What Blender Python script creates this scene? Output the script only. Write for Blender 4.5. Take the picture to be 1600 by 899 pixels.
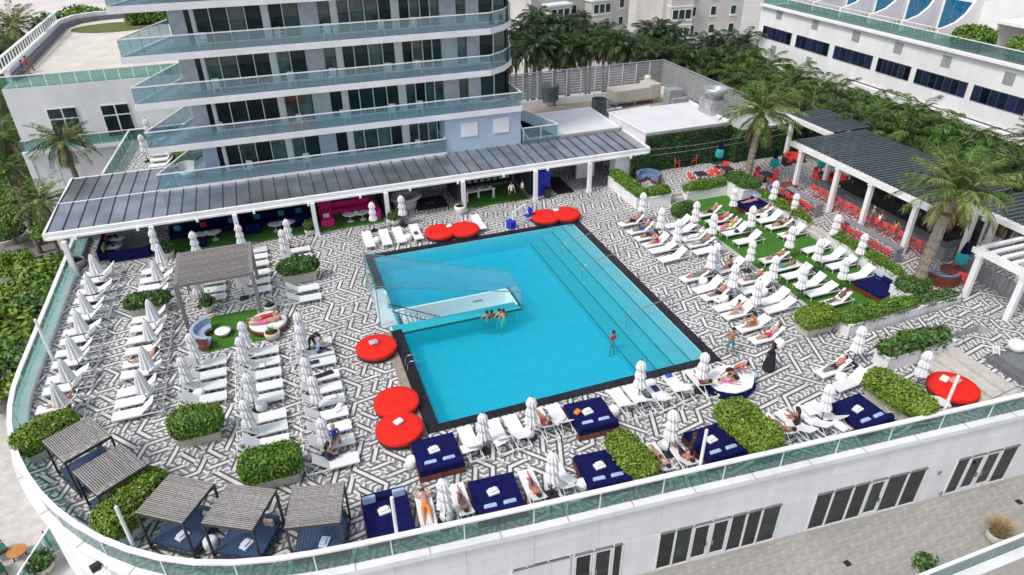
import bpy, bmesh, math, random
import numpy as np
from mathutils import Vector, Matrix
rnd = random.Random(7)
pi = math.pi
for o in list(bpy.data.objects): bpy.data.objects.remove(o)
SC = bpy.context.scene
COL = SC.collection
# ---------------------------------------------------------------- camera
H = 23.0; F = 1067.0
YAW, PIT, ROL = math.radians(19.614), math.radians(31.418), math.radians(-.561)
fw = Vector((math.sin(YAW)*math.cos(PIT), math.cos(YAW)*math.cos(PIT), -math.sin(PIT)))
r0 = fw.cross(Vector((0, 0, 1))).normalized(); u0 = r0.cross(fw)
rt = r0*math.cos(ROL)+u0*math.sin(ROL); up = -r0*math.sin(ROL)+u0*math.cos(ROL)
cd = bpy.data.cameras.new('camera'); cam = bpy.data.objects.new('camera', cd); COL.objects.link(cam)
cd.sensor_width = 36; cd.lens = F/1600*36; cd.clip_start = .5; cd.clip_end = 3000
cam.matrix_world = Matrix(((rt.x, up.x, -fw.x, 0), (rt.y, up.y, -fw.y, 0), (rt.z, up.z, -fw.z, H), (0, 0, 0, 1)))
SC.camera = cam
# ---------------------------------------------------------------- light
SUN = Vector((-.55, -.16, .80)).normalized()
W = bpy.data.worlds.new('World'); SC.world = W; W.use_nodes = True
nt = W.node_tree; nt.nodes.clear()
sk = nt.nodes.new('ShaderNodeTexSky'); sk.sky_type = 'NISHITA'; sk.sun_disc = False
sk.sun_elevation = math.asin(SUN.z); sk.sun_rotation = math.atan2(SUN.x, SUN.y) % (2*pi)
sk.dust_density = 2.5; sk.air_density = 1.0; sk.ozone_density = 1.0
bg = nt.nodes.new('ShaderNodeBackground'); bg.inputs[1].default_value = .15
wo = nt.nodes.new('ShaderNodeOutputWorld'); hz_ = nt.nodes.new('ShaderNodeHueSaturation'); hz_.inputs['Saturation'].default_value = .5; nt.links.new(sk.outputs[0], hz_.inputs['Color']); nt.links.new(hz_.outputs[0], bg.inputs[0]); nt.links.new(bg.outputs[0], wo.inputs[0])
sl = bpy.data.lights.new('sun', 'SUN'); sl.energy = 1.5; sl.angle = math.radians(10); sl.color = (1, .95, .88)
so = bpy.data.objects.new('sun', sl); COL.objects.link(so); so.rotation_euler = SUN.to_track_quat('Z', 'Y').to_euler()
SC.view_settings.view_transform = 'Standard'; SC.view_settings.look = 'None'
SC.view_settings.exposure = .42; SC.view_settings.gamma = 1; SC.view_settings.use_curve_mapping = False
SC.render.resolution_x = 1024; SC.render.resolution_y = 575
SC.cycles.max_bounces = 8; SC.cycles.transparent_max_bounces = 16
# ---------------------------------------------------------------- pixel rays -> places in the world (camera height 23 m over the deck)
def ray(px, py): return rt*((px-800)/F) - up*((py-449.5)/F) + fw
def G(px, py, z=0.):
    d = ray(px, py); t = (z-H)/d.z; return (d.x*t, d.y*t, z)
def onY(px, py, Y):
    d = ray(px, py); t = Y/d.y; return (d.x*t, Y, H+d.z*t)
def onX(px, py, X):
    d = ray(px, py); t = X/d.x; return (X, d.y*t, H+d.z*t)
# ---------------------------------------------------------------- materials
MATS = {}
def mat(name, col, rough=.6, metal=0., var=.08, scale=4., bump=0., bscale=20., spec=.5, island=0., coat=0., sheen=0.):
    if name in MATS: return MATS[name]
    m = bpy.data.materials.new(name); m.use_nodes = True; n = m.node_tree; b = n.nodes['Principled BSDF']
    b.inputs['Roughness'].default_value = rough; b.inputs['Metallic'].default_value = metal
    b.inputs['Specular IOR Level'].default_value = spec; b.inputs['Coat Weight'].default_value = coat
    b.inputs['Sheen Weight'].default_value = sheen
    c = tuple(col)+(1,)
    tc = n.nodes.new('ShaderNodeTexCoord')
    out = None
    if var > 0:
        nz = n.nodes.new('ShaderNodeTexNoise'); nz.inputs['Scale'].default_value = scale; nz.inputs['Detail'].default_value = 5
        n.links.new(tc.outputs['Object'], nz.inputs['Vector'])
        mx = n.nodes.new('ShaderNodeMix'); mx.data_type = 'RGBA'
        mx.inputs[6].default_value = tuple(max(0, x*(1-var)) for x in col)+(1,)
        mx.inputs[7].default_value = tuple(min(1, x*(1+var)) for x in col)+(1,)
        mr = n.nodes.new('ShaderNodeMapRange'); mr.inputs[1].default_value = .32; mr.inputs[2].default_value = .68
        n.links.new(nz.outputs['Fac'], mr.inputs[0]); n.links.new(mr.outputs[0], mx.inputs[0]); out = mx.outputs[2]
    if island > 0:
        ge = n.nodes.new('ShaderNodeNewGeometry'); hs = n.nodes.new('ShaderNodeHueSaturation')
        m1 = n.nodes.new('ShaderNodeMapRange'); m1.inputs[3].default_value = 1-island; m1.inputs[4].default_value = 1+island
        n.links.new(ge.outputs['Random Per Island'], m1.inputs[0]); n.links.new(m1.outputs[0], hs.inputs['Value'])
        m2 = n.nodes.new('ShaderNodeMapRange'); m2.inputs[3].default_value = .5-island*.06; m2.inputs[4].default_value = .5+island*.04
        n.links.new(ge.outputs['Random Per Island'], m2.inputs[0]); n.links.new(m2.outputs[0], hs.inputs['Hue'])
        if out: n.links.new(out, hs.inputs['Color'])
        else: hs.inputs['Color'].default_value = c
        out = hs.outputs[0]
    if out: n.links.new(out, b.inputs['Base Color'])
    else: b.inputs['Base Color'].default_value = c
    if bump > 0:
        bz = n.nodes.new('ShaderNodeTexNoise'); bz.inputs['Scale'].default_value = bscale; bz.inputs['Detail'].default_value = 4
        n.links.new(tc.outputs['Object'], bz.inputs['Vector'])
        bp = n.nodes.new('ShaderNodeBump'); bp.inputs['Strength'].default_value = bump; bp.inputs['Distance'].default_value = .05
        n.links.new(bz.outputs['Fac'], bp.inputs['Height']); n.links.new(bp.outputs[0], b.inputs['Normal'])
    MATS[name] = m; return m
def objvar(m, amt):   # a value shift per object, for pieces cut from the same material
    n = m.node_tree; b = n.nodes['Principled BSDF']; l = b.inputs['Base Color'].links
    oi = n.nodes.new('ShaderNodeObjectInfo'); hs = n.nodes.new('ShaderNodeHueSaturation'); mr = n.nodes.new('ShaderNodeMapRange')
    mr.inputs[3].default_value = 1-amt; mr.inputs[4].default_value = 1+amt*.6
    n.links.new(oi.outputs['Random'], mr.inputs[0]); n.links.new(mr.outputs[0], hs.inputs['Value'])
    if l: n.links.new(l[0].from_socket, hs.inputs['Color'])
    else: hs.inputs['Color'].default_value = b.inputs['Base Color'].default_value
    n.links.new(hs.outputs[0], b.inputs['Base Color']); return m
def worn(m, amt=.15, sc=(.22, .22, .22)):   # stains in world space: broad patches on floors, streaks down walls
    n = m.node_tree; b = n.nodes['Principled BSDF']; l = b.inputs['Base Color'].links
    ge = n.nodes.new('ShaderNodeNewGeometry'); mp = n.nodes.new('ShaderNodeMapping'); mp.inputs['Scale'].default_value = sc
    nz = n.nodes.new('ShaderNodeTexNoise'); nz.inputs['Scale'].default_value = 1.; nz.inputs['Detail'].default_value = 8; nz.inputs['Roughness'].default_value = .65
    mr = n.nodes.new('ShaderNodeMapRange'); mr.inputs[1].default_value = .36; mr.inputs[2].default_value = .62; mr.inputs[3].default_value = 1-amt; mr.inputs[4].default_value = 1.02
    mx = n.nodes.new('ShaderNodeMix'); mx.data_type = 'RGBA'; mx.blend_type = 'MULTIPLY'; mx.inputs[0].default_value = 1
    n.links.new(ge.outputs['Position'], mp.inputs[0]); n.links.new(mp.outputs[0], nz.inputs['Vector']); n.links.new(nz.outputs['Fac'], mr.inputs[0]); n.links.new(mr.outputs[0], mx.inputs[7])
    if l: n.links.new(l[0].from_socket, mx.inputs[6])
    else: mx.inputs[6].default_value = b.inputs['Base Color'].default_value
    n.links.new(mx.outputs[2], b.inputs['Base Color']); return m
def glassmat(name, tint, refl=.12, milk=.15, milkcol=(.5, .75, .75), rough=.03):
    m = bpy.data.materials.new(name); m.use_nodes = True; n = m.node_tree; n.nodes.clear()
    tr = n.nodes.new('ShaderNodeBsdfTransparent'); tr.inputs[0].default_value = tint+(1,)
    df = n.nodes.new('ShaderNodeBsdfDiffuse'); df.inputs[0].default_value = milkcol+(1,)
    gl = n.nodes.new('ShaderNodeBsdfGlossy'); gl.inputs['Roughness'].default_value = rough
    fr = n.nodes.new('ShaderNodeFresnel'); fr.inputs[0].default_value = 1.5
    m1 = n.nodes.new('ShaderNodeMixShader'); m1.inputs[0].default_value = milk
    n.links.new(tr.outputs[0], m1.inputs[1]); n.links.new(df.outputs[0], m1.inputs[2])
    ad = n.nodes.new('ShaderNodeMath'); ad.operation = 'ADD'; ad.inputs[1].default_value = refl; n.links.new(fr.outputs[0], ad.inputs[0])
    ge = n.nodes.new('ShaderNodeNewGeometry'); sb = n.nodes.new('ShaderNodeMath'); sb.operation = 'SUBTRACT'; sb.use_clamp = True; n.links.new(ad.outputs[0], sb.inputs[0]); n.links.new(ge.outputs['Backfacing'], sb.inputs[1])
    m2 = n.nodes.new('ShaderNodeMixShader'); n.links.new(sb.outputs[0], m2.inputs[0])
    n.links.new(m1.outputs[0], m2.inputs[1]); n.links.new(gl.outputs[0], m2.inputs[2])
    ou = n.nodes.new('ShaderNodeOutputMaterial'); n.links.new(m2.outputs[0], ou.inputs[0]); MATS[name] = m; return m
white = mat('white_paint', (.80, .80, .80), .5, var=.05, scale=.7)
wallw = mat('white_stucco', (.76, .76, .77), .75, var=.07, scale=.35, bump=.15, bscale=30)
wallp = objvar(mat('white_wall_panel', (.77, .77, .78), .7, var=.05, scale=.5), .04)
worn(wallw, .07, (1.2, 1.2, .16)); worn(wallp, .07, (1.2, 1.2, .16)); worn(white, .07, (.8, .8, .25))
sling = mat('white_sling', (.75, .75, .755), .75, var=.04, scale=9)
slingg = mat('pale_grey_sling', (.66, .69, .68), .75, var=.05, scale=9)
alu = mat('white_aluminium', (.74, .75, .76), .4, var=.04)
canvas = mat('white_canvas', (.74, .735, .75), .9, var=.06, scale=5)
navy = mat('navy_fabric', (.005, .007, .068), .9, var=.3, scale=5, spec=.15, bump=.5, bscale=5)
denim = mat('slate_blue_fabric', (.035, .065, .13), .85, var=.25, scale=12)
red = mat('red_fabric', (.70, .022, .014), .8, var=.07, scale=2.5, spec=.2, bump=.2, bscale=3)
coral = mat('coral_plastic', (.72, .07, .06), .45, var=.1)
pink = mat('hot_pink_fabric', (.75, .012, .22), .7, var=.12)
maho = mat('mahogany_wood', (.14, .035, .022), .45, var=.35, scale=8)
dark = mat('dark_metal', (.02, .022, .025), .5, var=.2)
black = mat('black_rubber', (.012, .012, .012), .7, var=.2)
coping = objvar(mat('black_granite', (.017, .016, .022), .4, var=.4, scale=7, spec=.3), .25)
beige = mat('beige_planter', (.52, .49, .40), .8, var=.08, scale=3)
soil = mat('soil', (.05, .035, .02), .95, var=.3, scale=20)
greyw = objvar(mat('weathered_grey_wood', (.22, .205, .195), .85, var=.3, scale=14), .16)
cabw = objvar(mat('pale_driftwood_slat', (.31, .29, .275), .85, var=.25, scale=14), .15)
turf = mat('green_turf', (.045, .17, .012), .95, var=.3, scale=6, bump=.6, bscale=160)
leafA = mat('hedge_leaf', (.105, .21, .02), .5, var=.2, scale=2.5, island=.5)
leafB = mat('dark_leaf', (.06, .14, .025), .5, var=.25, scale=1.2, island=.5)
leafC = mat('yellowgreen_leaf', (.145, .24, .022), .5, var=.2, scale=2.5, island=.5)
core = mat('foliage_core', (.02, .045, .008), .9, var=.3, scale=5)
palmA = mat('palm_leaf', (.065, .105, .03), .45, var=.25, scale=1.5, island=.45)
palmB = mat('palm_leaf_green', (.085, .165, .03), .45, var=.25, scale=1.2, island=.45)
palmD = mat('palm_leaf_deep', (.032, .07, .02), .45, var=.3, scale=1.2, island=.5)
palmY = mat('palm_leaf_olive', (.19, .24, .065), .5, var=.3, scale=1.5, island=.4)
dead = mat('dead_frond', (.22, .16, .085), .8, var=.3, scale=2, island=.4)
trunk = mat('palm_trunk', (.22, .19, .15), .9, var=.35, scale=9, bump=.8, bscale=14)
bark = mat('grey_bark', (.16, .13, .10), .9, var=.3, scale=8)
railglass = glassmat('teal_glass', (.52, .72, .69), .02, .14, (.36, .55, .54))
clear = glassmat('clear_glass', (.90, .97, .98), -.045, .02, (.75, .85, .9))
balglass = glassmat('balcony_glass', (.76, .88, .90), .05, .15, (.48, .66, .71))
winglass = mat('window_glass', (.010, .030, .030), .10, var=.5, scale=.5, spec=.4)
objvar(winglass, .8)
shadeglass = mat('dark_door_glass', (.012, .02, .02), .06, var=.7, scale=1.2, spec=.6)
objvar(shadeglass, .7)
blueglass = objvar(mat('blue_window_glass', (.012, .02, .05), .08, var=.4, scale=.5, spec=.5), .95)
steel = mat('brushed_steel', (.55, .56, .57), .25, 1., var=.05)
greycol = mat('concrete_column', (.50, .54, .58), .8, var=.14, scale=1.6)
bluewall = mat('pale_blue_wall', (.42, .51, .62), .8, var=.06, scale=1.2)
roofm = objvar(mat('standing_seam_zinc', (.36, .38, .42), .24, .75, var=.25, scale=.6), .07)
seamm = mat('roof_seam', (.035, .04, .05), .5, var=.1)
concrete = mat('grey_concrete', (.42, .41, .39), .85, var=.16, scale=.8)
cream = mat('cream_paving', (.60, .56, .50), .85, var=.1, scale=.6)
asphalt = mat('asphalt', (.17, .165, .16), .9, var=.2, scale=.5)
skinA = mat('skin_light', (.50, .26, .17), .5, var=.08, scale=6)
skinB = mat('skin_tan', (.36, .16, .09), .5, var=.08, scale=6)
skinC = mat('skin_brown', (.15, .065, .035), .5, var=.08, scale=6)
hairD = mat('dark_hair', (.015, .01, .008), .6, var=.2)
hairB = mat('brown_hair', (.10, .055, .025), .6, var=.2)
hairG = mat('grey_hair', (.35, .32, .30), .6, var=.2)
def flat(name, c, r=.7): return mat(name, c, r, var=.1, scale=5)
clBlack = flat('black_cloth', (.012, .012, .015)); clBlue = flat('blue_cloth', (.02, .08, .45)); clOrange = flat('orange_cloth', (.75, .20, .01))
clRed = flat('red_cloth', (.55, .02, .03)); clWhite = flat('white_cloth', (.78, .78, .78)); clTeal = flat('teal_cloth', (.03, .28, .30))
clLilac = flat('lilac_cloth', (.50, .40, .72)); clPink = flat('pink_cloth', (.75, .10, .32)); clGrey = flat('grey_cloth', (.16, .16, .17))
clYellow = flat('yellow_cloth', (.62, .60, .08)); clPlaid = flat('plaid_cloth', (.20, .10, .09)); clNavy = flat('navy_cloth', (.02, .025, .10)); clLime = flat('lime_cloth', (.35, .55, .05))
paleblue = flat('pale_blue_cushion', (.34, .46, .66)); cyan = flat('cyan_cushion', (.02, .34, .48)); teal = flat('teal_canvas', (.01, .36, .40)); greyst = flat('grey_stone_top', (.22, .23, .25), .45)
# ---------------------------------------------------------------- mesh building
class MB:
    def __init__(s): s.v = []; s.f = []; s.m = []
    def add(s, vs, fs, mi=0):
        k = len(s.v); s.v += [tuple(v) for v in vs]; s.f += [tuple(i+k for i in f) for f in fs]; s.m += [mi]*len(fs); return s
    def box(s, c, d, rz=0., mi=0, mx=None):
        x, y, z = d[0]/2, d[1]/2, d[2]/2
        vs = [(-x, -y, -z), (x, -y, -z), (x, y, -z), (-x, y, -z), (-x, -y, z), (x, -y, z), (x, y, z), (-x, y, z)]
        if mx is None: mx = Matrix.Translation(c) @ Matrix.Rotation(rz, 4, 'Z')
        return s.add([mx @ Vector(v) for v in vs], [(0, 3, 2, 1), (4, 5, 6, 7), (0, 1, 5, 4), (1, 2, 6, 5), (2, 3, 7, 6), (3, 0, 4, 7)], mi)
    def beam(s, a, b, w, h=None, mi=0):          # rectangular bar from a to b
        a = Vector(a); b = Vector(b); d = b-a; L = d.length; h = h or w
        q = d.to_track_quat('X', 'Z').to_matrix().to_4x4()
        return s.box(None, (L, w, h), mx=Matrix.Translation((a+b)/2) @ q, mi=mi)
    def prism(s, poly, z0, z1, mi=0, cap=True):
        n = len(poly); vs = [(p[0], p[1], z0) for p in poly]+[(p[0], p[1], z1) for p in poly]
        fs = [(i, (i+1) % n, (i+1) % n+n, i+n) for i in range(n)]
        if cap: fs += [tuple(range(n-1, -1, -1)), tuple(range(n, 2*n))]
        return s.add(vs, fs, mi)
    def quad(s, a, b, c, d, mi=0): return s.add([a, b, c, d], [(0, 1, 2, 3)], mi)
    def tube(s, pts, r, n=6, mi=0, cap=True):
        pts = [Vector(p) for p in pts]; rr = r if isinstance(r, (list, tuple)) else [r]*len(pts); vs = []; fs = []
        for i, p in enumerate(pts):
            t = (pts[min(i+1, len(pts)-1)]-pts[max(i-1, 0)]).normalized()
            a = t.cross(Vector((0, 0, 1)) if abs(t.z) < .95 else Vector((1, 0, 0))).normalized(); b = t.cross(a)
            for k in range(n):
                w = 2*pi*k/n; vs.append(p+(a*math.cos(w)+b*math.sin(w))*rr[i])
        for i in range(len(pts)-1):
            for k in range(n): fs.append((i*n+k, i*n+(k+1) % n, (i+1)*n+(k+1) % n, (i+1)*n+k))
        if cap: fs += [tuple(range(n))[::-1], tuple(range((len(pts)-1)*n, len(pts)*n))]
        return s.add(vs, fs, mi)
    def lathe(s, prof, n=16, c=(0, 0, 0), mi=0, star=0., sx=1., sy=1., tw=0.):
        vs = []; fs = []
        for j, (r, z) in enumerate(prof):
            for k in range(n):
                w = 2*pi*k/n+tw*j; q = r*(1+(star if k % 2 else -star))
                vs.append((c[0]+q*math.cos(w)*sx, c[1]+q*math.sin(w)*sy, c[2]+z))
        for j in range(len(prof)-1):
            for k in range(n): fs.append((j*n+k, j*n+(k+1) % n, (j+1)*n+(k+1) % n, (j+1)*n+k))
        fs += [tuple(range(n))[::-1], tuple(range((len(prof)-1)*n, len(prof)*n))]
        return s.add(vs, fs, mi)
    def mesh(s, name, mats, smooth=False, bev=0., seg=2):
        me = bpy.data.meshes.new(name); me.from_pydata(s.v, [], s.f)
        for m in (mats if isinstance(mats, (list, tuple)) else [mats]): me.materials.append(m)
        if any(s.m): me.polygons.foreach_set('material_index', s.m)
        if bev > 0:
            b = bmesh.new(); b.from_mesh(me); bmesh.ops.recalc_face_normals(b, faces=b.faces)
            bmesh.ops.bevel(b, geom=list(b.edges), offset=bev, segments=seg, profile=.6, affect='EDGES', clamp_overlap=True); b.to_mesh(me); b.free()
        if smooth: me.polygons.foreach_set('use_smooth', [True]*len(me.polygons))
        me.update(); return me
    def build(s, name, mats, parent=None, loc=None, rz=0., smooth=False, bev=0., seg=2):
        return put(name, s.mesh(name, mats, smooth, bev, seg), parent, loc, rz)
def put(name, me, parent=None, loc=None, rz=0.):
    o = bpy.data.objects.new(name, me); COL.objects.link(o)
    if parent is not None: o.parent = parent
    if loc is not None: o.location = loc
    if rz: o.rotation_euler = (0, 0, rz)
    return o
def tag(o, label=None, cat=None, group=None, kind=None):
    if label: o['label'] = label
    if cat: o['category'] = cat
    if group: o['group'] = group
    if kind: o['kind'] = kind
    return o
def thing(name, label, cat, loc=(0, 0, 0), rz=0., group=None):
    o = bpy.data.objects.new(name, None); o.empty_display_size = .2; COL.objects.link(o)
    o.location = loc; o.rotation_euler = (0, 0, rz); return tag(o, label, cat, group)
KIDS = {}
def kids(o):
    return [c for c in o.children]
def copy_tree(o, parent=None):
    c = o.copy(); COL.objects.link(c)
    if parent is not None: c.parent = parent
    for k in KIDS.get(o.name) or kids(o): copy_tree(k, c)
    return c
class Proto:       # first use moves the thing itself, later uses copy it
    def __init__(s, root): s.root = root; s.used = False; s.cache = None
    def place(s, loc, rz=0., label=None, group=None, scale=None):
        if not s.used: s.used = True; o = s.root; s.tree = snapshot(o)
        else: o = clone(s.tree, None)
        o.location = loc; o.rotation_euler = (0, 0, rz)
        if scale: o.scale = (scale,)*3
        if label: o['label'] = label
        if group: o['group'] = group
        return o
def snapshot(o): return (o, [snapshot(k) for k in o.children])
def clone(t, parent):
    c = t[0].copy(); COL.objects.link(c); c.parent = parent
    for k in t[1]: clone(k, c)
    return c
ORD = ['first', 'second', 'third', 'fourth', 'fifth', 'sixth', 'seventh', 'eighth', 'ninth', 'tenth', 'eleventh', 'twelfth', 'thirteenth', 'fourteenth', 'fifteenth', 'sixteenth', 'seventeenth', 'eighteenth']
def clip(poly, a, b):      # keep the part of a convex polygon left of line a->b
    out = []; n = len(poly)
    for i in range(n):
        p = poly[i]; q = poly[(i+1) % n]
        dp = (b[0]-a[0])*(p[1]-a[1])-(b[1]-a[1])*(p[0]-a[0]); dq = (b[0]-a[0])*(q[1]-a[1])-(b[1]-a[1])*(q[0]-a[0])
        if dp >= 0: out.append(p)
        if (dp > 0 > dq) or (dp < 0 < dq):
            t = dp/(dp-dq); out.append((p[0]+(q[0]-p[0])*t, p[1]+(q[1]-p[1])*t))
    return out
def clip_in(poly, conv):
    for i in range(len(conv)):
        poly = clip(poly, conv[i], conv[(i+1) % len(conv)])
        if len(poly) < 3: return []
    return poly
def clip_out(poly, conv):  # convex pieces of poly outside a counter-clockwise convex polygon
    res = []
    for i in range(len(conv)):
        a, b = conv[i], conv[(i+1) % len(conv)]
        o = clip(poly, b, a)
        if len(o) >= 3: res.append(o)
        poly = clip(poly, a, b)
        if len(poly) < 3: break
    return res
def rect(x0, x1, y0, y1): return [(x0, y0), (x1, y0), (x1, y1), (x0, y1)]
# ---------------------------------------------------------------- figures: one continuous skinned body per pose
POSES = {}
def V3(*a): return Vector(a).normalized()
def figure(name, pel, spine, fwd, legs, arms, bend=None, headdir=None):
    """legs/arms: per side (first bone direction, second bone direction[, foot direction]); returns pose record"""
    spine, fwd = Vector(spine).normalized(), Vector(fwd).normalized(); side = spine.cross(fwd).normalized(); fwd = side.cross(spine).normalized()
    up2 = Vector(bend).normalized() if bend else spine; hd = Vector(headdir).normalized() if headdir else up2
    J = []; R = []; E = []; B = []
    def j(p, r, par, slot, ry=None):
        J.append(Vector(p)); R.append((r, ry or r)); B.append(slot)
        if par is not None: E.append((par, len(J)-1))
        return len(J)-1
    p0 = Vector(pel); f2 = side.cross(up2).normalized()
    P = j(p0, .135, None, 1, .115); Q0 = j(p0+spine*.085, .13, P, 1, .108); A = j(p0+spine*.17, .125, Q0, 2, .10); C = j(p0+spine*.17+up2*.18, .15, A, 2, .115); N = j(p0+spine*.17+up2*.36, .085, C, 2); K = j(p0+spine*.17+up2*.43, .055, N, 0); kc = J[K]
    hf = side.cross(hd).normalized(); H0 = j(kc+hd*.07+hf*.02, .072, K, 0); H1 = j(kc+hd*.15+hf*.015, .095, H0, 0); H2 = j(kc+hd*.21, .07, H1, 0); j(kc+hd*.125+hf*.115, .016, H1, 0)
    for s in (0, 1):
        sg = 1 if s == 0 else -1; sd = side*sg
        hip = j(p0-spine*.05+sd*.105, .098, P, 1); t, sh = Vector(legs[s][0]).normalized(), Vector(legs[s][1]).normalized(); ft = Vector(legs[s][2]).normalized() if len(legs[s]) > 2 else V3(*(fwd if abs(sh.dot(fwd)) < .8 else -up2))
        mid = j(J[hip]+t*.20, .082, hip, 1); kn = j(J[hip]+t*.42, .058, mid, 5); ca = j(J[kn]+sh*.14, .056, kn, 4); an = j(J[kn]+sh*.40, .036, ca, 4); j(J[an]+ft*.09+sh*.02, .036, an, 0); j(J[an]+ft*.17+sh*.025, .028, len(J)-1, 0)
        so = j(p0+spine*.17+up2*.315+sd*.175, .062, N, 3); a1, a2 = Vector(arms[s][0]).normalized(), Vector(arms[s][1]).normalized()
        el = j(J[so]+a1*.28, .042, so, 3); wr = j(J[el]+a2*.24, .029, el, 0); pm = j(J[wr]+a2*.065, .033, wr, 0)
        ac = a2.cross(up2); ac = ac.normalized() if ac.length > .1 else side.copy(); nrm = a2.cross(ac).normalized()
        for q, L in enumerate((.065, .075, .07, .055)):
            o = ac*(-.03+.02*q); k1 = j(J[pm]+a2*.035+o, .011, pm, 0); j(J[k1]+(a2*.9+nrm*.35).normalized()*L, .009, k1, 0)
        th = j(J[wr]+a2*.03+ac*-.045, .012, pm, 0); j(J[th]+(a2*.7-ac*.6).normalized()*.045, .010, th, 0)
    me = bpy.data.meshes.new(name+'_bones'); me.from_pydata([tuple(v) for v in J], E, [])
    o = bpy.data.objects.new(name, me); COL.objects.link(o); m = o.modifiers.new('s', 'SKIN'); m.use_smooth_shade = True; o.modifiers.new('u', 'SUBSURF').levels = 1
    if not me.skin_vertices:
        ly = bmesh.new(); ly.from_mesh(me); ly.verts.layers.skin.verify(); ly.to_mesh(me); ly.free()
    for i, sv in enumerate(me.skin_vertices[0].data): sv.radius = R[i]; sv.use_root = i == 0
    dg = bpy.context.evaluated_depsgraph_get(); body = bpy.data.meshes.new_from_object(o.evaluated_get(dg)); body.name = name+'_body'
    bpy.data.objects.remove(o)
    seg = [(J[a], J[b], B[b] if B[b] != 1 or B[a] != 4 else 4) for a, b in E]
    body.materials.clear()
    for q in range(6): body.materials.append(skinA)
    for f in body.polygons:
        c = Vector(f.center); best = (9, 0)
        for a, b, s in seg:
            ab = b-a; t = max(0, min(1, (c-a).dot(ab)/ab.length_squared)); d = (c-a-ab*t).length
            if d < best[0]: best = (d, s)
        f.material_index = best[1]
    hc = kc+hd*.165-hf*.012
    hm = {}
    for st in ('short', 'long'):
        b = MB(); n = 14; rings = []
        for k in range(7):
            ph = k/6*(1.75 if st == 'short' else 1.9); 
            for q in range(n):
                th = 2*pi*q/n; d = hd*math.cos(ph)+(side*math.cos(th)+hf*math.sin(th))*math.sin(ph)
                fr = max(0, math.sin(th)); r = .118*(1.0 if fr < .4 or ph < 1.05 else .80); b.v.append(tuple(hc+d*r+(hd*-.0)))
        for k in range(6):
            for q in range(n): b.f.append((k*n+q, k*n+(q+1) % n, (k+1)*n+(q+1) % n, (k+1)*n+q)); b.m.append(0)
        if st == 'long': b.tube([hc-hf*.07, hc-hf*.11-hd*.12, hc-hf*.10-hd*.28], [.09, .085, .05], 8)
        hm[st] = b.mesh(name+'_hair_'+st, hairD, smooth=True)
    POSES[name] = (body, hm)
X_, Y_, Z_ = Vector((1, 0, 0)), Vector((0, 1, 0)), Vector((0, 0, 1))
# recline on a lounger: local +x towards the head end, seat top .345
for nm, an in (('recline', .72), ('recline_mid', .48), ('recline_low', .22)):
    sp = (math.cos(an), 0, math.sin(an)); fd = (-math.sin(an), 0, math.cos(an))
    figure(nm, (1.30-.05, 0, .47), sp, fd, [((-1, .12, .04), (-1, .02, -.10), (-.5, .2, .9)), ((-1, -.12, .30), (-1, -.02, -.42), (-.6, -.2, .8))], [((-.55, .55, -.35), (-.8, -.35, .15)), ((-.6, -.5, -.3), (-.85, .35, .1))])
    figure(nm+'_knee', (1.25, 0, .47), sp, fd, [((-.8, .1, .62), (-.55, .03, -.80), (-1, 0, 0)), ((-1, -.14, .03), (-1, 0, -.08), (-.4, -.1, .9))], [((.25, .85, .3), (.5, -.75, .45)), ((-.6, -.55, -.3), (-.8, .35, .15))])
figure('supine', (0, 0, .12), (1, 0, .05), (0, 0, 1), [((-1, .1, .03), (-1, .03, -.04), (-.3, .3, .9)), ((-1, -.1, .03), (-1, -.03, -.04), (-.3, -.3, .9))], [((-.75, .6, -.05), (-.9, -.1, 0)), ((.5, -.8, .1), (.6, .75, .15))])
figure('prone', (0, 0, .13), (1, 0, .03), (0, 0, -1), [((-1, .1, -.03), (-1, .05, .0), (-.95, 0, -.1)), ((-1, -.1, -.03), (-1, -.05, .02), (-.95, 0, -.1))], [((.6, .75, -.1), (.75, -.6, 0)), ((.6, -.75, -.1), (.75, .6, 0))], headdir=(1, 0, .25))
figure('sit', (0, 0, .12), (.05, 0, 1), (1, 0, 0), [((1, .18, .05), (.1, .02, -1), (1, .1, -.05)), ((1, -.18, .05), (.12, -.02, -1), (1, -.1, -.05))], [((.35, .3, -.85), (.85, -.3, -.1)), ((.35, -.3, -.85), (.85, .3, -.1))], bend=(.18, 0, 1))
figure('sit_up', (1.15, 0, .46), (-.1, 0, 1), (-1, 0, 0), [((-.78, .12, .55), (-.5, .02, -.78), (-1, 0, -.1)), ((-.9, -.14, .35), (-.75, 0, -.5), (-1, 0, -.1))], [((-.6, .25, -.6), (-.85, -.2, .25)), ((-.6, -.25, -.6), (-.8, .25, .3))], bend=(-.3, 0, 1))
figure('stand', (0, 0, .93), (0, 0, 1), (1, 0, 0), [((.06, .07, -1), (-.03, .03, -1), (1, .25, -.1)), ((.0, -.09, -1), (-.05, -.03, -1), (1, -.25, -.1))], [((.12, .28, -1), (.5, .0, -.85)), ((.1, -.28, -1), (.35, 0, -.95))])
figure('hips', (0, 0, .93), (0, 0, 1), (1, 0, 0), [((.06, .1, -1), (-.03, .05, -1), (1, .25, -.1)), ((.0, -.1, -1), (-.05, -.05, -1), (1, -.25, -.1))], [((-.1, .8, -.65), (.35, -.85, -.35)), ((.1, -.75, -.7), (.6, .7, -.2))])
figure('stoop', (0, 0, .9), (.6, 0, .8), (1, 0, -.5), [((.15, .1, -1), (-.2, .02, -1), (1, .2, -.1)), ((-.1, -.1, -1), (-.12, -.02, -1), (1, -.2, -.1))], [((.55, .2, -.85), (.6, -.1, -.8)), ((.6, -.2, -.8), (.7, .1, -.7))], bend=(.8, 0, .45), headdir=(1, 0, .4))
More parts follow.
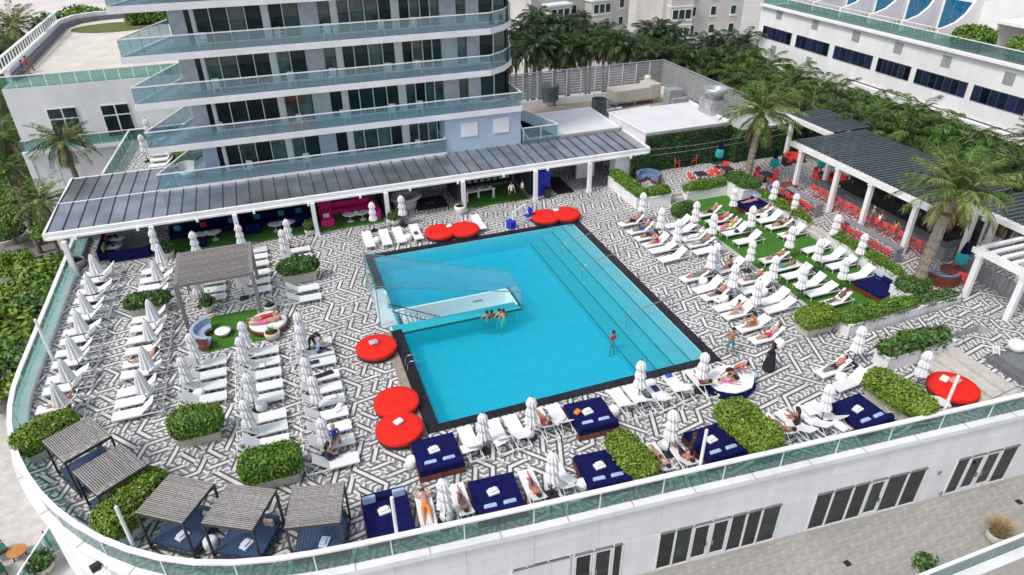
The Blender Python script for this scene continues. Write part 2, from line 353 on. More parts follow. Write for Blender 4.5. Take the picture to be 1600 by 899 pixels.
figure('curl', (0, 0, .14), (.35, 0, .95), (1, 0, -.2), [((.75, .25, .6), (.35, .02, -.9), (1, 0, -.1)), ((.9, -.3, .3), (.2, .1, -.9), (1, 0, -.1))], [((.7, .3, -.6), (.7, -.45, -.3)), ((.75, -.25, -.55), (.75, .4, -.25))], bend=(.8, 0, .6), headdir=(.9, 0, .3))
# ================================================================ setting: ground, deck, pool
g_ = MB().prism(rect(-400, 500, -120, 600), -9.4, -9.0).build('ground', concrete); tag(g_, kind='structure')
road = MB().prism([(-120, 64), (-15.6, 60), (-15.6, 76), (-21.5, 78), (-30, 90), (-120, 100)], -9.0, -8.99).build('road', asphalt); tag(road, kind='structure')
pv = MB().prism([(-60, 79), (-22, 77), (-24, 92), (-60, 96)], -9.0, -8.98).build('pavement', cream); tag(pv, kind='structure')
st = MB().prism([(40, 10), (57.5, 10), (57.5, 70), (75, 96), (75, 140), (30, 150), (24, 100), (47, 70)], -9.0, -8.97).build('side_street', mat('pale_paving', (.48, .45, .42), .85, var=.15, scale=.3)); tag(st, kind='structure')
lawn = MB().prism([(-140, 100), (-30, 90), (-20, 106), (22, 100), (25, 180), (-140, 260)], -9.0, -8.95).build('lawn', turf); tag(lawn, kind='structure')
sand = MB().prism([(-380, 150), (-150, 110), (-60, 180), (20, 210), (20, 590), (-380, 590)], -9.0, -8.93).build('beach', mat('sand', (.60, .56, .52), .9, var=.1, scale=.1)); tag(sand, kind='structure')
PAR0 = [(-14.7, 58.2), (-14.7, 52), (-14.7, 44), (-14.7, 35), (-14.4, 31.7), (-13.6, 28.8), (-12.3, 26), (-10.7, 23.6), (-8.6, 21.4), (-6.2, 19.75), (-3.6, 18.8), (-.3, 18.25), (6.2, 17.65), (17.8, 16.75), (36, 15.35)]
def smooth_line(P, step):
    out = []
    for i in range(len(P)-1):
        p0, p1, p2, p3 = P[max(i-1, 0)], P[i], P[i+1], P[min(i+2, len(P)-1)]
        n = max(1, int(math.dist(p1, p2)/.3)); lin = i < 3 or i > 10
        for k in range(n):
            t = k/n
            if lin: out.append((p1[0]+(p2[0]-p1[0])*t, p1[1]+(p2[1]-p1[1])*t))
            else: out.append(tuple(.5*(2*p1[j]+(p2[j]-p0[j])*t+(2*p0[j]-5*p1[j]+4*p2[j]-p3[j])*t*t+(3*p1[j]-p0[j]-3*p2[j]+p3[j])*t**3) for j in (0, 1)))
    out.append(P[-1]); res = [out[0]]; acc = 0
    L = sum(math.dist(out[i], out[i+1]) for i in range(len(out)-1)); n = round(L/step); st_ = L/n
    for i in range(len(out)-1):
        d = math.dist(out[i], out[i+1])
        while acc+d >= st_*len(res)-1e-9 and len(res) <= n:
            t = (st_*len(res)-acc)/d; res.append((out[i][0]+(out[i+1][0]-out[i][0])*t, out[i][1]+(out[i+1][1]-out[i][1])*t))
        acc += d
    if math.dist(res[-1], out[-1]) > .05: res.append(out[-1])
    return res
def offset_line(P, d):
    out = []
    for i, p in enumerate(P):
        a = P[max(i-1, 0)]; b = P[min(i+1, len(P)-1)]; L = math.dist(a, b); nx, ny = -(b[1]-a[1])/L, (b[0]-a[0])/L
        out.append((p[0]+nx*d, p[1]+ny*d))
    return out
PAR = smooth_line(PAR0, 1.45)       # glass panel joints, from the far left corner round the curve to the right
DECK = PAR+[(36, 58.2)]
POOL = rect(4.30, 20.75, 24.2, 43.1)
COPE = .62
INN = rect(4.30+COPE, 20.75-COPE*.9, 24.2+COPE*.8, 43.1-COPE*.7)
deckm = mat('deck_screed', (.40, .40, .40), .85, var=.1)
d_ = MB()
for piece in clip_out(DECK, POOL): d_.prism(piece, -.45, 0)
deck = tag(d_.build('pool_deck', deckm), kind='structure')
# -------- patterned paving: lozenges of striped stone, bands that bend from one lozenge to the next
pw = mat('white_paver', (.68, .675, .66), .7, var=.1, scale=1.2); pl_ = mat('light_grey_paver', (.30, .30, .295), .7, var=.16, scale=1.2); pd = mat('charcoal_paver', (.085, .086, .09), .7, var=.25, scale=1.5); pm = mat('mid_grey_paver', (.19, .19, .19), .7, var=.15, scale=1.5)
PM = [worn(q, .2, (.35, .35, .35)) for q in (pw, pl_, pd, pm)]
LZ = .90; RT = math.radians(11)
def lat(i, j):
    x = (i+.5*j)*LZ; y = j*LZ*math.sqrt(3)/2
    return (x*math.cos(RT)-y*math.sin(RT), x*math.sin(RT)+y*math.cos(RT))
N0, N1 = -52, 98
typ = {(i, j): (1+2*i+j) % 3 for i in range(N0, N1) for j in range(0, 85)}
keys = [(i, j) for i in range(N0+1, N1-1) for j in range(1, 84)]
for _ in range(14):
    rnd.shuffle(keys)
    for (i, j) in keys:
        t = (typ[i, j], typ[i-1, j], typ[i, j-1])
        if t == (1, 2, 0) and rnd.random() < .7: typ[i, j], typ[i-1, j], typ[i, j-1] = 2, 0, 1
        elif t == (2, 0, 1) and rnd.random() < .7: typ[i, j], typ[i-1, j], typ[i, j-1] = 1, 2, 0
EDG = {0: ((0, 0), (1, 0), (0, 1)), 1: ((0, 0), (1, 0), (-1, 1)), 2: ((0, 0), (1, -1), (0, 1))}
def vec(e): a = lat(0, 0); b = lat(*e); return (b[0]-a[0], b[1]-a[1])
def loz_strips(t, dr):
    _, e1, e2 = EDG[t]; e1, e2 = vec(e1), vec(e2)
    if dr: e1, e2 = e2, e1
    P = lambda u, v: (u*e1[0]+v*e2[0], u*e1[1]+v*e2[1])
    S = []
    for (v0, v1, m) in ((.27, .395, 2), (.395, .605, 0), (.605, .73, 2)): S.append(([P(0, v0), P(1, v0), P(1, v1), P(0, v1)], m))
    n = 7
    for (v0, v1, o) in ((0, .27, 0), (.73, 1, 1)):
        for k in range(n): S.append(([P(k/n, v0), P((k+1)/n, v0), P((k+1)/n, v1), P(k/n, v1)], (0, 3, 0, 1, 0, 3, 1)[(k+o*3) % 7]))
    ar = lambda q: sum(q[i][0]*q[(i+1) % 4][1]-q[(i+1) % 4][0]*q[i][1] for i in range(4))
    return [(q if ar(q) > 0 else q[::-1], m) for q, m in S]
STR = {(t, d): loz_strips(t, d) for t in range(3) for d in (0, 1)}
def pave(name, zone, holes, z, parent, single=0, z2=None):
    lots = []; bx0, bx1, by0, by1 = min(p[0] for p in zone), max(p[0] for p in zone), min(p[1] for p in zone), max(p[1] for p in zone)
    for (i, j), t in typ.items():
        o = lat(i, j); o = (o[0]+2, o[1]+2); d = 1 if random.Random(i*977+j*31).random() < .5 else 0
        c = (o[0]+.5*LZ, o[1]+.5*LZ)
        if not (bx0-1.6 < c[0] < bx1+1.6 and by0-1.6 < c[1] < by1+1.6): continue
        lots.append((math.hypot(c[0], c[1]), o, t, d))
    lots.sort(key=lambda a: a[0]); field = MB(); n = 0; shared = {}
    for dist, o, t, d in lots:
        quads = [([(p[0]+o[0], p[1]+o[1]) for p in q], m) for q, m in STR[t, d]]
        whole = True; parts = []
        e1, e2 = vec(EDG[t][1]), vec(EDG[t][2]); cs = [o, (o[0]+e1[0], o[1]+e1[1]), (o[0]+e2[0], o[1]+e2[1]), (o[0]+e1[0]+e2[0], o[1]+e1[1]+e2[1])]
        inside = all((zone[(k+1) % len(zone)][0]-zone[k][0])*(p[1]-zone[k][1])-(zone[(k+1) % len(zone)][1]-zone[k][1])*(p[0]-zone[k][0]) >= 0 for p in cs for k in range(len(zone)))
        for h in holes:
            hx0, hx1, hy0, hy1 = h[0][0], h[1][0], h[0][1], h[2][1]
            if max(p[0] for p in cs) > hx0 and min(p[0] for p in cs) < hx1 and max(p[1] for p in cs) > hy0 and min(p[1] for p in cs) < hy1: inside = False
        if inside: parts = quads
        for q, m in ([] if inside else quads):
            c = clip_in(q, zone)
            if len(c) < 3: whole = False; continue
            ps = [c]
            for h in holes: ps = [r for p in ps for r in clip_out(p, h)]
            if len(ps) != 1 or len(ps[0]) != 4: whole = False
            parts += [(p, m) for p in ps]
        if not parts: continue
        if whole and n < single:
            if (t, d) not in shared: shared[t, d] = (lambda b: [b.add([(p[0], p[1], .004) for p in q], [(0, 1, 2, 3)], m) for q, m in STR[t, d]] and b.mesh('paver', PM))(MB())
            put('paver', shared[t, d], parent, (o[0], o[1], z)); n += 1
        else:
            for p, m in parts: field.add([(a[0], a[1], z+.004) for a in p], [tuple(range(len(p)))], m)
    return tag(field.build(name, PM, parent), kind='stuff')
GRASS = rect(28.9, 35.45, 24.9, 42.95)
pave('paver_field', DECK, [POOL, GRASS], 0, deck, 300)
# raised terraces half a metre up on the right, with the ramp and the steps
UPZ = .5
ups = []
for nm, r in (('dining_terrace', rect(28.4, 36.2, 44.0, 49)), ('bar_terrace', rect(36.2, 47, 20.6, 48)), ('lounge_terrace', rect(32.95, 47, 13.6, 20.6))):
    o = tag(MB().prism(r, -.45, UPZ).build(nm, deckm), kind='structure'); pave('paver_field', r, [], UPZ, o); ups.append(o)
rp = MB(); rp.add([(28.6, 21.35, .002), (36.2, 21.35, UPZ), (36.2, 23.35, UPZ), (28.6, 23.35, .002), (28.6, 21.35, -.4), (36.2, 21.35, -.4), (36.2, 23.35, -.4), (28.6, 23.35, -.4)], [(0, 1, 2, 3), (4, 7, 6, 5), (0, 4, 5, 1), (1, 5, 6, 2), (2, 6, 7, 3), (3, 7, 4, 0)])
ramp = tag(rp.build('ramp', deckm), kind='structure')
rq = MB()
for (i, j), t in typ.items():
    o = lat(i, j); d = (i*7+j*13) % 2; o = (o[0]+2, o[1]+2)
    if 26 < o[0] < 38 and 19 < o[1] < 25:
        for q, m in STR[t, d]:
            c = clip_in([(p[0]+o[0], p[1]+o[1]) for p in q], rect(28.6, 36.2, 21.35, 23.35))
            if len(c) > 2: rq.add([(p[0], p[1], .007+(p[0]-28.6)/7.6*(UPZ-.002)) for p in c], [tuple(range(len(c)))], m)
tag(rq.build('paver_field', PM, ramp), kind='stuff')
tread = mat('tread_stone', (.50, .47, .43), .8, var=.12, scale=3)
def steps(lab, x0, y0, x1, y1, n, rise, nm='steps'):      # treads rising from x0 to x1 between y0 and y1
    s = thing(nm, lab, 'steps', ((x0+x1)/2, (y0+y1)/2, 0))
    for k in range(n):
        a = x0+(x1-x0)*k/n-(x0+x1)/2; L = (x1-x0)/n
        for q in range(2):
            MB().box((a+L*(.25+.5*q), 0, rise*(k+1)/2+.001*q), (L*.5-.012, y1-y0, rise*(k+1))).build('tread', tread, s, bev=.01, seg=1)
    return s
steps('pale stone steps up beside the red round bed on the right', 30.6, 16.2, 32.95, 20.3, 3, UPZ/3)
steps('short stone steps from the lawn up to the bar, between the planters', 35.5, 33.1, 36.25, 35.2, 2, UPZ/2)
s2 = thing('steps', 'stone steps between two planters up to the dining terrace', 'steps', (29.7, 43.7, 0))
for k in range(2): MB().box((0, -.15+.3*k, .125*(k+1)), (1.25, .3, .25*(k+1))).build('tread', tread, s2, bev=.01, seg=1)
# artificial lawn with its kerb
la = tag(MB().prism(GRASS, 0, .018).build('lawn_patch', turf), kind='structure')
kb = MB()
kb.box((28.75, 33.9, .05), (.28, 18.2, .1)); kb.box((30.2, 24.75, .05), (2.8, .26, .1)); tag(kb.build('kerb', concrete, bev=.012, seg=1), kind='structure')
# ---------------------------------------------------------------- pool
plaster = mat('pool_plaster', (.55, .80, .86), .7, var=.06, scale=1.5, bump=.1, bscale=4)
bs = MB(); Z0 = -1.35
x0, x1, y0, y1 = INN[0][0], INN[1][0], INN[0][1], INN[2][1]
bs.prism(rect(4.0, 21.0, 24.0, 43.4), Z0-.3, Z0)
for r in (rect(4.0, x0, 24.0, 43.4), rect(x1, 21.0, 24.0, 43.4), rect(x0, x1, 24.0, y0), rect(x0, x1, y1, 43.4)): bs.prism(r, Z0-.2, -.06)
basin = tag(bs.build('pool_basin', plaster), kind='structure')
stp = mat('pool_step_plaster', (.36, .52, .55), .7, var=.05, scale=2); edge = mat('dark_step_tile', (.02, .03, .05), .5, var=.2)
sxs = [20.15, 19.25, 18.4, 17.5, 16.6]
for k in range(4):
    h = -.16-.28*k
    MB().prism(rect(sxs[k+1], min(sxs[k], x1), y0, y1), Z0, h).build('pool_step', stp, basin)
    MB().box((sxs[k+1]+.05, (y0+y1)/2, h+.008), (.1, y1-y0-.04, .012)).build('step_nosing', edge, basin)
# water: absorbing body with a rippled surface
wm = bpy.data.materials.new('pool_water'); wm.use_nodes = True; n = wm.node_tree; n.nodes.clear()
tr = n.nodes.new('ShaderNodeBsdfTransparent'); tr.inputs[0].default_value = (.97, 1, 1, 1)
gl = n.nodes.new('ShaderNodeBsdfGlossy'); gl.inputs['Roughness'].default_value = .04
fr = n.nodes.new('ShaderNodeFresnel'); fr.inputs[0].default_value = 1.33
tc = n.nodes.new('ShaderNodeTexCoord'); nz = n.nodes.new('ShaderNodeTexNoise'); nz.inputs['Scale'].default_value = 2.2; nz.inputs['Detail'].default_value = 6; nz.inputs['Distortion'].default_value = .8
bp = n.nodes.new('ShaderNodeBump'); bp.inputs['Strength'].default_value = .8; bp.inputs['Distance'].default_value = .06
n.links.new(tc.outputs['Object'], nz.inputs['Vector']); n.links.new(nz.outputs['Fac'], bp.inputs['Height'])
n.links.new(bp.outputs[0], gl.inputs['Normal']); n.links.new(bp.outputs[0], fr.inputs['Normal'])
mx = n.nodes.new('ShaderNodeMixShader'); gb_ = n.nodes.new('ShaderNodeNewGeometry'); sb_ = n.nodes.new('ShaderNodeMath'); sb_.operation = 'SUBTRACT'; sb_.use_clamp = True; n.links.new(fr.outputs[0], sb_.inputs[0]); n.links.new(gb_.outputs['Backfacing'], sb_.inputs[1]); n.links.new(sb_.outputs[0], mx.inputs[0]); df = n.nodes.new('ShaderNodeBsdfDiffuse'); df.inputs[0].default_value = (.0, .50, .62, 1); md = n.nodes.new('ShaderNodeMixShader'); md.inputs[0].default_value = .36; n.links.new(tr.outputs[0], md.inputs[1]); n.links.new(df.outputs[0], md.inputs[2]); n.links.new(md.outputs[0], mx.inputs[1]); n.links.new(gl.outputs[0], mx.inputs[2])
va = n.nodes.new('ShaderNodeVolumeAbsorption'); va.inputs[0].default_value = (.0, .80, .91, 1); va.inputs[1].default_value = .78
ou = n.nodes.new('ShaderNodeOutputMaterial'); n.links.new(mx.outputs[0], ou.inputs[0]); n.links.new(va.outputs[0], ou.inputs['Volume'])
wb = MB(); wl = -.07
SW = rect(5.15, 12.15, 33.55, 35.35)         # stairwell left out of the water
for p in clip_out(INN, SW): pass
xs = [x0-.05, 5.07, 12.23, x1+.05]; ys = [y0-.05, 33.47, 35.43, y1+.05]
vs = [(x, y, z) for z in (Z0-.1, wl) for y in ys for x in xs]; fs = []
ix = lambda i, j, k: k*16+j*4+i
for j in range(3):
    for i in range(3):
        if (i, j) == (1, 1): continue
        fs.append((ix(i, j, 1), ix(i+1, j, 1), ix(i+1, j+1, 1), ix(i, j+1, 1))); fs.append((ix(i, j, 0), ix(i, j+1, 0), ix(i+1, j+1, 0), ix(i+1, j, 0)))
for i in range(3): fs.append((ix(i, 0, 0), ix(i+1, 0, 0), ix(i+1, 0, 1), ix(i, 0, 1))); fs.append((ix(i+1, 3, 0), ix(i, 3, 0), ix(i, 3, 1), ix(i+1, 3, 1)))
for j in range(3): fs.append((ix(0, j+1, 0), ix(0, j, 0), ix(0, j, 1), ix(0, j+1, 1))); fs.append((ix(3, j, 0), ix(3, j+1, 0), ix(3, j+1, 1), ix(3, j, 1)))
fs += [(ix(1, 1, 0), ix(1, 1, 1), ix(2, 1, 1), ix(2, 1, 0)), (ix(2, 2, 0), ix(2, 2, 1), ix(1, 2, 1), ix(1, 2, 0)), (ix(1, 2, 0), ix(1, 2, 1), ix(1, 1, 1), ix(1, 1, 0)), (ix(2, 1, 0), ix(2, 1, 1), ix(2, 2, 1), ix(2, 2, 0))]
tag(wb.add(vs, fs).build('water', wm), kind='structure')
# coping stones
def cope_run(ax, a, b, c0, c1, L=1.22):
    n_ = round((b-a)/L); L = (b-a)/n_
    for k in range(n_):
        u = a+L*(k+.5)
        if ax == 0: MB().box((u, (c0+c1)/2, .02), (L-.012, c1-c0, .09)).build('coping_stone', coping, basin, bev=.008, seg=1)
        else: MB().box(((c0+c1)/2, u, .02), (c1-c0, L-.012, .09)).build('coping_stone', coping, basin, bev=.008, seg=1)
cope_run(0, 4.3, 20.75, 24.2, INN[0][1]); cope_run(0, 4.3, 20.75, INN[2][1], 43.1)
cope_run(1, INN[0][1], 33.3, 4.3, INN[0][0]); cope_run(1, 38.3, INN[2][1], 4.3, INN[0][0]); cope_run(1, INN[0][1], INN[2][1], INN[1][0], 20.75)
warm = mat('tan_stone_band', (.30, .25, .20), .75, var=.2, scale=3)
for k in range(8): MB().box((4.04, 24.7+1.15*k, .006), (.5, 1.13, .03)).build('border_stone', warm, basin)
# stairwell under a sloping glass roof, set in the pool
sw = thing('glass_stair_enclosure', 'wedge-shaped clear glass enclosure over the white stairwell in the pool', 'glass enclosure', (8.2, 34.5, 0))
def T(p): return (p[0]-8.2, p[1]-34.5, p[2])
rim = mat('turquoise_tile', (.02, .40, .48), .3, var=.1); rimd = mat('dark_waterline', (.02, .05, .06), .5)
w = MB(); wz = -2.6
w.box(T((8.65, 35.43, (wz+.02)/2)), (7.3, .13, .02-wz)); w.box(T((12.23, 34.45, (wz+.02)/2)), (.13, 2.0, .02-wz)); w.box(T((5.07, 34.45, wz/2-.6)), (.13, 2.0, -wz-1.2)); w.box(T((8.65, 33.75, (wz-.1)/2)), (7.3, .13, -.1-wz))
w.build('stairwell_wall', mat('stairwell_white', (.82, .83, .84), .6, var=.04), sw)
MB().box(T((8.65, 34.45, wz)), (7.2, 2, .05)).build('stairwell_floor', concrete, sw)
MB().box(T((8.4, 33.38, -.03)), (7.9, .86, .07)).build('tiled_rim', rim, sw); MB().box(T((8.4, 32.93, -.03)), (7.9, .06, .09)).build('waterline_edge', rimd, sw)
MB().box(T((12.36, 34.4, -.03)), (.12, 2.5, .09)).build('waterline_edge', rimd, sw)
stepw = mat('white_tread', (.7, .72, .72), .6, var=.06)
for k in range(13): MB().box(T((5.35+.3*k, 34.45, -.1-.17*k)), (.3, 1.7, .06)).build('tread', stepw, sw)
for y in (33.95, 34.8):
    a, b = (4.6, y, .95), (8.9, y, -1.35); MB().beam(T(a), T(b), .04, .04).build('stair_rail', dark, sw)
    for k in range(4):
        t = (k+.5)/4; p = (a[0]+(b[0]-a[0])*t, y, a[2]+(b[2]-a[2])*t); MB().beam(T((p[0], y, p[2]-.95)), T(p), .03).build('rail_post', dark, sw)
hx = lambda x: 2.75+(1.07-2.75)*(x-3.85)/(12.4-3.85)
yn = lambda x: 34.05+(33.1-34.05)*(x-3.85)/(12.4-3.85)
yf = lambda x: 38.3+(35.75-38.3)*(x-3.85)/(12.4-3.85)
xs = [3.85+(12.4-3.85)*k/4 for k in range(5)]
def pane(nm, q, th=.02):
    a, b, c, d = [Vector(T(v)) for v in q]; nn = (b-a).cross(d-a).normalized()*th
    MB().add([a, b, c, d, a+nn, b+nn, c+nn, d+nn], [(3, 2, 1, 0), (4, 5, 6, 7), (0, 1, 5, 4), (1, 2, 6, 5), (2, 3, 7, 6), (3, 0, 4, 7)]).build(nm, clear, sw)
for k in range(4):
    a, b = xs[k]+.012, xs[k+1]-.012
    pane('glass_wall_pane', [(a, yn(a), 0), (b, yn(b), 0), (b, yn(b), hx(b)), (a, yn(a), hx(a))]); pane('glass_wall_pane', [(a, yf(a), 0), (b, yf(b), 0), (b, yf(b), hx(b)), (a, yf(a), hx(a))])
    pane('glass_roof_pane', [(a, yn(a), hx(a)+.02), (b, yn(b), hx(b)+.02), (b, yf(b), hx(b)+.02), (a, yf(a), hx(a)+.02)])
pane('glass_end_pane', [(12.4, 33.1, 0), (12.4, 35.75, 0), (12.4, 35.75, 1.07), (12.4, 33.1, 1.07)])
pane('glass_door_pane', [(3.85, 35.4, 0), (3.85, 38.3, 0), (3.85, 38.3, 2.75), (3.85, 35.4, 2.75)])
gs = mat('glass_edge', (.10, .30, .34), .2, var=.05)
for pth in ([(3.85, 34.05, 2.77), (12.4, 33.1, 1.09)], [(3.85, 38.3, 2.77), (12.4, 35.75, 1.09)], [(12.4, 33.1, 0), (12.4, 33.1, 1.08)], [(12.4, 33.1, 1.09), (12.4, 35.75, 1.09)], [(3.85, 34.05, 2.77), (3.85, 38.3, 2.77)], [(3.85, 34.05, 0), (3.85, 34.05, 2.75)], [(3.85, 38.3, 0), (3.85, 38.3, 2.75)]):
    MB().beam(T(pth[0]), T(pth[1]), .045).build('glass_edge_trim', gs, sw)
pd2 = MB(); pd2.box(T((4.35, 36.2, .01)), (.95, 4.6, .05)); pd2.build('landing', mat('pale_landing', (.6, .62, .64), .5), sw)
MB().box(T((4.62, 36.0, .55)), (.12, .5, 1.1)).build('entry_post', white, sw)
for k, wd in enumerate((.08, .05, .09, .06, .09)): MB().box(T((10.0+.13*k, 35.35, -.42)), (wd, .012, .1)).build('depth_marking', dark, sw)
# pool rails and ladder
for i, (a, b) in enumerate((((1000, 400), (938, 450)), ((1060, 475), (990, 508)), ((940, 372), (892, 402)))):
    A = Vector(G(*a)); Bp = Vector(G(*b)); lo = (Bp.x, A.y-.9, -.9)
    t = thing('pool_handrail', ['middle of the three steel handrails over the pool steps', 'nearest of the three steel handrails over the pool steps', 'farthest of the three steel handrails over the pool steps'][i], 'handrail', (20.5, A.y-.3, 0), group='pool handrails')
    L = [(.55, 0, 0), (.5, 0, .72), (.3, 0, .86), (-2.3, 0, .35), (-2.6, 0, .18), (-2.62, 0, -.9)]
    MB().tube(L, .028, 8).build('rail', steel, t, smooth=True); MB().lathe([(.07, 0), (.07, .03)], 12, (.55, 0, .0)).build('flange', steel, t)
ld = thing('pool_ladder', 'steel pool ladder on the left edge of the pool', 'ladder', (4.75, 29.3, .05))
for s in (-1, 1): MB().tube([(-.35, s*.28, 0), (-.35, s*.28, .6), (-.2, s*.28, .8), (.15, s*.28, .78), (.3, s*.28, .55), (.3, s*.28, -1.1)], .028, 8).build('rail', steel, ld, smooth=True)
for k in range(4): MB().beam((.3, -.28, -.25-.25*k), (.3, .28, -.25-.25*k), .08, .03).build('rung', steel, ld)
# ---------------------------------------------------------------- deck parapet
par = thing('glass_parapet', 'curved white-railed teal glass parapet round the pool deck', 'parapet', (0, 0, 0))
OUT = offset_line(PAR, -.02); CAPO = offset_line(PAR, -.16); CAPI = offset_line(PAR, .12)
for i in range(len(PAR)-1):
    a, b = Vector(PAR[i]+(0,)), Vector(PAR[i+1]+(0,)); d = (b-a).normalized(); a2 = a+d*.012; b2 = b-d*.012; nn = Vector((-d.y, d.x, 0))*.02
    MB().add([a2+Vector((0, 0, .02)), b2+Vector((0, 0, .02)), b2+nn+Vector((0, 0, .02)), a2+nn+Vector((0, 0, .02)), a2+Vector((0, 0, 1.0)), b2+Vector((0, 0, 1.0)), b2+nn+Vector((0, 0, 1.0)), a2+nn+Vector((0, 0, 1.0))], [(3, 2, 1, 0), (4, 5, 6, 7), (0, 1, 5, 4), (1, 2, 6, 5), (2, 3, 7, 6), (3, 0, 4, 7)]).build('glass_panel', railglass, par)
    if i % 2 == 0: MB().box((a.x, a.y, .5), (.05, .05, 1.0), math.atan2(d.y, d.x)).build('rail_post', alu, par)
def ribbon(mb, O, I, z0, z1):
    n_ = len(O); vs = [(p[0], p[1], z0) for p in O]+[(p[0], p[1], z0) for p in I]+[(p[0], p[1], z1) for p in O]+[(p[0], p[1], z1) for p in I]; fs = []
    for i in range(n_-1): fs += [(i, i+1, i+1+2*n_, i+2*n_), (i+1+n_, i+n_, i+3*n_, i+1+3*n_), (i+2*n_, i+1+2*n_, i+1+3*n_, i+3*n_), (i+1, i, i+n_, i+1+n_)]
    fs += [(0, 2*n_, 3*n_, n_), (n_-1, 2*n_-1, 4*n_-1, 3*n_-1)]; return mb.add(vs, fs)
ribbon(MB(), offset_line(PAR, -.10), offset_line(PAR, .12), 1.0, 1.09).build('top_rail', white, par, bev=.0)
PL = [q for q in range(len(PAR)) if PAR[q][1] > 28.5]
ribbon(MB(), [offset_line(PAR, .035)[q] for q in PL], [offset_line(PAR, .40)[q] for q in PL], 0, .16).build('sky_reflection_strip', white, par); ribbon(MB(), [offset_line(PAR, .41)[q] for q in PL], [offset_line(PAR, .50)[q] for q in PL], 0, .26).build('inner_kerb', white, par)  # first ribbon is added, its white standing in for sky reflected in the glass
ribbon(MB(), offset_line(PAR, -.34), offset_line(PAR, .03), -.28, .0).build('ledge', wallw, par)
for i in range(1, len(PAR)-1, 2):
    a, b = OUT[i], PAR[min(i+1, len(PAR)-1)]; q = offset_line(PAR, -.17)[i]
    MB().box((q[0], q[1], .004), (.03, .36, .012), math.atan2(PAR[i+1][1]-PAR[i][1], PAR[i+1][0]-PAR[i][0])).build('ledge_joint', mat('joint_sealant', (.25, .24, .22), .9), par)
# string-light poles on the parapet
for i, (b, tp) in enumerate((((75, 545), (36, 457)), ((205, 845), (174, 769)), ((622, 840), (612, 765)), ((1092, 720), (1102, 667)), ((1481, 640), (1510, 572)))):
    p = G(b[0], b[1], 1.1); p = (p[0], p[1] if i < 2 else 17.65-.0769*(p[0]-6.2)+.25)
    t = thing('light_pole', ['slim white pole at the left parapet', 'slim white pole on the curved parapet beside the corner hedge', 'slim white pole in front of the navy bed with two pillows', 'slim white pole in front of the navy bed with the standing attendant', 'slim white pole in front of the red round bed on the right'][i], 'pole', (p[0], p[1], 0), group='string light poles')
    MB().lathe([(.075, 0), (.075, .9), (.07, 3.0), (.055, 3.02)], 10).build('shaft', white, t, smooth=False); MB().box((0, 0, .02), (.24, .24, .04)).build('base_plate', white, t)
# ---------------------------------------------------------------- podium wall below the deck and the lower terrace
LT = -5.0
pod = thing('podium_building', 'white panelled podium wall with glazed doors under the pool deck', 'building', (0, 0, 0))
WP = smooth_line([offset_line(PAR, -.12)[i] for i in range(len(PAR))], 2.3)
WP = offset_line(PAR, -.12); WP = WP[::2]+([WP[-1]] if len(WP) % 2 == 0 else [])
ribbon(MB(), WP, offset_line(WP, .3), -9.0, -.28).build('wall_core', mat('joint_grey', (.45, .45, .46), .9, var=.05), pod)
wl_y = lambda x: 17.65-.0769*(x-6.2)-.14
def onW(px, py):
    lo, hi = 5., 60.; d = ray(px, py)
    t = (17.65+.0769*6.2-.14)/(d.y+.0769*d.x); return (d.x*t, d.y*t, H+d.z*t)
# door groups: (x0, x1, kind list)
def wx(px, py): return onW(px, py)[0]
DG = []
def grp(pxs, pys, kinds):
    xs_ = [wx(a, b) for a, b in zip(pxs, pys)]; DG.append((xs_, kinds))
grp([800, 823, 856, 890], [897, 891, 882, 874], 'wdd'); grp([896, 927, 958, 973], [871, 863, 855, 851], 'ddw')
grp([1030, 1056, 1083, 1113, 1143, 1168, 1192, 1222], [836, 829, 822, 815, 807, 801, 795, 788], 'wwddwww')
grp([1275, 1303, 1335, 1361, 1388, 1421, 1450], [774, 767, 759, 752, 745, 737, 730], 'wwwdww')
grp([1497, 1519, 1543, 1568, 1594], [717, 711, 706, 700, 694], 'wddw')
DT = -2.4
solid = []
pos = 8.0
ends = [(g0[0][0], g0[0][-1]) for g0 in DG]
for i in range(len(WP)-1):
    a, b = Vector(WP[i]+(0,)), Vector(WP[i+1]+(0,)); d = (b-a).normalized(); ang = math.atan2(d.y, d.x); L = (b-a).length; nn = Vector((d.y, -d.x, 0))
    for z0, z1 in ((-1.35, -.29), (-2.38, -1.36)):
        MB().box((0, 0, 0), (L-.012, .05, z1-z0-.012)).build('wall_panel', wallp, pod, (a+b)/2+nn*.02+Vector((0, 0, (z0+z1)/2)), ang)
    if b.x < 9: MB().box((0, 0, 0), (L-.012, .05, 2.6)).build('wall_panel', wallp, pod, (a+b)/2+nn*.02+Vector((0, 0, -3.7)), ang)
ANG = math.atan(-.0769)
def wallbox(nm, xa, xb, z0, z1, th, off, m, bev=0.):
    xm = (xa+xb)/2; return MB().box((0, 0, 0), ((xb-xa)/math.cos(ANG), th, z1-z0)).build(nm, m, pod, (xm, wl_y(xm)-off, (z0+z1)/2), ANG, bev=bev)
prev = 8.9
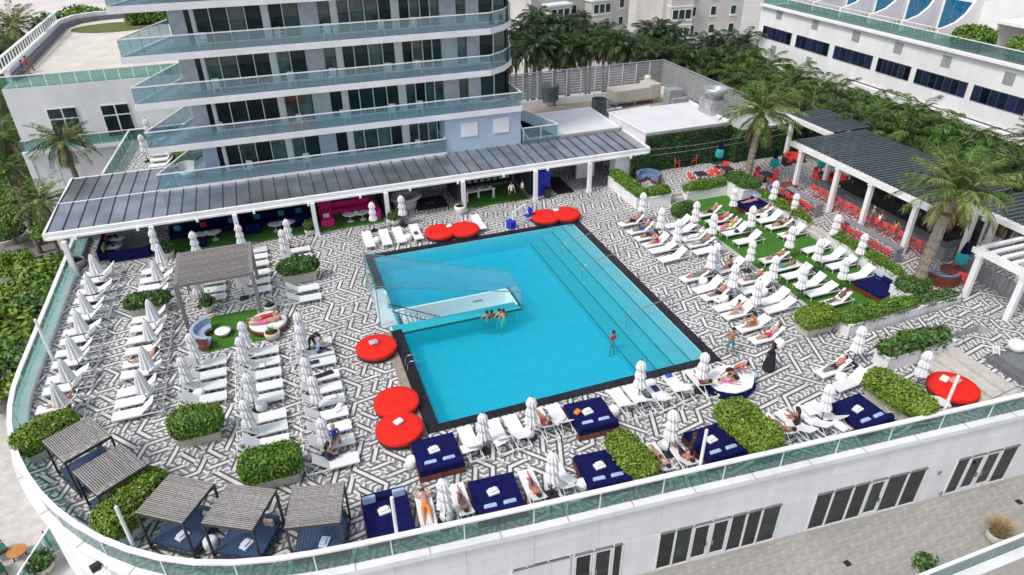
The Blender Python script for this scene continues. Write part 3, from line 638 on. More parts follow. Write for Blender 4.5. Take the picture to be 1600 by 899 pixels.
for xs_, kinds in DG:
    n_ = max(1, round((xs_[0]-prev)/2.3))
    for k in range(n_): wallbox('wall_panel', prev+(xs_[0]-prev)*k/n_+.006, prev+(xs_[0]-prev)*(k+1)/n_-.006, LT, DT-.01, .05, .02, wallp)
    for k, ch in enumerate(kinds):
        a, b = xs_[k], xs_[k+1]
        wallbox('glass_pane', a+.05, b-.05, LT+.09, DT-.1, .02, .01, shadeglass)
        wallbox('door_frame' if ch == 'd' else 'window_frame', a-.03, a+.05, LT, DT, .08, .03, alu)
        if ch == 'd':
            wallbox('door_frame', a+.05, a+.13, LT+.1, DT-.1, .05, .035, alu); wallbox('door_frame', b-.13, b-.05, LT+.1, DT-.1, .05, .035, alu); wallbox('door_frame', a+.13, b-.13, LT+.1, LT+.25, .05, .035, alu); wallbox('door_frame', a+.13, b-.13, DT-.22, DT-.1, .05, .035, alu)
            wallbox('door_handle', a+.15 if kinds[k-1:k] == 'd' else b-.19, a+.19 if kinds[k-1:k] == 'd' else b-.15, -4.05, -3.75, .05, .09, steel)
    wallbox('window_frame', xs_[-1]-.03, xs_[-1]+.03, LT, DT, .08, .03, alu); wallbox('window_head', xs_[0], xs_[-1], DT-.1, DT-.01, .08, .032, mat('head_grey', (.2, .2, .21), .6)); wallbox('door_sill', xs_[0], xs_[-1], LT, LT+.09, .08, .028, alu)
    prev = xs_[-1]
wallbox('wall_panel', prev+.006, prev+3, LT, DT-.01, .05, .02, wallp)
for (px, py) in ((1466, 737), (1468, 769)):
    p = onW(px, py); MB().lathe([(.0, 0), (.13, 0), (.13, .05), (.04, .07)], 12).build('wall_lamp', steel, pod).matrix_local = Matrix.Translation((p[0], p[1]-.06, p[2])) @ Matrix.Rotation(pi/2, 4, 'X')
# lower terrace with wood-look planks
tile = objvar(mat('greige_plank_tile', (.34, .325, .305), .75, var=.14, scale=3), .09)
lt = tag(MB().prism([(2, 7), (60, 7), (60, 15.6), (2, 20)], LT-.4, LT).build('lower_terrace', mat('grout', (.30, .28, .26), .9)), kind='structure')
plank = MB().box((0, 0, 0), (1.86, .21, .02)).mesh('plank', tile)
TER = [(9.5, 12.0), (45, 12.0), (45, 15.0), (9.5, 17.3)]
cnt = 0; rest = MB()
cand = []
for r in range(34):
    for c in range(22):
        x = 8.5+c*1.87+(r*.71 % 1.87); y = 10.3+r*.216
        if y < 12.3 or y > wl_y(x)-.25 or x > 40: continue
        cand.append((math.hypot(x, y), x, y))
cand.sort()
for k, (_, x, y) in enumerate(cand):
    if k < 300: put('plank', plank, lt, (x, y, LT+.006))
    else: rest.box((x, y, LT+.006), (1.86, .21, .02))
if rest.v: tag(rest.build('plank_field', tile, lt), kind='stuff')
lr = thing('glass_railing', 'teal glass railing with white cap along the lower terrace edge', 'railing', (20, 12.0, LT))
for k in range(26):
    MB().box((-10+1.3*k+.65, 0, .52), (1.27, .02, .95)).build('glass_panel', railglass, lr); MB().box((-10+1.3*k, .03, .5), (.05, .05, 1.0)).build('rail_post', alu, lr)
MB().box((7, 0, 1.03), (34, .16, .07)).build('top_rail', white, lr); MB().box((7, -.25, -.1), (34, .45, .3)).build('kerb', wallw, lr)
for i, (px, py) in enumerate(((1324, 881), (1592, 785))):
    p = G(px, py, LT); dr = MB().box((0, 0, .022), (.3, .3, .02)); dr.box((0, 0, .03), (.36, .03, .02)); tag(dr.build('floor_drain', dark, loc=p), ['square dark drain in the lower terrace near the flowering pot', 'square dark drain in the lower terrace by the grass pot'][i], 'drain')
# terrace at the far lower left
ll = tag(MB().prism([(-40, 20), (-9, 20), (-13.2, 28), (-14.9, 33), (-14.9, 45), (-40, 45)], LT-.4, LT).build('side_terrace', mat('pale_plank_floor', (.46, .44, .42), .8, var=.15, scale=2)), kind='structure')
# ================================================================ tower with glass balconies
YB, YF = 52.3, 54.4
tow = thing('hotel_tower', 'glass and white hotel tower with wrap-around balconies behind the pergola', 'tower', (5, 54, 0))
TO = Vector((5, 54, 0))
def tw(mb, nm, m, parent=None, **k): 
    mb.v = [(v[0]-5, v[1]-54, v[2]) for v in mb.v]; return mb.build(nm, m, parent or tow, **k)
seg0 = [(317.5, 340, 'c'), (340, 347.8, 'j'), (347.8, 352.5, 'p'), (352.5, 373.7, 'w'), (373.7, 398.9, 'w'), (398.9, 422.8, 'w'), (422.8, 446, 'w'), (446, 455.6, 'p'), (455.6, 475, 'w'), (475, 498, 'w'), (498, 523.7, 'c'), (523.7, 542, 'w'), (542, 551, 'p'), (551, 568, 'w'), (568, 589, 'w'), (589, 609.5, 'w'), (609.5, 627.5, 'w'), (627.5, 638, 'p'), (638, 653, 'w'), (653, 668, 'w'), (668, 682, 'w'), (682, 696, 'w')]
fx = lambda px: onY(px, 232-.14*(px-400), YF)[0]
SEG = [(fx(a), fx(b), c) for a, b, c in seg0]
xe = SEG[-1][1]
UPS = [(xe, xe+1.25, 'c'), (xe+1.25, xe+2.1, 'w'), (xe+2.1, xe+3.1, 'c'), (xe+3.1, xe+4.3, 'w'), (xe+4.3, xe+5.4, 'w')]
def arc_side(x, y, pts): return [(x+a, y+b) for a, b in pts]
curtain = objvar(mat('curtain_behind_glass', (.05, .10, .095), .06, var=.5, scale=1.2, spec=.9), .6)
NF = 7
for k in range(NF):
    zt = 3.3+3.13*k; zb = zt-.45
    right = [(13.1, YB), (13.1, YF+.5)] if k == 0 else ([(19.7, YB), (19.7, YF+2.5)] if k == 1 else [(17.1, YB), (18.6, YB+1.1), (19.8, YB+2.8), (20.4, YB+5), (20.6, YB+9)])
    front = [(-8.6, YB)]+right
    poly = [(-5.6, 59.2), (-8.6, YB)]+right+([(13.1, 59.2)] if k == 0 else [(right[-1][0], 61.3)] if k > 1 else [(19.7, 59.2)])
    slb = tw(MB().prism(poly, zb, zt), 'balcony_slab', white)
    tw(MB().prism(offset_line(poly, .12) if 0 else [(p[0]*.995+.02, p[1]+.06) for p in poly], zt, zt+.012), 'balcony_floor', mat('blue_grey_balcony_floor', (.20, .25, .31), .6, var=.1), slb)
    path = [(-5.9, 58.9), (-8.5, YB+.08)]+([(r[0]-.08, r[1]+.08) for r in right])
    for a, b in zip(path[:-1], path[1:]):
        L = math.dist(a, b); n = max(1, round(L/1.4)); an = math.atan2(b[1]-a[1], b[0]-a[0])
        for q in range(n):
            t = (q+.5)/n; c = (a[0]+(b[0]-a[0])*t-5, a[1]+(b[1]-a[1])*t-54, zt+.56)
            MB().box((0, 0, 0), (L/n-.03, .02, 1.0)).build('glass_panel', balglass, slb, c, an)
            MB().box((0, 0, 0), (.02, .03, 1.06)).build('glass_joint', mat('glass_joint', (.16, .24, .26), .4), slb, (a[0]+(b[0]-a[0])*q/n-5, a[1]+(b[1]-a[1])*q/n-54, zt+.54), an)
        tw(MB().beam((a[0], a[1], zt+1.11), (b[0], b[1], zt+1.11), .09, .07), 'top_rail', white, slb)
    z0, z1 = zt+.012, zt+3.13-.45
    segs = SEG if k == 0 else SEG+UPS
    for a, b, c in segs:
        if c == 'w':
            wp_ = tw(MB().box(((a+b)/2, YF+.10, (z0+z1)/2), (b-a-.1, .03, z1-z0-.16)), 'window_pane', winglass if rnd.random() < .55 else curtain)
            tw(MB().box((a+.03, YF, (z0+z1)/2), (.07, .16, z1-z0)), 'mullion', alu, wp_)
            tw(MB().box(((a+b)/2, YF+.02, z1-.05), (b-a-.06, .1, .09)), 'window_head', alu, wp_); tw(MB().box(((a+b)/2, YF+.02, z0+.06), (b-a-.06, .1, .1)), 'window_sill', alu, wp_)
        elif c == 'c': tw(MB().box(((a+b)/2, YF+.05, (z0+z1)/2), (b-a, .5, z1-z0)), 'column', greycol if k else bluewall)
        elif c == 'p': tw(MB().box(((a+b)/2, YF+.02, (z0+z1)/2), (b-a, .34, z1-z0)), 'pier', white)
        else: tw(MB().box(((a+b)/2, YF+.25, (z0+z1)/2), (b-a, .1, z1-z0)), 'side_light', winglass)
    # side walls of the storey
    xl = SEG[0][0]; tw(MB().prism([(xl, YF+.3), (xl+.4, YF+.3), (xl+1.7, 59), (xl+1.3, 59)], z0, z1), 'side_wall', greycol)
    if k: tw(MB().prism([(xe+5.4, YF-.1), (xe+5.6, YF-.1), (xe+6.2, 61), (xe+5.9, 61)], z0, z1), 'side_wall', winglass)
tw(MB().prism([(SEG[0][0]+.4, YF+.4), (xe+5.2, YF+.4), (xe+5.2, 61.2), (SEG[0][0]+1.8, 60)], -9, 3.3+3.13*NF), 'core', mat('dark_interior', (.03, .035, .04), .8))
tw(MB().prism(rect(13.12, 19.65, YB+.25, 58.6), 0, 5.93), 'plant_room_wall', bluewall)
for (a, b, c, d) in ((721, 746, 190, 215), (771, 795, 183, 209)):
    p = onY(a, d, YB+.22); q = onY(b, c, YB+.22); tw(MB().box(((p[0]+q[0])/2, YB+.22, (p[2]+q[2])/2), (q[0]-p[0], .06, q[2]-p[2])), 'wall_vent', white)
# a few chairs and tables on the balconies, seen through the glass
wch = MB(); wch.box((0, 0, .42), (.5, .5, .05)); wch.box((0, .24, .68), (.5, .05, .5))
for sx in (-1, 1):
    for sy in (-1, 1): wch.box((sx*.22, sy*.22, .2), (.04, .04, .4))
def chairproto(nm, lab, m, back=.5, arms=False, h=.45, w=.5):
    t = thing(nm, lab, 'chair')
    MB().box((0, 0, h), (w, w, .05)).build('seat', m, t, bev=.015, seg=1); MB().box((0, w/2-.02, h+.05+back/2), (w, .04, back)).build('backrest', m, t, bev=.012, seg=1)
    for sx in (-1, 1):
        for sy in (-1, 1): MB().beam((sx*(w/2-.03), sy*(w/2-.03), h), (sx*w/2, sy*w/2, 0), .04).build('leg', m, t)
        if arms: MB().box((sx*w/2, 0, h+.22), (.04, w*.9, .04)).build('arm', m, t)
    return Proto(t)
bch = chairproto('balcony_chair', 'white metal chair behind the balcony glass', alu, arms=True)
FLN = ['lowest', 'second lowest', 'third lowest', 'fourth lowest']
bi = 0
for k in range(4):
    for q, x in enumerate((-3.4, 1.9, 5.2, 9.0, 11.2) if k else (-2.2, 2.3, 11.0)):
        bch.place((x+rnd.uniform(-.3, .3), YB+.85, 3.315+3.13*k), rnd.uniform(-.6, .6), f'white balcony chair on the {FLN[k]} tower balcony, {ORD[q]} from the left', 'white balcony chairs')
chs = thing('balcony_lounge_chair', 'curved wicker lounge chair at the left end of the lowest balcony', 'chair', (-6.6, 54.2, 3.315), .4)
MB().lathe([(.5, .1), (.62, .4), (.6, .45), (.3, .42), (.0, .40)], 14).build('seat', slingg, chs, smooth=True)
bb = MB()
for q in range(8):
    a0, a1 = pi*.1+q*.1*pi, pi*.1+(q+1)*.1*pi
    bb.quad((.6*math.cos(a0), .6*math.sin(a0), .42), (.6*math.cos(a1), .6*math.sin(a1), .42), (.75*math.cos(a1), .75*math.sin(a1), 1.05), (.75*math.cos(a0), .75*math.sin(a0), 1.05)); bb.quad((.55*math.cos(a0), .55*math.sin(a0), .42), (.55*math.cos(a1), .55*math.sin(a1), .42), (.7*math.cos(a1), .7*math.sin(a1), 1.05), (.7*math.cos(a0), .7*math.sin(a0), 1.05))
    bb.quad((.7*math.cos(a0), .7*math.sin(a0), 1.05), (.7*math.cos(a1), .7*math.sin(a1), 1.05), (.75*math.cos(a1), .75*math.sin(a1), 1.05), (.75*math.cos(a0), .75*math.sin(a0), 1.05))
bb.build('backrest', slingg, chs)
# terrace rail box at the right foot of the tower
tr_ = thing('glass_railing', 'teal glass railing of the small terrace at the right foot of the tower', 'railing', (21.5, 52.6, 3.3))
for (a, b) in (((-1.6, 0), (1.6, 0)), ((1.6, 0), (-.8, 8.5))):
    L = math.dist(a, b); n = round(L/1.3); an = math.atan2(b[1]-a[1], b[0]-a[0])
    for q in range(n):
        t = (q+.5)/n; MB().box((0, 0, 0), (L/n-.03, .02, 1.0)).build('glass_panel', balglass, tr_, (a[0]+(b[0]-a[0])*t, a[1]+(b[1]-a[1])*t, .55), an)
        MB().box((0, 0, .54), (.05, .05, 1.08)).build('rail_post', alu, tr_, (a[0]+(b[0]-a[0])*q/n, a[1]+(b[1]-a[1])*q/n, 0), an)
    MB().beam(a+(1.1,), b+(1.1,), .09, .07).build('top_rail', white, tr_)
MB().prism([(-1.7, -.1), (1.7, -.1), (-.7, 8.7), (-1.7, 8.7)], -.3, 0).build('floor', mat('slate_floor', (.12, .14, .18), .7), tr_)
# ================================================================ pergola with a standing-seam roof along the tower
pg = thing('seam_roof_pergola', 'long white pergola with grey standing-seam metal roof below the tower', 'pergola', (5, 48, 0))
def pgm(mb, nm, m, **k): mb.v = [(v[0]-5, v[1]-48, v[2]) for v in mb.v]; return mb.build(nm, m, pg, **k)
NX = 49; XA, XBr = -15.2, 29.3; dx = (XBr-XA)/NX
def slab4(mb, pts, th):   # sheet over four points, given thickness
    a = [Vector(p) for p in pts]; b = [v-Vector((0, 0, th)) for v in a]
    return mb.add(a+b, [(0, 1, 2, 3), (7, 6, 5, 4), (0, 4, 5, 1), (1, 5, 6, 2), (2, 6, 7, 3), (3, 7, 4, 0)])
for k in range(NX):
    a, b = XA+dx*k, XA+dx*(k+1)
    pgm(slab4(MB(), [(a+.02, 48.1, 2.98), (b-.02, 48.1, 2.98), (b-.02, 52.55, 3.12), (a+.02, 52.55, 3.12)], .04), 'roof_panel', roofm)
    pgm(MB().beam((a, 48.1, 3.0), (a, 52.55, 3.14), .055, .07), 'roof_seam', seamm)
    if b < -7.6:
        pgm(slab4(MB(), [(a+.02, 52.7, 3.12), (b-.02, 52.7, 3.12), (b-.02, 58.1, 2.9), (a+.02, 58.1, 2.9)], .04), 'roof_panel', roofm); pgm(MB().beam((a, 52.7, 3.14), (a, 58.1, 2.92), .055, .07), 'roof_seam', seamm)
pgm(MB().box((-11.4, 52.62, 3.12), (7.7, .12, .07)), 'ridge_cap', white)
pgm(MB().box((7.05, 47.98, 2.76), (45, .22, .48)), 'fascia_beam', white, bev=.015, seg=1); pgm(MB().box((7.05, 47.82, 2.60), (44.6, .12, .14)), 'lower_beam', white)
pgm(MB().beam((-15.32, 47.9, 2.9), (-15.32, 58.1, 2.86), .16, .3), 'end_beam', white); pgm(MB().beam((29.42, 47.9, 2.8), (29.42, 52.6, 2.86), .18, .55), 'end_beam', white); pgm(MB().box((-11.5, 58.2, 2.8), (7.6, .16, .26)), 'end_beam', white)
for x, y in ((-14.2, 47.2), (-9, 47.6), (-3.65, 47.6), (1.68, 47.6), (7.04, 47.6), (13.03, 47.6), (19.06, 47.6), (23.85, 47.6)):
    pgm(MB().box((x, y, 1.3), (.3, .3, 2.56)), 'post', white, bev=.012, seg=1); pgm(MB().box((x, y, .12), (.38, .38, .24)), 'post_base', white)
    pgm(MB().box((x, 50.2, 2.72), (.14, 4.4, .24)), 'rafter', white)
for k in range(12): pgm(MB().box((-13.6+3.75*k, 47.72, 2.48), (.16, .16, .2)), 'spot_lamp', white)
pgm(MB().box((27.2, 48.6, 1.4), (1.5, 1.0, 2.8)), 'end_pier', white)
pgm(MB().box((28.3, 48.35, 2.45), (2.2, .4, .1)), 'soffit', white)
# rear walls below the pergola
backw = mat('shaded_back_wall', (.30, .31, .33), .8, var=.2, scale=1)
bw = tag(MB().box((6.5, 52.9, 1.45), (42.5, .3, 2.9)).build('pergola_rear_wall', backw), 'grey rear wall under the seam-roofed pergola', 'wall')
for x in (-3.65, 1.68, 7.04, 13.03, 19.06):
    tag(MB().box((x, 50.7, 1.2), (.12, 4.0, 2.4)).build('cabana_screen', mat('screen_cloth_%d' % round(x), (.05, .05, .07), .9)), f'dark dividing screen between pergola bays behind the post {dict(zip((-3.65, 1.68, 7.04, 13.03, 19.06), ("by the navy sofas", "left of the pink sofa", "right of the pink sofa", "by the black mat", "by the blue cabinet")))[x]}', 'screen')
lw = thing('service_door', 'white service door with a dark knob at the right end of the pergola', 'door', (24.9, 50.6, 0))
MB().box((0, 0, 1.15), (1.7, .12, 2.3)).build('leaf', white, lw); MB().lathe([(.1, 0), (.1, .06)], 12).build('knob', dark, lw).matrix_local = Matrix.Translation((.25, -.07, 1.3)) @ Matrix.Rotation(pi/2, 4, 'X')
MB().box((0, .02, 1.2), (1.9, .1, 2.42)).build('frame', greyst, lw)
dkfl = tag(MB().prism(rect(24.0, 26.0, 48.3, 51.5), .008, .02).build('entrance_floor', greyst), kind='structure')
# ================================================================ left wing with roof terrace
lb = thing('left_wing_building', 'white hotel wing with roof terrace and two dark windows at upper left', 'building', (-12, 80, 0))
def lbm(mb, nm, m, **k): mb.v = [(v[0]+12, v[1]-80, v[2]) for v in mb.v]; return mb.build(nm, m, lb, **k)
YL = 70.0; TZ = 7.35; XL = -21.2
lbm(MB().prism([(XL, YL), (2, YL), (2, 100), (-6, 104), (-14, 104.5), (-19, 103), (-21.4, 99)], -9, TZ-.01), 'wall', wallw)
lbm(MB().prism([(XL+.3, YL+.3), (1.5, YL+.3), (1.5, 99.5), (-6, 103.5), (-14, 104), (-18.6, 102.5), (-21, 98.7)], TZ, TZ+.012), 'terrace_floor', cream)
lbm(MB().lathe([(3.5, 0), (3.5, .03)], 40, (-15.5, 97.2, TZ+.012), sx=1.35, sy=.95), 'putting_green', mat('olive_turf', (.11, .13, .03), .95, var=.2))
WALLP = [(-21.0, 73), (-21.3, 98.6), (-20.3, 101.6), (-18.3, 103), (-14, 104), (-8, 103.8)]
ribbon(MB(), [(p[0]+12, p[1]-80) for p in offset_line(WALLP, -.40)], [(p[0]+12, p[1]-80) for p in offset_line(WALLP, -.02)], TZ, TZ+.55).build('parapet_seat', mat('dark_seat', (.17, .17, .18), .8), lb)
ribbon(MB(), [(p[0]+12, p[1]-80) for p in WALLP], [(p[0]+12, p[1]-80) for p in offset_line(WALLP, .45)], TZ, TZ+1.0).build('parapet_wall', white, lb)
for k in range(26):
    y = 72.5+k*1.0; lbm(MB().box((-21.45, y, TZ+1.5), (.12, .12, 1.0)), 'baluster', white)
lbm(MB().box((-21.35, 85, TZ+2.02), (.3, 27, .08)), 'baluster_rail', white); lbm(MB().box((-21.35, 85, TZ+1.02), (.34, 27, .08)), 'baluster_rail', white)
for k in range(15):
    x = XL+.6+k*1.15; lbm(MB().box((x, YL+.05, TZ+.5), (1.1, .02, .95)), 'glass_panel', railglass)
lbm(MB().box((-12.2, YL+.05, TZ+1.02), (18.4, .12, .07)), 'top_rail', white)
for (a, b, c, d) in ((71, 108, 171, 209), (155, 190, 165, 205)):
    p = onY(a, c, YL); q = onY(b, d, YL); x0_, x1_ = p[0], p[0]+2.35; z1_, z0_ = p[2], p[2]-2.9
    lbm(MB().box(((x0_+x1_)/2, YL-.02, (z0_+z1_)/2), (x1_-x0_, .1, z1_-z0_)), 'window_frame', alu)
    zs = (z0_, z1_-.95, z1_); xs_ = (x0_, (x0_+x1_)/2, x1_)
    for i in range(2):
        for j in range(2): lbm(MB().box(((xs_[i]+xs_[i+1])/2, YL-.07, (zs[j]+zs[j+1])/2), (xs_[i+1]-xs_[i]-.14, .03, zs[j+1]-zs[j]-.14)), 'window_pane', winglass)
lbm(MB().box((-12, YL-.25, 1.75), (18.8, .6, .3)), 'cornice', white); 
for k in range(14): lbm(MB().box((-20.8+1.3*k, YL-.5, 2.45), (1.26, .02, .95)), 'glass_panel', railglass)
lbm(MB().box((-12, YL-.5, 2.96), (18.4, .1, .07)), 'top_rail', white)
lbm(MB().box((-21.25, YL-.03, -3.5), (.5, .1, 10.4)), 'corner_pilaster', white); lbm(MB().box((-19.2, YL-.02, -3), (.06, .06, 9.5)), 'downpipe', white)
# small sun terrace behind the pergola roof, left of the tower
lt2 = tag(MB().prism([(-13.2, 58.4), (-6, 58.4), (-6, 69.3), (-12.4, 69.3)], 1.4, 1.9).build('upper_terrace', deckm), kind='structure')
pave('paver_field', [(-13.2, 58.4), (-6, 58.4), (-6, 69.3), (-12.4, 69.3)], [], 1.9, lt2)
tr2 = thing('glass_railing', 'teal glass railing of the small sun terrace left of the tower', 'railing', (-12.8, 64, 1.9))
for (a, b) in (((-.4, -5.6), (.4, 5.3)), ((.4, 5.3), (6, 5.3))):
    L = math.dist(a, b); n = round(L/1.3); an = math.atan2(b[1]-a[1], b[0]-a[0])
    for q in range(n):
        t = (q+.5)/n; MB().box((0, 0, 0), (L/n-.03, .02, 1.0)).build('glass_panel', railglass, tr2, (a[0]+(b[0]-a[0])*t, a[1]+(b[1]-a[1])*t, .55), an); MB().box((0, 0, .5), (.05, .05, 1.0)).build('rail_post', alu, tr2, (a[0]+(b[0]-a[0])*q/n, a[1]+(b[1]-a[1])*q/n, 0), an)
    MB().beam(a+(1.08,), b+(1.08,), .14, .08).build('top_rail', white, tr2)
# ================================================================ service roofs and plant yard behind the green wall
def roofslab(nm, lab, poly, z, th, m=None):
    o = thing(nm, lab, 'roof', (poly[0][0], poly[0][1], 0)); ox, oy = poly[0]
    MB().prism([(p[0]-ox, p[1]-oy) for p in poly], z-th, z).build('roof_deck', m or mat('white_membrane', (.66, .66, .68), .6, var=.06, scale=.5), o)
    ins = [(p[0]-ox, p[1]-oy) for p in poly]; n_ = len(ins)
    for i in range(n_):
        a, b = ins[i], ins[(i+1) % n_]; MB().beam(a+(z+.04,), b+(z+.04,), .16, .1).build('edge_trim', white, o)
    return o
roofslab('service_roof', 'flat white membrane roof above the green hedge wall', [(29.6, 48.95), (38.1, 48.95), (38.1, 55.2), (29.3, 55.2)], 3.9, 3.9)
roofslab('service_roof', 'flat white membrane roof between the tower terrace and the plant yard', [(20.4, 52.8), (29.2, 52.8), (29.2, 59.0), (21.5, 59.0)], 3.3, 3.3)
roofslab('service_roof', 'low flat roof with ducts behind the tall palm planter', [(38.4, 48.1), (46, 48.1), (46, 53.5), (38.4, 53.5)], 3.4, 3.4, concrete)
yd = tag(MB().prism(rect(20, 44.5, 55.2, 69), 1.2, 1.6).build('plant_yard_floor', mat('stained_roof_floor', (.36, .31, .25), .9, var=.35, scale=.35)), kind='structure')
pwl = thing('plant_yard_screen', 'grey louvred screen wall round the rooftop plant yard', 'screen wall', (34, 66, 1.6))
louv = objvar(mat('louvre_grey', (.30, .31, .32), .6, var=.1, scale=2), .06)
def screen(a, b):
    L = math.dist(a, b); n = round(L/1.6); an = math.atan2(b[1]-a[1], b[0]-a[0])
    lm = MB()
    bay = L/n
    for q in range(n):
        cx, cy = a[0]+(b[0]-a[0])*(q+.5)/n, a[1]+(b[1]-a[1])*(q+.5)/n
        for r_ in range(9): MB().box((0, 0, 0), (bay-.06, .06, .22)).build('louvre_blade', louv, pwl, (cx, cy, 1.15+.27*r_), an)
        px_, py_ = a[0]+(b[0]-a[0])*q/n, a[1]+(b[1]-a[1])*q/n
        MB().box((0, 0, 1.75), (.09, .12, 3.5)).build('upright', white if a[1] == b[1] else louv, pwl, (px_, py_, 0), an)
        MB().box((0, 0, .35), (bay-.02, .2, .7)).build('base_wall', white, pwl, (cx, cy, 0), an)
    MB().beam(a+(3.56,), b+(3.56,), .14, .1).build('top_rail', louv, pwl); MB().beam(a+(1.0,), b+(1.0,), .1, .1).build('middle_rail', louv, pwl)
screen((-10.5, .6), (7.6, .6)); screen((7.6, .6), (7.6, -14.5))
galv = mat('galvanised_steel', (.45, .46, .47), .45, .6, var=.2, scale=2); dkgr = mat('plant_dark_steel', (.10, .13, .14), .5, .3, var=.35, scale=2)
def fan(lab, px, py, z, r, h):
    x, y, _ = G(px, py, z); t = thing('fan_shroud', lab, 'fan', (x, y, z))
    MB().lathe([(r, .5), (r*1.02, .5+h), (r*.94, .5+h), (r*.92, .55)], 22).build('drum', dkgr, t, smooth=False)
    for q in range(4): MB().box((r*.75*math.cos(q*pi/2+.6), r*.75*math.sin(q*pi/2+.6), .25), (.08, .08, .5)).build('leg', dark, t)
    for q in range(6): MB().box((r*.45*math.cos(q*pi/3), r*.45*math.sin(q*pi/3), .5+h*.7), (r*.8, .25, .03), q*pi/3).build('blade', dark, t)
fan('large dark round fan housing in the plant yard', 857, 163, 1.6, 1.05, 1.5); fan('small dark round fan housing beside the white roof', 935, 182, 1.6, .75, 1.3)
x, y, _ = G(985, 163, 1.6); ah = thing('air_handler', 'beige covered air handling unit on a frame in the plant yard', 'air conditioner', (x, y, 1.6), .06)
hv = mat('beige_sheet_metal', (.50, .46, .40), .6, var=.1, scale=2)
MB().box((-.4, 0, 1.25), (4.2, 1.9, 1.2)).build('casing', hv, ah, bev=.06); MB().box((2.3, 0, 1.35), (1.4, 2.0, 1.5)).build('hood', hv, ah, bev=.08); MB().box((.2, 0, .55), (5.4, 1.7, .12)).build('frame', galv, ah)
for sx in (-2.2, 0, 2.4):
    for sy in (-.75, .75): MB().box((sx, sy, .25), (.1, .1, .5)).build('leg', galv, ah)
x, y, _ = G(1112, 184, 3.4); ct = thing('cooling_tower', 'galvanised cooling tower with round cowl at the right of the plant yard', 'cooling tower', (x, y, 3.4))
MB().box((0, 0, .9), (1.9, 1.9, 1.8)).build('casing', galv, ct, bev=.03, seg=1); MB().lathe([(.8, 1.8), (.8, 2.3), (1.1, 2.35), (1.15, 2.75), (1.0, 2.8), (.7, 2.6), (.65, 2.3)], 20).build('cowl', galv, ct, smooth=True)
x, y, _ = G(1050, 165, 1.6); gb = thing('plant_cabinet', 'grey plant cabinet beside the air handling unit', 'cabinet', (x, y, 1.6)); MB().box((0, 0, .9), (1.6, 1.2, 1.8)).build('casing', louv, gb, bev=.04); MB().box((.3, -.7, .5), (1.8, .8, 1.0)).build('duct', louv, gb, bev=.04)
for i, (px, py, h, r) in enumerate(((1021, 142, 1.5, .28), (1027, 146, 1.3, .3), (1036, 140, 2.3, .38), (1044, 140, 1.6, .3))):
    x, y, _ = G(px, py, 1.6); y = 65.4+.3*(i % 2); x = 37.6+.75*i; t = tag(MB().lathe([(r, 0), (r, h), (r*.6, h+.12), (0.02, h+.15)], 16).build('water_softener_tank', mat('ivory_tank', (.62, .60, .52), .5, var=.1), loc=(x, y, 1.6)), f'ivory tank in the plant yard corner, {ORD[i]} from the left', 'tank', 'ivory tanks')
for i, (px, py, L, an) in enumerate(((985, 178, 4.5, .1), (1000, 182, 3.8, -.1), (955, 178, 2.5, .15))):
    x, y, _ = G(px, py, 1.6); t = thing('pipe_run', f'insulated white pipe run on the plant yard floor, {ORD[i]} from the far right', 'pipe', (x, y, 1.6), an)
    MB().tube([(-L/2, 0, .4), (L/2, 0, .4)], .16, 10).build('pipe', white, t); MB().tube([(-L/2+.5, .1, 0), (-L/2+.5, .1, .4), (-L/2+.9, .8, .5)], .12, 8).build('elbow', galv, t); MB().box((L/4, 0, .12), (.2, .4, .24)).build('support', galv, t)
# ================================================================ right wing
XR = 58.0
rb = thing('right_wing_building', 'long white building with ribbon windows and terraces at upper right', 'building', (XR, 50, 0))
def rbm(mb, nm, m, **k): mb.v = [(v[0]-XR, v[1]-50, v[2]) for v in mb.v]; return mb.build(nm, m, rb, **k)
RT0, RT1 = 8, 72.2
rbm(MB().prism([(XR, RT0), (XR+13, RT0), (XR+24, 72), (XR, RT1)], 4.0, 9.0), 'upper_wall', wallw)
rbm(MB().prism([(XR+2.2, RT0), (XR+13, RT0), (XR+24, 72), (XR+2.2, RT1-8)], -9, 4.0), 'recessed_wall', concrete); rbm(MB().prism([(XR+.02, 56.5), (XR+12, 56.5), (XR+20, RT1-.02), (XR+.02, RT1-.02)], -9, 3.98), 'lower_wall', wallw)
rbm(MB().box((XR-.1, 32.2, 3.6), (.6, 48.2, .5)), 'cornice', white); rbm(MB().box((XR-.06, 40, 9.02), (.7, 64.4, .2)), 'coping', white)
for y in (16, 22.5, 29, 35.5, 42, 48.5, 55): rbm(MB().lathe([(.6, -9), (.6, 3.4)], 18, (XR+1.0, y, 0)), 'column', white)
def ribbon_window(px0, px1, yy0, yy1, n):
    a = onX(px0, yy0, XR)[1]; b = onX(px1, yy1, XR)[1]
    if abs(a-b) < .5: return
    hi, lo = max(a, b)-.3, min(a, b)+.3
    rbm(MB().box((XR-.02, (hi+lo)/2, 6.15), (.1, hi-lo, 1.3)), 'window_frame', mat('dark_frame', (.05, .055, .065), .5))
    for q in range(n):
        w_ = (hi-lo)/n; y = lo+w_*(q+.5); rbm(MB().box((XR-.06, y, 6.15), (.05, w_-.1, 1.2)), 'window_pane', blueglass)
for c in ((1191, 1239, 42, 62), (1243, 1297, 55, 83), (1302, 1365, 72, 103), (1369, 1424, 93, 123), (1428, 1512, 112, 150), (1516, 1606, 139, 178)): ribbon_window(c[0], c[1], c[2], c[3], 6 if c[0] != 1428 else 7)
for y in (3, 12, 18): pass
for (px, py) in ((1218, 23), (1274, 39), (1338, 57), (1404, 75), (1479, 96), (1577, 123)):
    p = onX(px, py, XR); 
    for q in range(5): rbm(MB().box((XR-.03, p[1], p[2]+.4-.2*q), (.06, .95, .15)), 'vent_louvre', louv)
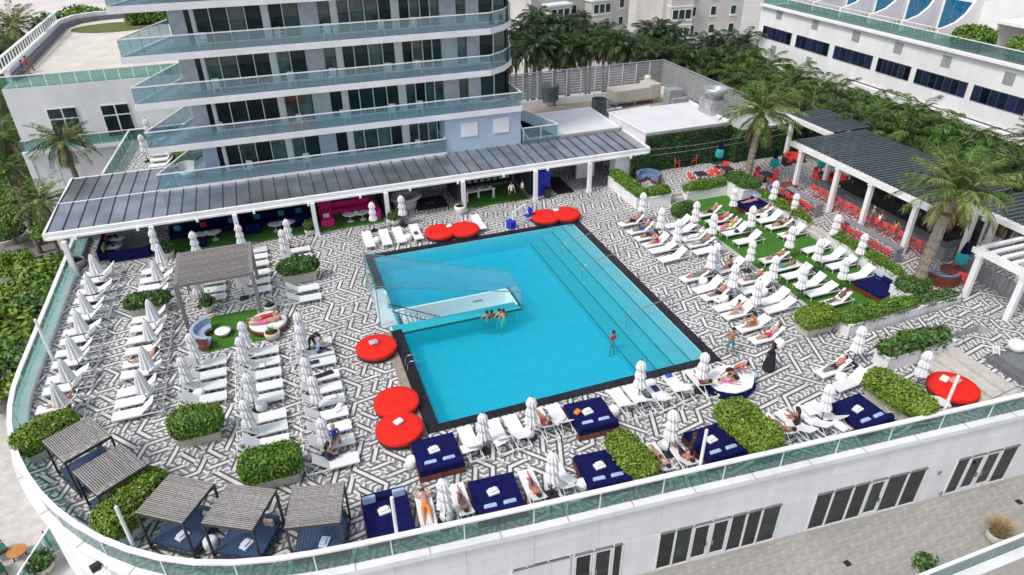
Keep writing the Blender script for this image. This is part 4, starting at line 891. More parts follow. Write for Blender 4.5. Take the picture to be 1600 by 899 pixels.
for (px, py) in ((1209, 77), (1264, 95)):
    p = onX(px, py, XR); 
    for q in range(5): rbm(MB().box((XR-.03, p[1], p[2]+.35-.18*q), (.06, .8, .13)), 'vent_louvre', louv)
for k in range(46):
    y = 9+1.38*k; rbm(MB().box((XR+.35, y+.69, 9.6), (.02, 1.33, .95)), 'glass_panel', railglass)
rbm(MB().box((XR+.35, 40.7, 10.1), (.1, 63.6, .06)), 'top_rail', white)
rbm(MB().prism([(XR+.6, RT0), (XR+13, RT0), (XR+24, 71.5), (XR+.6, 71.5)], 9.0, 9.03), 'terrace_floor', mat('brown_terrace_tile', (.22, .19, .17), .8, var=.2))
# private terraces with curved dividing walls and blue sliding doors
for i in range(6):
    y = 49.9+i*4.2
    pr = [(3.0, 9.03)]+[(3.0+.2, 10.3)]
    cv = [(2.6, 9.03), (2.6, 9.95), (3.4, 10.05), (4.6, 10.4), (5.6, 11.1), (6.3, 12.2), (6.8, 13.5), (8.5, 13.8), (8.5, 9.03)]
    m_ = MB(); n_ = len(cv); m_.add([(XR+a, y-.12, b) for a, b in cv]+[(XR+a, y+.12, b) for a, b in cv], [(q, (q+1) % n_, (q+1) % n_+n_, q+n_) for q in range(n_)]+[tuple(range(n_-1, -1, -1)), tuple(range(n_, 2*n_))]); rbm(m_, 'dividing_wall', white)
    if i < 5:
        rbm(MB().box((XR+7.2, y+2.1, 11.4), (.2, 3.9, 4.7)), 'terrace_wall', white)
        for q in range(3): rbm(MB().box((XR+7.07, y+1.0+q*1.1, 10.45), (.06, 1.04, 2.8)), 'sliding_door', mat('blue_sliding_glass', (.01, .12, .24), .06, var=.3, spec=.9))
        for q in range(9): rbm(MB().box((XR+2.7, y+.3+q*.45, 9.5), (.04, .04, .9)), 'railing_bar', white)
        rbm(MB().box((XR+2.7, y+2.1, 9.98), (.06, 3.9, .06)), 'railing_top', white)
rbm(MB().prism([(XR+7.4, 12), (XR+13, 12), (XR+22, 71), (XR+7.4, 71)], 9.03, 13.7), 'upper_block', wallw)
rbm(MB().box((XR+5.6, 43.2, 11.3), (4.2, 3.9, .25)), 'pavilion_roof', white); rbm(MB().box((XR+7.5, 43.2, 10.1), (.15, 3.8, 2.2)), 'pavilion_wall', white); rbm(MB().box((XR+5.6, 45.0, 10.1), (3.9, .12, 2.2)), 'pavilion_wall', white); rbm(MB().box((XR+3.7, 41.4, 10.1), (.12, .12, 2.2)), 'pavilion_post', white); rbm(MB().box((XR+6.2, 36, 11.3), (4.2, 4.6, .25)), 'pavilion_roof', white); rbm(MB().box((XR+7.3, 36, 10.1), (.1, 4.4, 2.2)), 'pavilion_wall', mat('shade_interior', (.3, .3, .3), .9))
# ================================================================ villas far behind
vil = mat('warm_grey_stucco', (.52, .50, .475), .85, var=.1, scale=.2)
def villa(lab, x, y, rz, w, d, h, wings):
    t = thing('villa', lab, 'house', (x, y, -9), rz)
    MB().box((0, d/2, h/2), (w, d, h)).build('wall', vil, t); MB().box((0, d/2, h+.15), (w+.6, d+.6, .35)).build('roof', white, t)
    for (wx_, ww, wd, wh) in wings:
        MB().box((wx_, -wd/2, wh/2), (ww, wd, wh)).build('bay', vil, t); MB().box((wx_, -wd/2, wh+.15), (ww+.5, wd+.5, .3)).build('bay_roof', white, t)
        for fl in range(int(wh//3.3)):
            for q in (-1, 0, 1):
                if ww < 4 and q: continue
                f_ = MB().box((wx_+q*ww*.29, -wd-.03, 2.0+3.3*fl), (1.3, .1, 1.8)).build('window', white, t); MB().box((0, -.04, 0), (1.1, .06, 1.6)).build('pane', winglass, f_, (wx_+q*ww*.29, -wd-.05, 2.0+3.3*fl))
                MB().box((wx_+q*ww*.29, -wd-.08, .95+3.3*fl), (1.7, .25, .18)).build('sill', white, t)
        for fl in range(int(wh//3.3)+1): MB().box((wx_, -wd/2-.1, 3.3*fl+.12), (ww+.25, wd, .2)).build('string_course', white, t)
    nx_ = int(w//4)
    for fl in range(int(h//3.3)):
        for q in range(nx_):
            xx = -w/2+w*(q+.5)/nx_
            if any(abs(xx-a[0]) < a[1]/2+.8 for a in wings): continue
            f_ = MB().box((xx, -.03, 2.0+3.3*fl), (1.2, .1, 1.7)).build('window', white, t); MB().box((0, 0, 0), (1.0, .06, 1.5)).build('pane', winglass, f_, (xx, -.09, 2.0+3.3*fl)); MB().box((xx, -.1, 1.0+3.3*fl), (1.5, .25, .18)).build('sill', white, t)
    return t
villa('grey stucco villa with white trim, centre of the three behind the palms', 82, 119, -.10, 17, 12, 14, [(-5.5, 4.5, 2, 12)])
villa('grey stucco villa with white sills, right of the three behind the palms', 101, 107, -.35, 16, 12, 13.5, [(-2, 7, 3, 13)])
villa('long grey stucco villa with bay fronts, left of the three behind the palms', 62, 131, .2, 24, 12, 12, [(-7, 5, 2.5, 10), (3, 5, 2.5, 10)])
gw = thing('garden_wall', 'pale garden wall with arched opening beside the street at top centre', 'wall', (50, 122, -9), .5)
for k in range(4): MB().box((-4+2.7*k, 0, .8), (.5, .5, 1.6)).build('pier', cream, gw); MB().box((-2.65+2.7*k, 0, .55), (2.2, .25, 1.1)).build('wall_panel', cream, gw)
# ================================================================ vegetation
NPR = np.random.default_rng(11)
def leaf_mesh(name, P, Nn, size, mat_, asp=1.7, jit=.75):
    """leaf-sized quads at points P, facing roughly along Nn"""
    n = len(P); nn = Nn+NPR.normal(0, jit, (n, 3)); nn /= np.linalg.norm(nn, axis=1, keepdims=True)+1e-9
    a = np.cross(nn, NPR.normal(0, 1, (n, 3))); a /= np.linalg.norm(a, axis=1, keepdims=True)+1e-9; b = np.cross(nn, a)
    s = (size*NPR.uniform(.6, 1.35, n))[:, None]
    V = np.stack([P-a*s*.5*asp, P+b*s*.42+nn*s*.08, P+a*s*.5*asp, P-b*s*.42+nn*s*.08], 1).reshape(-1, 3)
    me = bpy.data.meshes.new(name); me.from_pydata(V.tolist(), [], np.arange(4*n).reshape(-1, 4).tolist()); me.materials.append(mat_); return me
def superpts(n, hx, hy, hz, e=4.):
    d = NPR.normal(0, 1, (n*2, 3)); d = d[d[:, 2] > -.55*np.linalg.norm(d, axis=1)][:n]
    # spread evenly over the box-like shell
    h = np.array([hx, hy, hz]); d = d*h/np.array([1, 1, 1]); q = (np.abs(d/h)**e).sum(1)**(-1/e); P = d*q[:, None]
    N = np.sign(P)*np.abs(P/h)**(e-1)/h; N /= np.linalg.norm(N, axis=1, keepdims=True)+1e-9
    return P, N
def foliage(parent, name, c, hx, hy, hz, n, size, m, e=4., rough=.07, loc=None):
    P, N = superpts(n, hx, hy, hz, e); ph = NPR.uniform(0, 6, 3)
    lump = (np.sin(P[:, 0]*3.1+ph[0])+np.sin(P[:, 1]*3.7+ph[1])+np.sin(P[:, 2]*4.3+ph[2]))*.04
    P = P+N*(lump+NPR.normal(0, rough, len(P))+(NPR.random(len(P)) < .05)*NPR.uniform(.03, .14, len(P)))[:, None]+np.array(c)
    f = put(name, leaf_mesh(name, P, N, size, m), parent)
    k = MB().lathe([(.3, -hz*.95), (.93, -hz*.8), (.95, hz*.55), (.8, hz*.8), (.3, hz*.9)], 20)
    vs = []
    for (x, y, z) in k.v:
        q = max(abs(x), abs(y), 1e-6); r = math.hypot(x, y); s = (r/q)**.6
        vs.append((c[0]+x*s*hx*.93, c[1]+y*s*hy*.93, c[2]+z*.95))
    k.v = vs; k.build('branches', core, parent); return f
def planter(lab, px, py, w, d, hb, hf, rz=0., m=None, leaf=None, nm='hedge_planter', n=None, size=.095, e=4., z=0., over=.12, xy=None, group='hedge planters'):
    x, y = xy if xy else G(px, py, z)[:2]
    t = thing(nm, lab, 'planter', (x, y, z), rz, group); m = m or beige
    b = MB(); b.add([(sx*w/2*.93, sy*d/2*.93, 0) for sx, sy in ((-1, -1), (1, -1), (1, 1), (-1, 1))]+[(sx*w/2, sy*d/2, hb) for sx, sy in ((-1, -1), (1, -1), (1, 1), (-1, 1))]+[(sx*(w/2-.06), sy*(d/2-.06), hb) for sx, sy in ((-1, -1), (1, -1), (1, 1), (-1, 1))]+[(sx*(w/2-.06), sy*(d/2-.06), hb-.08) for sx, sy in ((-1, -1), (1, -1), (1, 1), (-1, 1))],
          [(3, 2, 1, 0)]+[(i, (i+1) % 4, (i+1) % 4+4, i+4) for i in range(4)]+[(i+4, (i+1) % 4+4, (i+1) % 4+8, i+8) for i in range(4)]+[(i+8, (i+1) % 4+8, (i+1) % 4+12, i+12) for i in range(4)]).build('box', m, t)
    MB().box((0, 0, hb-.07), (w-.13, d-.13, .03)).build('soil', soil, t)
    area = (w+d)*hf*2+w*d; n = n or int(area*620)
    foliage(t, 'foliage', (0, 0, hb+hf/2-.03), w/2+over, d/2+over, hf/2, n, size, leaf or leafA, e, .045); return t
XD = 0.
planter('clipped hedge in beige planter before the middle lounger row', 314, 685, 1.95, .95, .5, 1.15, leaf=leafA, over=.2, e=3.2)
planter('largest clipped hedge in beige planter behind the driftwood cabanas', 430, 750, 2.15, 1.0, .5, 1.2, leaf=leafA, over=.2, e=3.2)
planter('clipped hedge at the left parapet beside the far driftwood cabana', 84, 700, 2.2, 1.0, .45, 1.05, .5, leaf=leafC, over=.2)
planter('tall loose hedge between the two left and three right cabanas', 222, 812, 2.5, 1.0, .45, 1.5, .85, m=white, leaf=leafC, over=.25)
planter('leafy bush in long beige planter left of the grey wood pergola', 236, 488, 2.2, .75, .6, .75, leaf=leafB, over=.14, e=2.6, size=.17)
planter('white-flowering bush in beige planter between lounger rows', 470, 438, 2.1, .85, .7, .85, leaf=leafB, over=.14, e=2.4, size=.17)
planter('clipped hedge in slim planter beside the navy bed at front centre', 985, 735, .95, 2.35, .55, .75, .12, leaf=leafC, over=.16)
planter('large rounded clipped hedge behind the navy bed by the front parapet', 1162, 690, 1.15, 2.7, .5, 1.05, .10, leaf=leafC, over=.25)
planter('rounded clipped hedge between the navy bed and the red round bed', 1397, 640, 1.15, 2.75, .55, 1.0, .15, leaf=leafC, over=.25)
planter('clipped cube hedge at the near left corner of the lawn', 1270, 516, 1.9, 1.05, .5, 1.0, .02, leaf=leafC, over=.16)
planter('low round shrub at the far left corner of the lawn', 1066, 340, 1.5, .9, .25, 1.05, .1, m=concrete, leaf=leafB, over=.16, e=2.4)
def bed(lab, x0, x1, y0, y1, z0, z1, hf, leaf=None, n=None, size=.10, e=5.):
    t = thing('built_in_planter', lab, 'planter', ((x0+x1)/2, (y0+y1)/2, z0), 0, 'white built-in planters'); w, d, h = x1-x0, y1-y0, z1-z0
    for (cx, cy, sx, sy) in ((0, -d/2+.07, w, .14), (0, d/2-.07, w, .14), (-w/2+.07, 0, .14, d-.28), (w/2-.07, 0, .14, d-.28)): MB().box((cx, cy, h/2), (sx, sy, h)).build('wall', white, t); MB().box((cx, cy, h+.03), (sx+.06, sy+.06 if sy < sx else sy-.06, .06)).build('capping', white, t)
    MB().box((0, 0, h*.45), (w-.28, d-.28, h*.9-.02)).build('soil', soil, t)
    if hf: foliage(t, 'foliage', (0, 0, h+hf/2-.12), w/2-.08, d/2-.08, hf/2, n or int(((w+d)*hf*2+w*d)*520), size, leaf or leafA, e, .06)
    return t
bed('white planter wall with hedge running back from the pool corner', 25.9, 26.9, 43.2, 48.2, 0, .85, .7); bed('white planter with hedge facing the loungers, left of the dining steps', 26.95, 28.9, 43.0, 44.0, 0, .85, .7)
bed('long white planter with hedge, right of the dining steps', 30.4, 34.1, 43.0, 43.95, 0, .75, .6); bed('tall white square planter at the foot of the far date palm', 34.15, 36.15, 41.0, 43.9, 0, 1.15, .65, leafB)
bed('narrow white planter strip with hedge between lawn and curved sofa', 35.5, 36.15, 35.3, 40.9, 0, .75, .45); bed('narrow white planter strip with hedge along the bar counter', 35.5, 36.15, 26.9, 33.0, 0, .75, .5)
bed('white square planter at the foot of the near date palm', 34.0, 36.15, 24.65, 25.95, 0, 1.0, .6, leafB); bed('white planter with hedge along the ramp, lawn side', 28.7, 33.9, 23.5, 24.6, 0, .8, .55); bed('low white planter end wall by the ramp handrail', 33.95, 37.1, 23.5, 24.45, 0, .9, .25, leafB)
bed('white planter with large leafy shrub between ramp and steps', 28.3, 33.0, 20.3, 21.25, 0, .85, 0)
t = thing('leafy_shrub', 'large glossy leafy shrub filling the white planter by the steps', 'shrub', (30.6, 20.8, .8)); 
for q in range(5): foliage(t, 'foliage', (-1.8+.85*q, 0, .25+.12*(q % 2)), .55, .45, .42+.08*(q % 3), 420, .2, leafB, 2.3, .1)
# potted plants
def pot(lab, px, py, z, r=.38, h=.5, kind='bush', m=None, xy=None):
    x, y = xy if xy else G(px, py, z)[:2]
    t = thing('potted_plant', lab, 'potted plant', (x, y, z), rnd.random()*3)
    MB().lathe([(r*.6, 0), (r*.9, h*.35), (r, h*.75), (r*.95, h), (r*.82, h), (r*.8, h-.07), (.01, h-.07)], 18).build('pot', m or mat('cream_pot', (.58, .54, .44), .7, var=.1), t, smooth=True); MB().lathe([(r*.8, h-.09), (r*.8, h-.06)], 16).build('soil', soil, t)
    if kind == 'bush': foliage(t, 'foliage', (0, 0, h+.25), r*.95, r*.95, .32, 330, .13, leafB, 2.2, .09)
    elif kind == 'rosette':
        b = MB()
        for q in range(22):
            a = q*2.4; el = .25+.9*rnd.random(); L = .38+.2*rnd.random(); d = Vector((math.cos(a)*math.cos(el), math.sin(a)*math.cos(el), math.sin(el))); s = Vector((-d.y, d.x, 0)).normalized()*.035; o = Vector((0, 0, h))
            b.quad(o-s, o+s, o+d*L+s*.1, o+d*L-s*.1)
        b.build('foliage', leafB, t)
    elif kind == 'grass':
        b = MB()
        for q in range(700):
            a = rnd.random()*6.28; el = .5+1.0*rnd.random(); L = (.7+.5*rnd.random()); d = Vector((math.cos(a)*math.cos(el), math.sin(a)*math.cos(el), math.sin(el))); s = Vector((-math.sin(a), math.cos(a), 0))*.008; o = Vector((rnd.uniform(-.2, .2), rnd.uniform(-.2, .2), h-.05))
            m_ = o+d*L*.6; e_ = o+d*L+Vector((math.cos(a)*.12, math.sin(a)*.12, -.12)); b.add([o-s, o+s, m_+s, m_-s, e_], [(0, 1, 2, 3), (3, 2, 4)])
        b.build('foliage', mat('straw_grass', (.36, .28, .14), .8, island=.35, var=.2), t)
    return t
pot('round cream pot with small shrub behind the grey wood pergola', 327, 487, 0, .34); pot('round cream pot beside the far right leg of the grey wood pergola', 424, 487, 0, .4, kind='rosette'); pot('round cream pot beside the near right leg of the grey wood pergola', 427, 529, 0, .45, kind='rosette')
pot('large cream pot with shrub under the pergola corner beside the turf', 263, 402, 0, .5); pot('pale pot at the left end post of the pergola', 123, 416, 0, .55, .5, 'rosette', concrete); pot('cream pot with leafy plant at the post left of the pink chair', 486, 367, 0, .42, .5)
pot('square-topped white planter pot with shrub beside the round bar', 617, 350, 0, .5, .5, 'bush', white); pot('tall white pot with dark cactus beside the black mat', 719, 334, 0, .45, .7, 'rosette', white)
pot('dark spiky plant in a white pot by the ramp rail', 1504, 527, 0, .4, .4, 'rosette', white, xy=(33.6, 20.95)); pot('ornamental grass in a cream pot on the lower terrace', 1553, 845, LT, .48, .6, 'grass'); pot('orange-green shrub in a pot at the lower terrace edge', 1440, 893, LT, .34, .35, 'bush')
pot('round pot with shrub beside the lower left stair rail', 70, 892, LT, .5, .45, 'bush')
# boxwood wall
def greenwall(lab, x0, x1, y, z0, z1, th=.25, face=1, nm='green_wall'):
    t = thing(nm, lab, 'hedge wall', ((x0+x1)/2, y, z0)); L, h = x1-x0, z1-z0
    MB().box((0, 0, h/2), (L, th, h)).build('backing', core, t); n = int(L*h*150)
    P = np.stack([NPR.uniform(-L/2, L/2, n), np.full(n, -th/2-.02)+NPR.normal(0, .02, n), NPR.uniform(0, h, n)], 1); N = np.tile([0, -1., .25], (n, 1))
    put('foliage', leaf_mesh('foliage', P, N, .13, leafG), t); return t
leafG = mat('boxwood_leaf', (.022, .07, .018), .6, var=.35, scale=.7, island=.5)
greenwall('tall dark green boxwood wall behind the red dining chairs', 29.6, 38.1, 48.75, .5, 3.7); greenwall('tall dark green boxwood wall behind the far date palm', 38.5, 46, 47.95, .5, 3.2); greenwall('short dark green boxwood panel at the end of the pergola', 27.8, 29.5, 47.9, .5, 2.6)
sd = greenwall('narrow boxwood return wall beside the navy and teal parasol', -.55, .55, 0, 0, 3.0, nm='green_wall'); sd.location = (38.3, 48.3, .5); sd.rotation_euler = (0, 0, -pi/2)
# ---------------------------------------------------------------- palms
def crown_mesh(name, nf, L, nl, ll, lw, el0, el1, droop, mats, ndead=0, seed=0, base=.15):
    r = random.Random(seed); V = []; Fc = []; Mi = []
    def frond(az, el, Lf, dr, mi):
        p = Vector((math.cos(az)*base, math.sin(az)*base, 0)); pts = [p.copy()]; e = el; S = 9
        for s in range(S): p = p+Vector((math.cos(az)*math.cos(e), math.sin(az)*math.cos(e), math.sin(e)))*(Lf/S); pts.append(p.copy()); e -= dr/S*(.5+1.1*s/S)
        side = Vector((-math.sin(az), math.cos(az), 0))
        for s in range(S):       # rachis
            k = len(V); w = .03*(1-s/S)+.006; V.extend([tuple(pts[s]-side*w), tuple(pts[s]+side*w), tuple(pts[s+1]+side*w*.8), tuple(pts[s+1]-side*w*.8)]); Fc.append((k, k+1, k+2, k+3)); Mi.append(mi)
        for q in range(nl):
            t = .12+.88*(q+r.random()*.6)/nl; f = t*S; i0 = min(int(f), S-1); c = pts[i0].lerp(pts[i0+1], f-i0); d = (pts[i0+1]-pts[i0]).normalized()
            lz = ll*(.45+.9*math.sin(min(1, t*1.05)*pi*.92)**.8)*(.85+.3*r.random())
            for sg in (-1, 1):
                dirv = (side*sg*.75+d*(.55+.3*t)+Vector((0, 0, .18-.55*t-.25*r.random()))).normalized(); wv = dirv.cross(Vector((0, 0, 1)))
                wv = (wv.normalized() if wv.length > .01 else d)*lw*.5; wv = wv+Vector((0, 0, r.uniform(-.4, .4)*lw)); tip = c+dirv*lz+Vector((0, 0, -.22*lz)); mid = c+dirv*lz*.5
                k = len(V); V.extend([tuple(c-wv*.6), tuple(c+wv*.6), tuple(mid+wv), tuple(tip), tuple(mid-wv)]); Fc.append((k, k+1, k+2, k+3, k+4)); Mi.append(mi)
    for q in range(nf):
        t = (q+.5)/nf; az = q*2.39996+r.uniform(-.25, .25); frond(az, el0+(el1-el0)*t+r.uniform(-.12, .12), L*(.85+.3*r.random())*(1-.25*max(0, .3-t)), droop*(.8+.5*r.random()), 0 if (len(mats) < 3 or r.random() < .6) else 2)
    for q in range(ndead): frond(r.random()*6.28, -.75-.6*r.random(), L*(.55+.3*r.random()), .5, 1)
    me = bpy.data.meshes.new(name); me.from_pydata(V, [], Fc)
    for m in mats: me.materials.append(m)
    me.polygons.foreach_set('material_index', Mi); return me
def trunk_mb(h, r0, r1, bend=(0, 0), n=9, seg=12, bulge=.0):
    r = random.Random(int(h*100)); pts = []; rr = []
    for k in range(seg*2+1):
        t = k/(seg*2); pts.append((bend[0]*t*t, bend[1]*t*t, h*t)); rr.append((r0+(r1-r0)*t)*(1.08 if k % 2 else .96)*(1+bulge*max(0, t-.82)*3))
    return MB().tube(pts, rr, n)
def palm(lab, x, y, z0, zc, r0, r1, crown, bend=(0, 0), group=None, scale=1., nm='palm_tree', tmat=None, rz=0.):
    t = thing(nm, lab, 'palm tree', (x, y, z0), rz, group); h = zc-z0
    trunk_mb(h, r0, r1, bend).build('trunk', tmat or trunk, t, smooth=False)
    c = put('crown', crown, t, (bend[0], bend[1], h)); c.scale = (scale,)*3; c.rotation_euler = (0, 0, rnd.random()*6.28); return t
DATE = crown_mesh('date_crown', 46, 3.0, 30, .50, .035, 1.45, -.2, .85, [palmY, dead, palmB], 8, 3)
DATE2 = crown_mesh('date_crown_b', 52, 3.4, 32, .55, .035, 1.5, -.2, .8, [palmY, dead, palmB], 10, 5)
palm('tall date palm standing in the square planter by the dining terrace', 35.9, 42.9, 1.1, 6.4, .30, .24, DATE, (.75, .55), 'tall date palms', nm='date_palm')
palm('tall date palm with olive fronds beside the bar, near right', 35.6, 25.4, .9, 6.9, .36, .30, DATE2, (1.2, .5), 'tall date palms', .9, nm='date_palm')
CAN = crown_mesh('canary_crown', 44, 2.6, 26, .38, .03, 1.3, -.3, .95, [palmY, dead, palmD], 6, 9)
p = onY(103, 222, 63); palm('date palm in front of the white left wing', p[0], 63, -9, p[2], .26, .2, CAN, (-.3, 0), 'date palms left of the pergola', nm='date_palm')
p = onY(62, 318, 58); palm('brownish date palm leaning beside the left end of the pergola', p[0]+1.9, 57, -9, p[2], .26, .2, CAN, (-1.9, 1.0), 'date palms left of the pergola', nm='date_palm')
GR = [crown_mesh('green_crown', 26, 2.7, 30, .52, .042, 1.3, -.5, 1.35, [palmB, dead, palmA], 5, 20+q) for q in range(3)]
DP = [crown_mesh('deep_crown', 24, 2.1, 26, .42, .04, 1.35, -.55, 1.3, [palmD, dead, palmA], 12, 30+q) for q in range(3)]
def many(prefix, spots, crowns, group, r0=.2, r1=.15, lab=None, sc=(1., 1.25)):
    for i, (x, y, zc) in enumerate(spots):
        palm(lab(i) if callable(lab) else lab, x, y, -9, zc, r0, r1, crowns[i % len(crowns)], (rnd.uniform(-.8, .8), rnd.uniform(-.8, .8)), group, rnd.uniform(*sc), tmat=bark)
sp = []
for k in range(16): sp.append((48.6+rnd.uniform(-.5, .5), 24.5+k*2.55, 3.3+rnd.uniform(-.7, .6)))
many('row', sp, GR, 'green palms beside the right building', lab=lambda i: f'lush green palm beside the bar pergola roof, {ORD[i]} from the right in the front row')
sp = []
for k in range(15): sp.append((52.4+rnd.uniform(-.6, .6), 27+k*2.7, 3.9+rnd.uniform(-.7, .7)))
many('row', sp, GR, 'green palms beside the right building', lab=lambda i: f'lush green palm against the right building wall, {ORD[i]} from the right in the rear row')
sp = []
for k in range(18):
    t = k/17; x = 52-10*t-17*max(0, t-.45); y = 66+22*min(1, t*1.4)+rnd.uniform(-1, 1); sp.append((x+rnd.uniform(-.7, .7), y, 2.7+rnd.uniform(-1.0, 1.3)))
many('back', sp, DP, 'dark palms behind the plant yard', lab=lambda i: f'dark shaggy palm behind the plant yard, {ORD[i]} from the right in the near row', sc=(1.35, 1.7))
sp = []
for k in range(18):
    t = k/17; x = 57-13*t-17*max(0, t-.45); y = 71+24*min(1, t*1.4)+rnd.uniform(-1, 1); sp.append((x+rnd.uniform(-.8, .8), y, 3.0+rnd.uniform(-1.0, 1.4)))
many('back', sp, DP, 'dark palms behind the plant yard', lab=lambda i: f'dark shaggy palm behind the plant yard, {ORD[i]} from the right in the rear row', sc=(1.35, 1.7))
for i, (px, py, Y) in enumerate(((835, 25, 125), (870, 45, 118), (905, 30, 130), (820, 60, 108), (945, 55, 118), (925, 15, 140))):
    q = onY(px, py, Y); palm(f'palm by the garden wall at top centre, {ORD[i]} of the six there', q[0], Y, -9, max(-2.5, q[2]), .2, .16, DP[i % 3], (.3, .2), 'palms by the garden wall', 1.5, tmat=bark)
for i, (px, py, Y) in enumerate(((32, 42, 92), (12, 215, 74), (28, 262, 72), (10, 80, 100), (45, 70, 98), (5, 150, 84))):
    q = onY(px, py, Y); palm(['large palm at the top left corner', 'palm left of the white left wing, low', 'small palm at the corner of the left wing', 'palm at the left edge below the beach', 'palm against the left terrace parapet', 'palm at the left edge beside the white wing wall'][i], q[0]-1.0, Y, -9, q[2], .25, .2, (CAN, GR[0], GR[1])[i % 3], (.4, .2), 'palms left of the white wing', (1.3, 1.0, .8, 1.3, 1.2, 1.1)[i], tmat=bark)
q = G(1580, 195, 2); palm('single palm in front of the right building at the right edge', 54.5, 33.5, -9, 5.2, .25, .2, CAN, (.2, 0), None, .9)
# ---------------------------------------------------------------- broadleaf trees and ground shrubs
def tree_meshes(seed, R, leaf, n, m):
    r = random.Random(seed); P = []; N = []
    for q in range(9):
        c = np.array([r.uniform(-R*.6, R*.6), r.uniform(-R*.6, R*.6), r.uniform(-R*.15, R*.45)]); rr = R*r.uniform(.35, .6)
        d = NPR.normal(0, 1, (n//9, 3)); d /= np.linalg.norm(d, axis=1, keepdims=True); P.append(c+d*rr*NPR.uniform(.55, 1.08, (len(d), 1))*np.array([1, 1, .75])); N.append(d+np.array([0, 0, .4]))
    return leaf_mesh('tree_crown', np.concatenate(P), np.concatenate(N), leaf, m, 1.5)
TR = [tree_meshes(40+q, 2.6, .30, 3600, (leafC, leafA, leafB)[q]) for q in range(3)]
def tree(lab, x, y, z0, h, s, k, group, nm='broadleaf_tree'):
    t = thing(nm, lab, 'tree', (x, y, z0), rnd.random()*6, group)
    tb = MB().tube([(0, 0, 0), (.1, .05, h*.4), (-.05, .1, h*.75)], [.22*s, .17*s, .1*s], 7)
    for q in range(5):
        a = q*1.26; tb.tube([(0, .05, h*.35), (math.cos(a)*.9*s, math.sin(a)*.9*s, h*.7), (math.cos(a)*1.5*s, math.sin(a)*1.5*s, h*.95)], [.09*s, .06*s, .03*s], 5)
    tb.build('trunk', bark, t); c = put('crown', TR[k], t, (0, 0, h)); c.scale = (s, s, s*.9)
sp = [(26, 440, .9), (62, 430, 1.0), (18, 492, 1.0), (52, 500, 1.1), (12, 548, 1.0), (40, 565, .9), (6, 596, .8), (76, 455, .8), (82, 410, .7), (20, 400, .6)]
for i, (px, py, s) in enumerate(sp):
    x, y, _ = G(px, py, -3.2); tree(f'sea grape tree beside the left parapet, {ORD[i]} of the ten below the pole', min(x, -17.6-.7*s), y, -9, 5.0, s, i % 3, 'sea grape trees beside the left parapet')
sp = [(20, 300, 1.0), (50, 262, .9), (18, 255, 1.1), (8, 340, .7), (45, 330, .7), (95, 330, .8), (75, 350, .7), (10, 200, 1.0), (30, 215, .9)]
for i, (px, py, s) in enumerate(sp):
    x, y, _ = G(px, py, -6); tree(f'shrubby green tree at the foot of the left wing, {ORD[i]} of nine', x, y, -9, 2.8, s, (i+1) % 3, 'shrubby trees at the foot of the left wing')
for i in range(13):
    x = -19+3.3*i+rnd.uniform(-.8, .8); tree(f'green tree behind the left roof terrace, {ORD[i]} from the left', x, 108+rnd.uniform(0, 5), -9, 13.5+rnd.uniform(-1.2, 1.5), 1.4, i % 3, 'trees behind the left roof terrace')
for i in range(8):
    tree(f'street tree at the far top left, {ORD[i]} from the left', -44+4.5*i, 135+rnd.uniform(0, 30), -9, 7, 1.8, i % 3, 'trees at the far top left')
hd = thing('terrace_hedge', 'clipped green hedge on the sun terrace left of the tower', 'hedge', (-7.2, 61.5, 1.9)); foliage(hd, 'foliage', (0, 0, .5), 1.3, .6, .5, 900, .14, leafA, 4)
for i, (px, py, w_) in enumerate(((222, 35, 2.2), (262, 25, 2.2))):
    q = onY(px, py, 98); hd = thing('terrace_hedge', ['clipped hedge block at the back of the left roof terrace, left of two', 'clipped hedge block at the back of the left roof terrace, right of two'][i], 'hedge', (q[0], 98, TZ+.01)); foliage(hd, 'foliage', (0, 0, 1.0), 1.6, 1.0, 1.0, 1200, .2, leafA, 4)
for i, (px, py, z, s) in enumerate(((1520, 62, 9.03, 1.15), (1596, 80, 9.03, .7))):
    x, y, _ = G(px, py, z+.8); hd = thing('terrace_hedge', ['big clipped hedge beside the white pavilion on the right building', 'small hedge at the right edge of the right building terrace'][i], 'hedge', (x, y, z)); foliage(hd, 'foliage', (0, 0, .9), 1.3*s, 1.3*s, .9, 1500, .2, leafA, 3)
# road island
ri = thing('road_island', 'oval white-kerbed planting island in the road at the left edge', 'island', G(6, 372, -9)); MB().lathe([(2.6, 0), (2.6, .5), (2.2, .5), (2.2, .35), (.01, .35)], 24).build('kerb', concrete, ri); foliage(ri, 'foliage', (0, 0, .6), 2.0, 2.0, .5, 700, .22, leafB, 2.4)
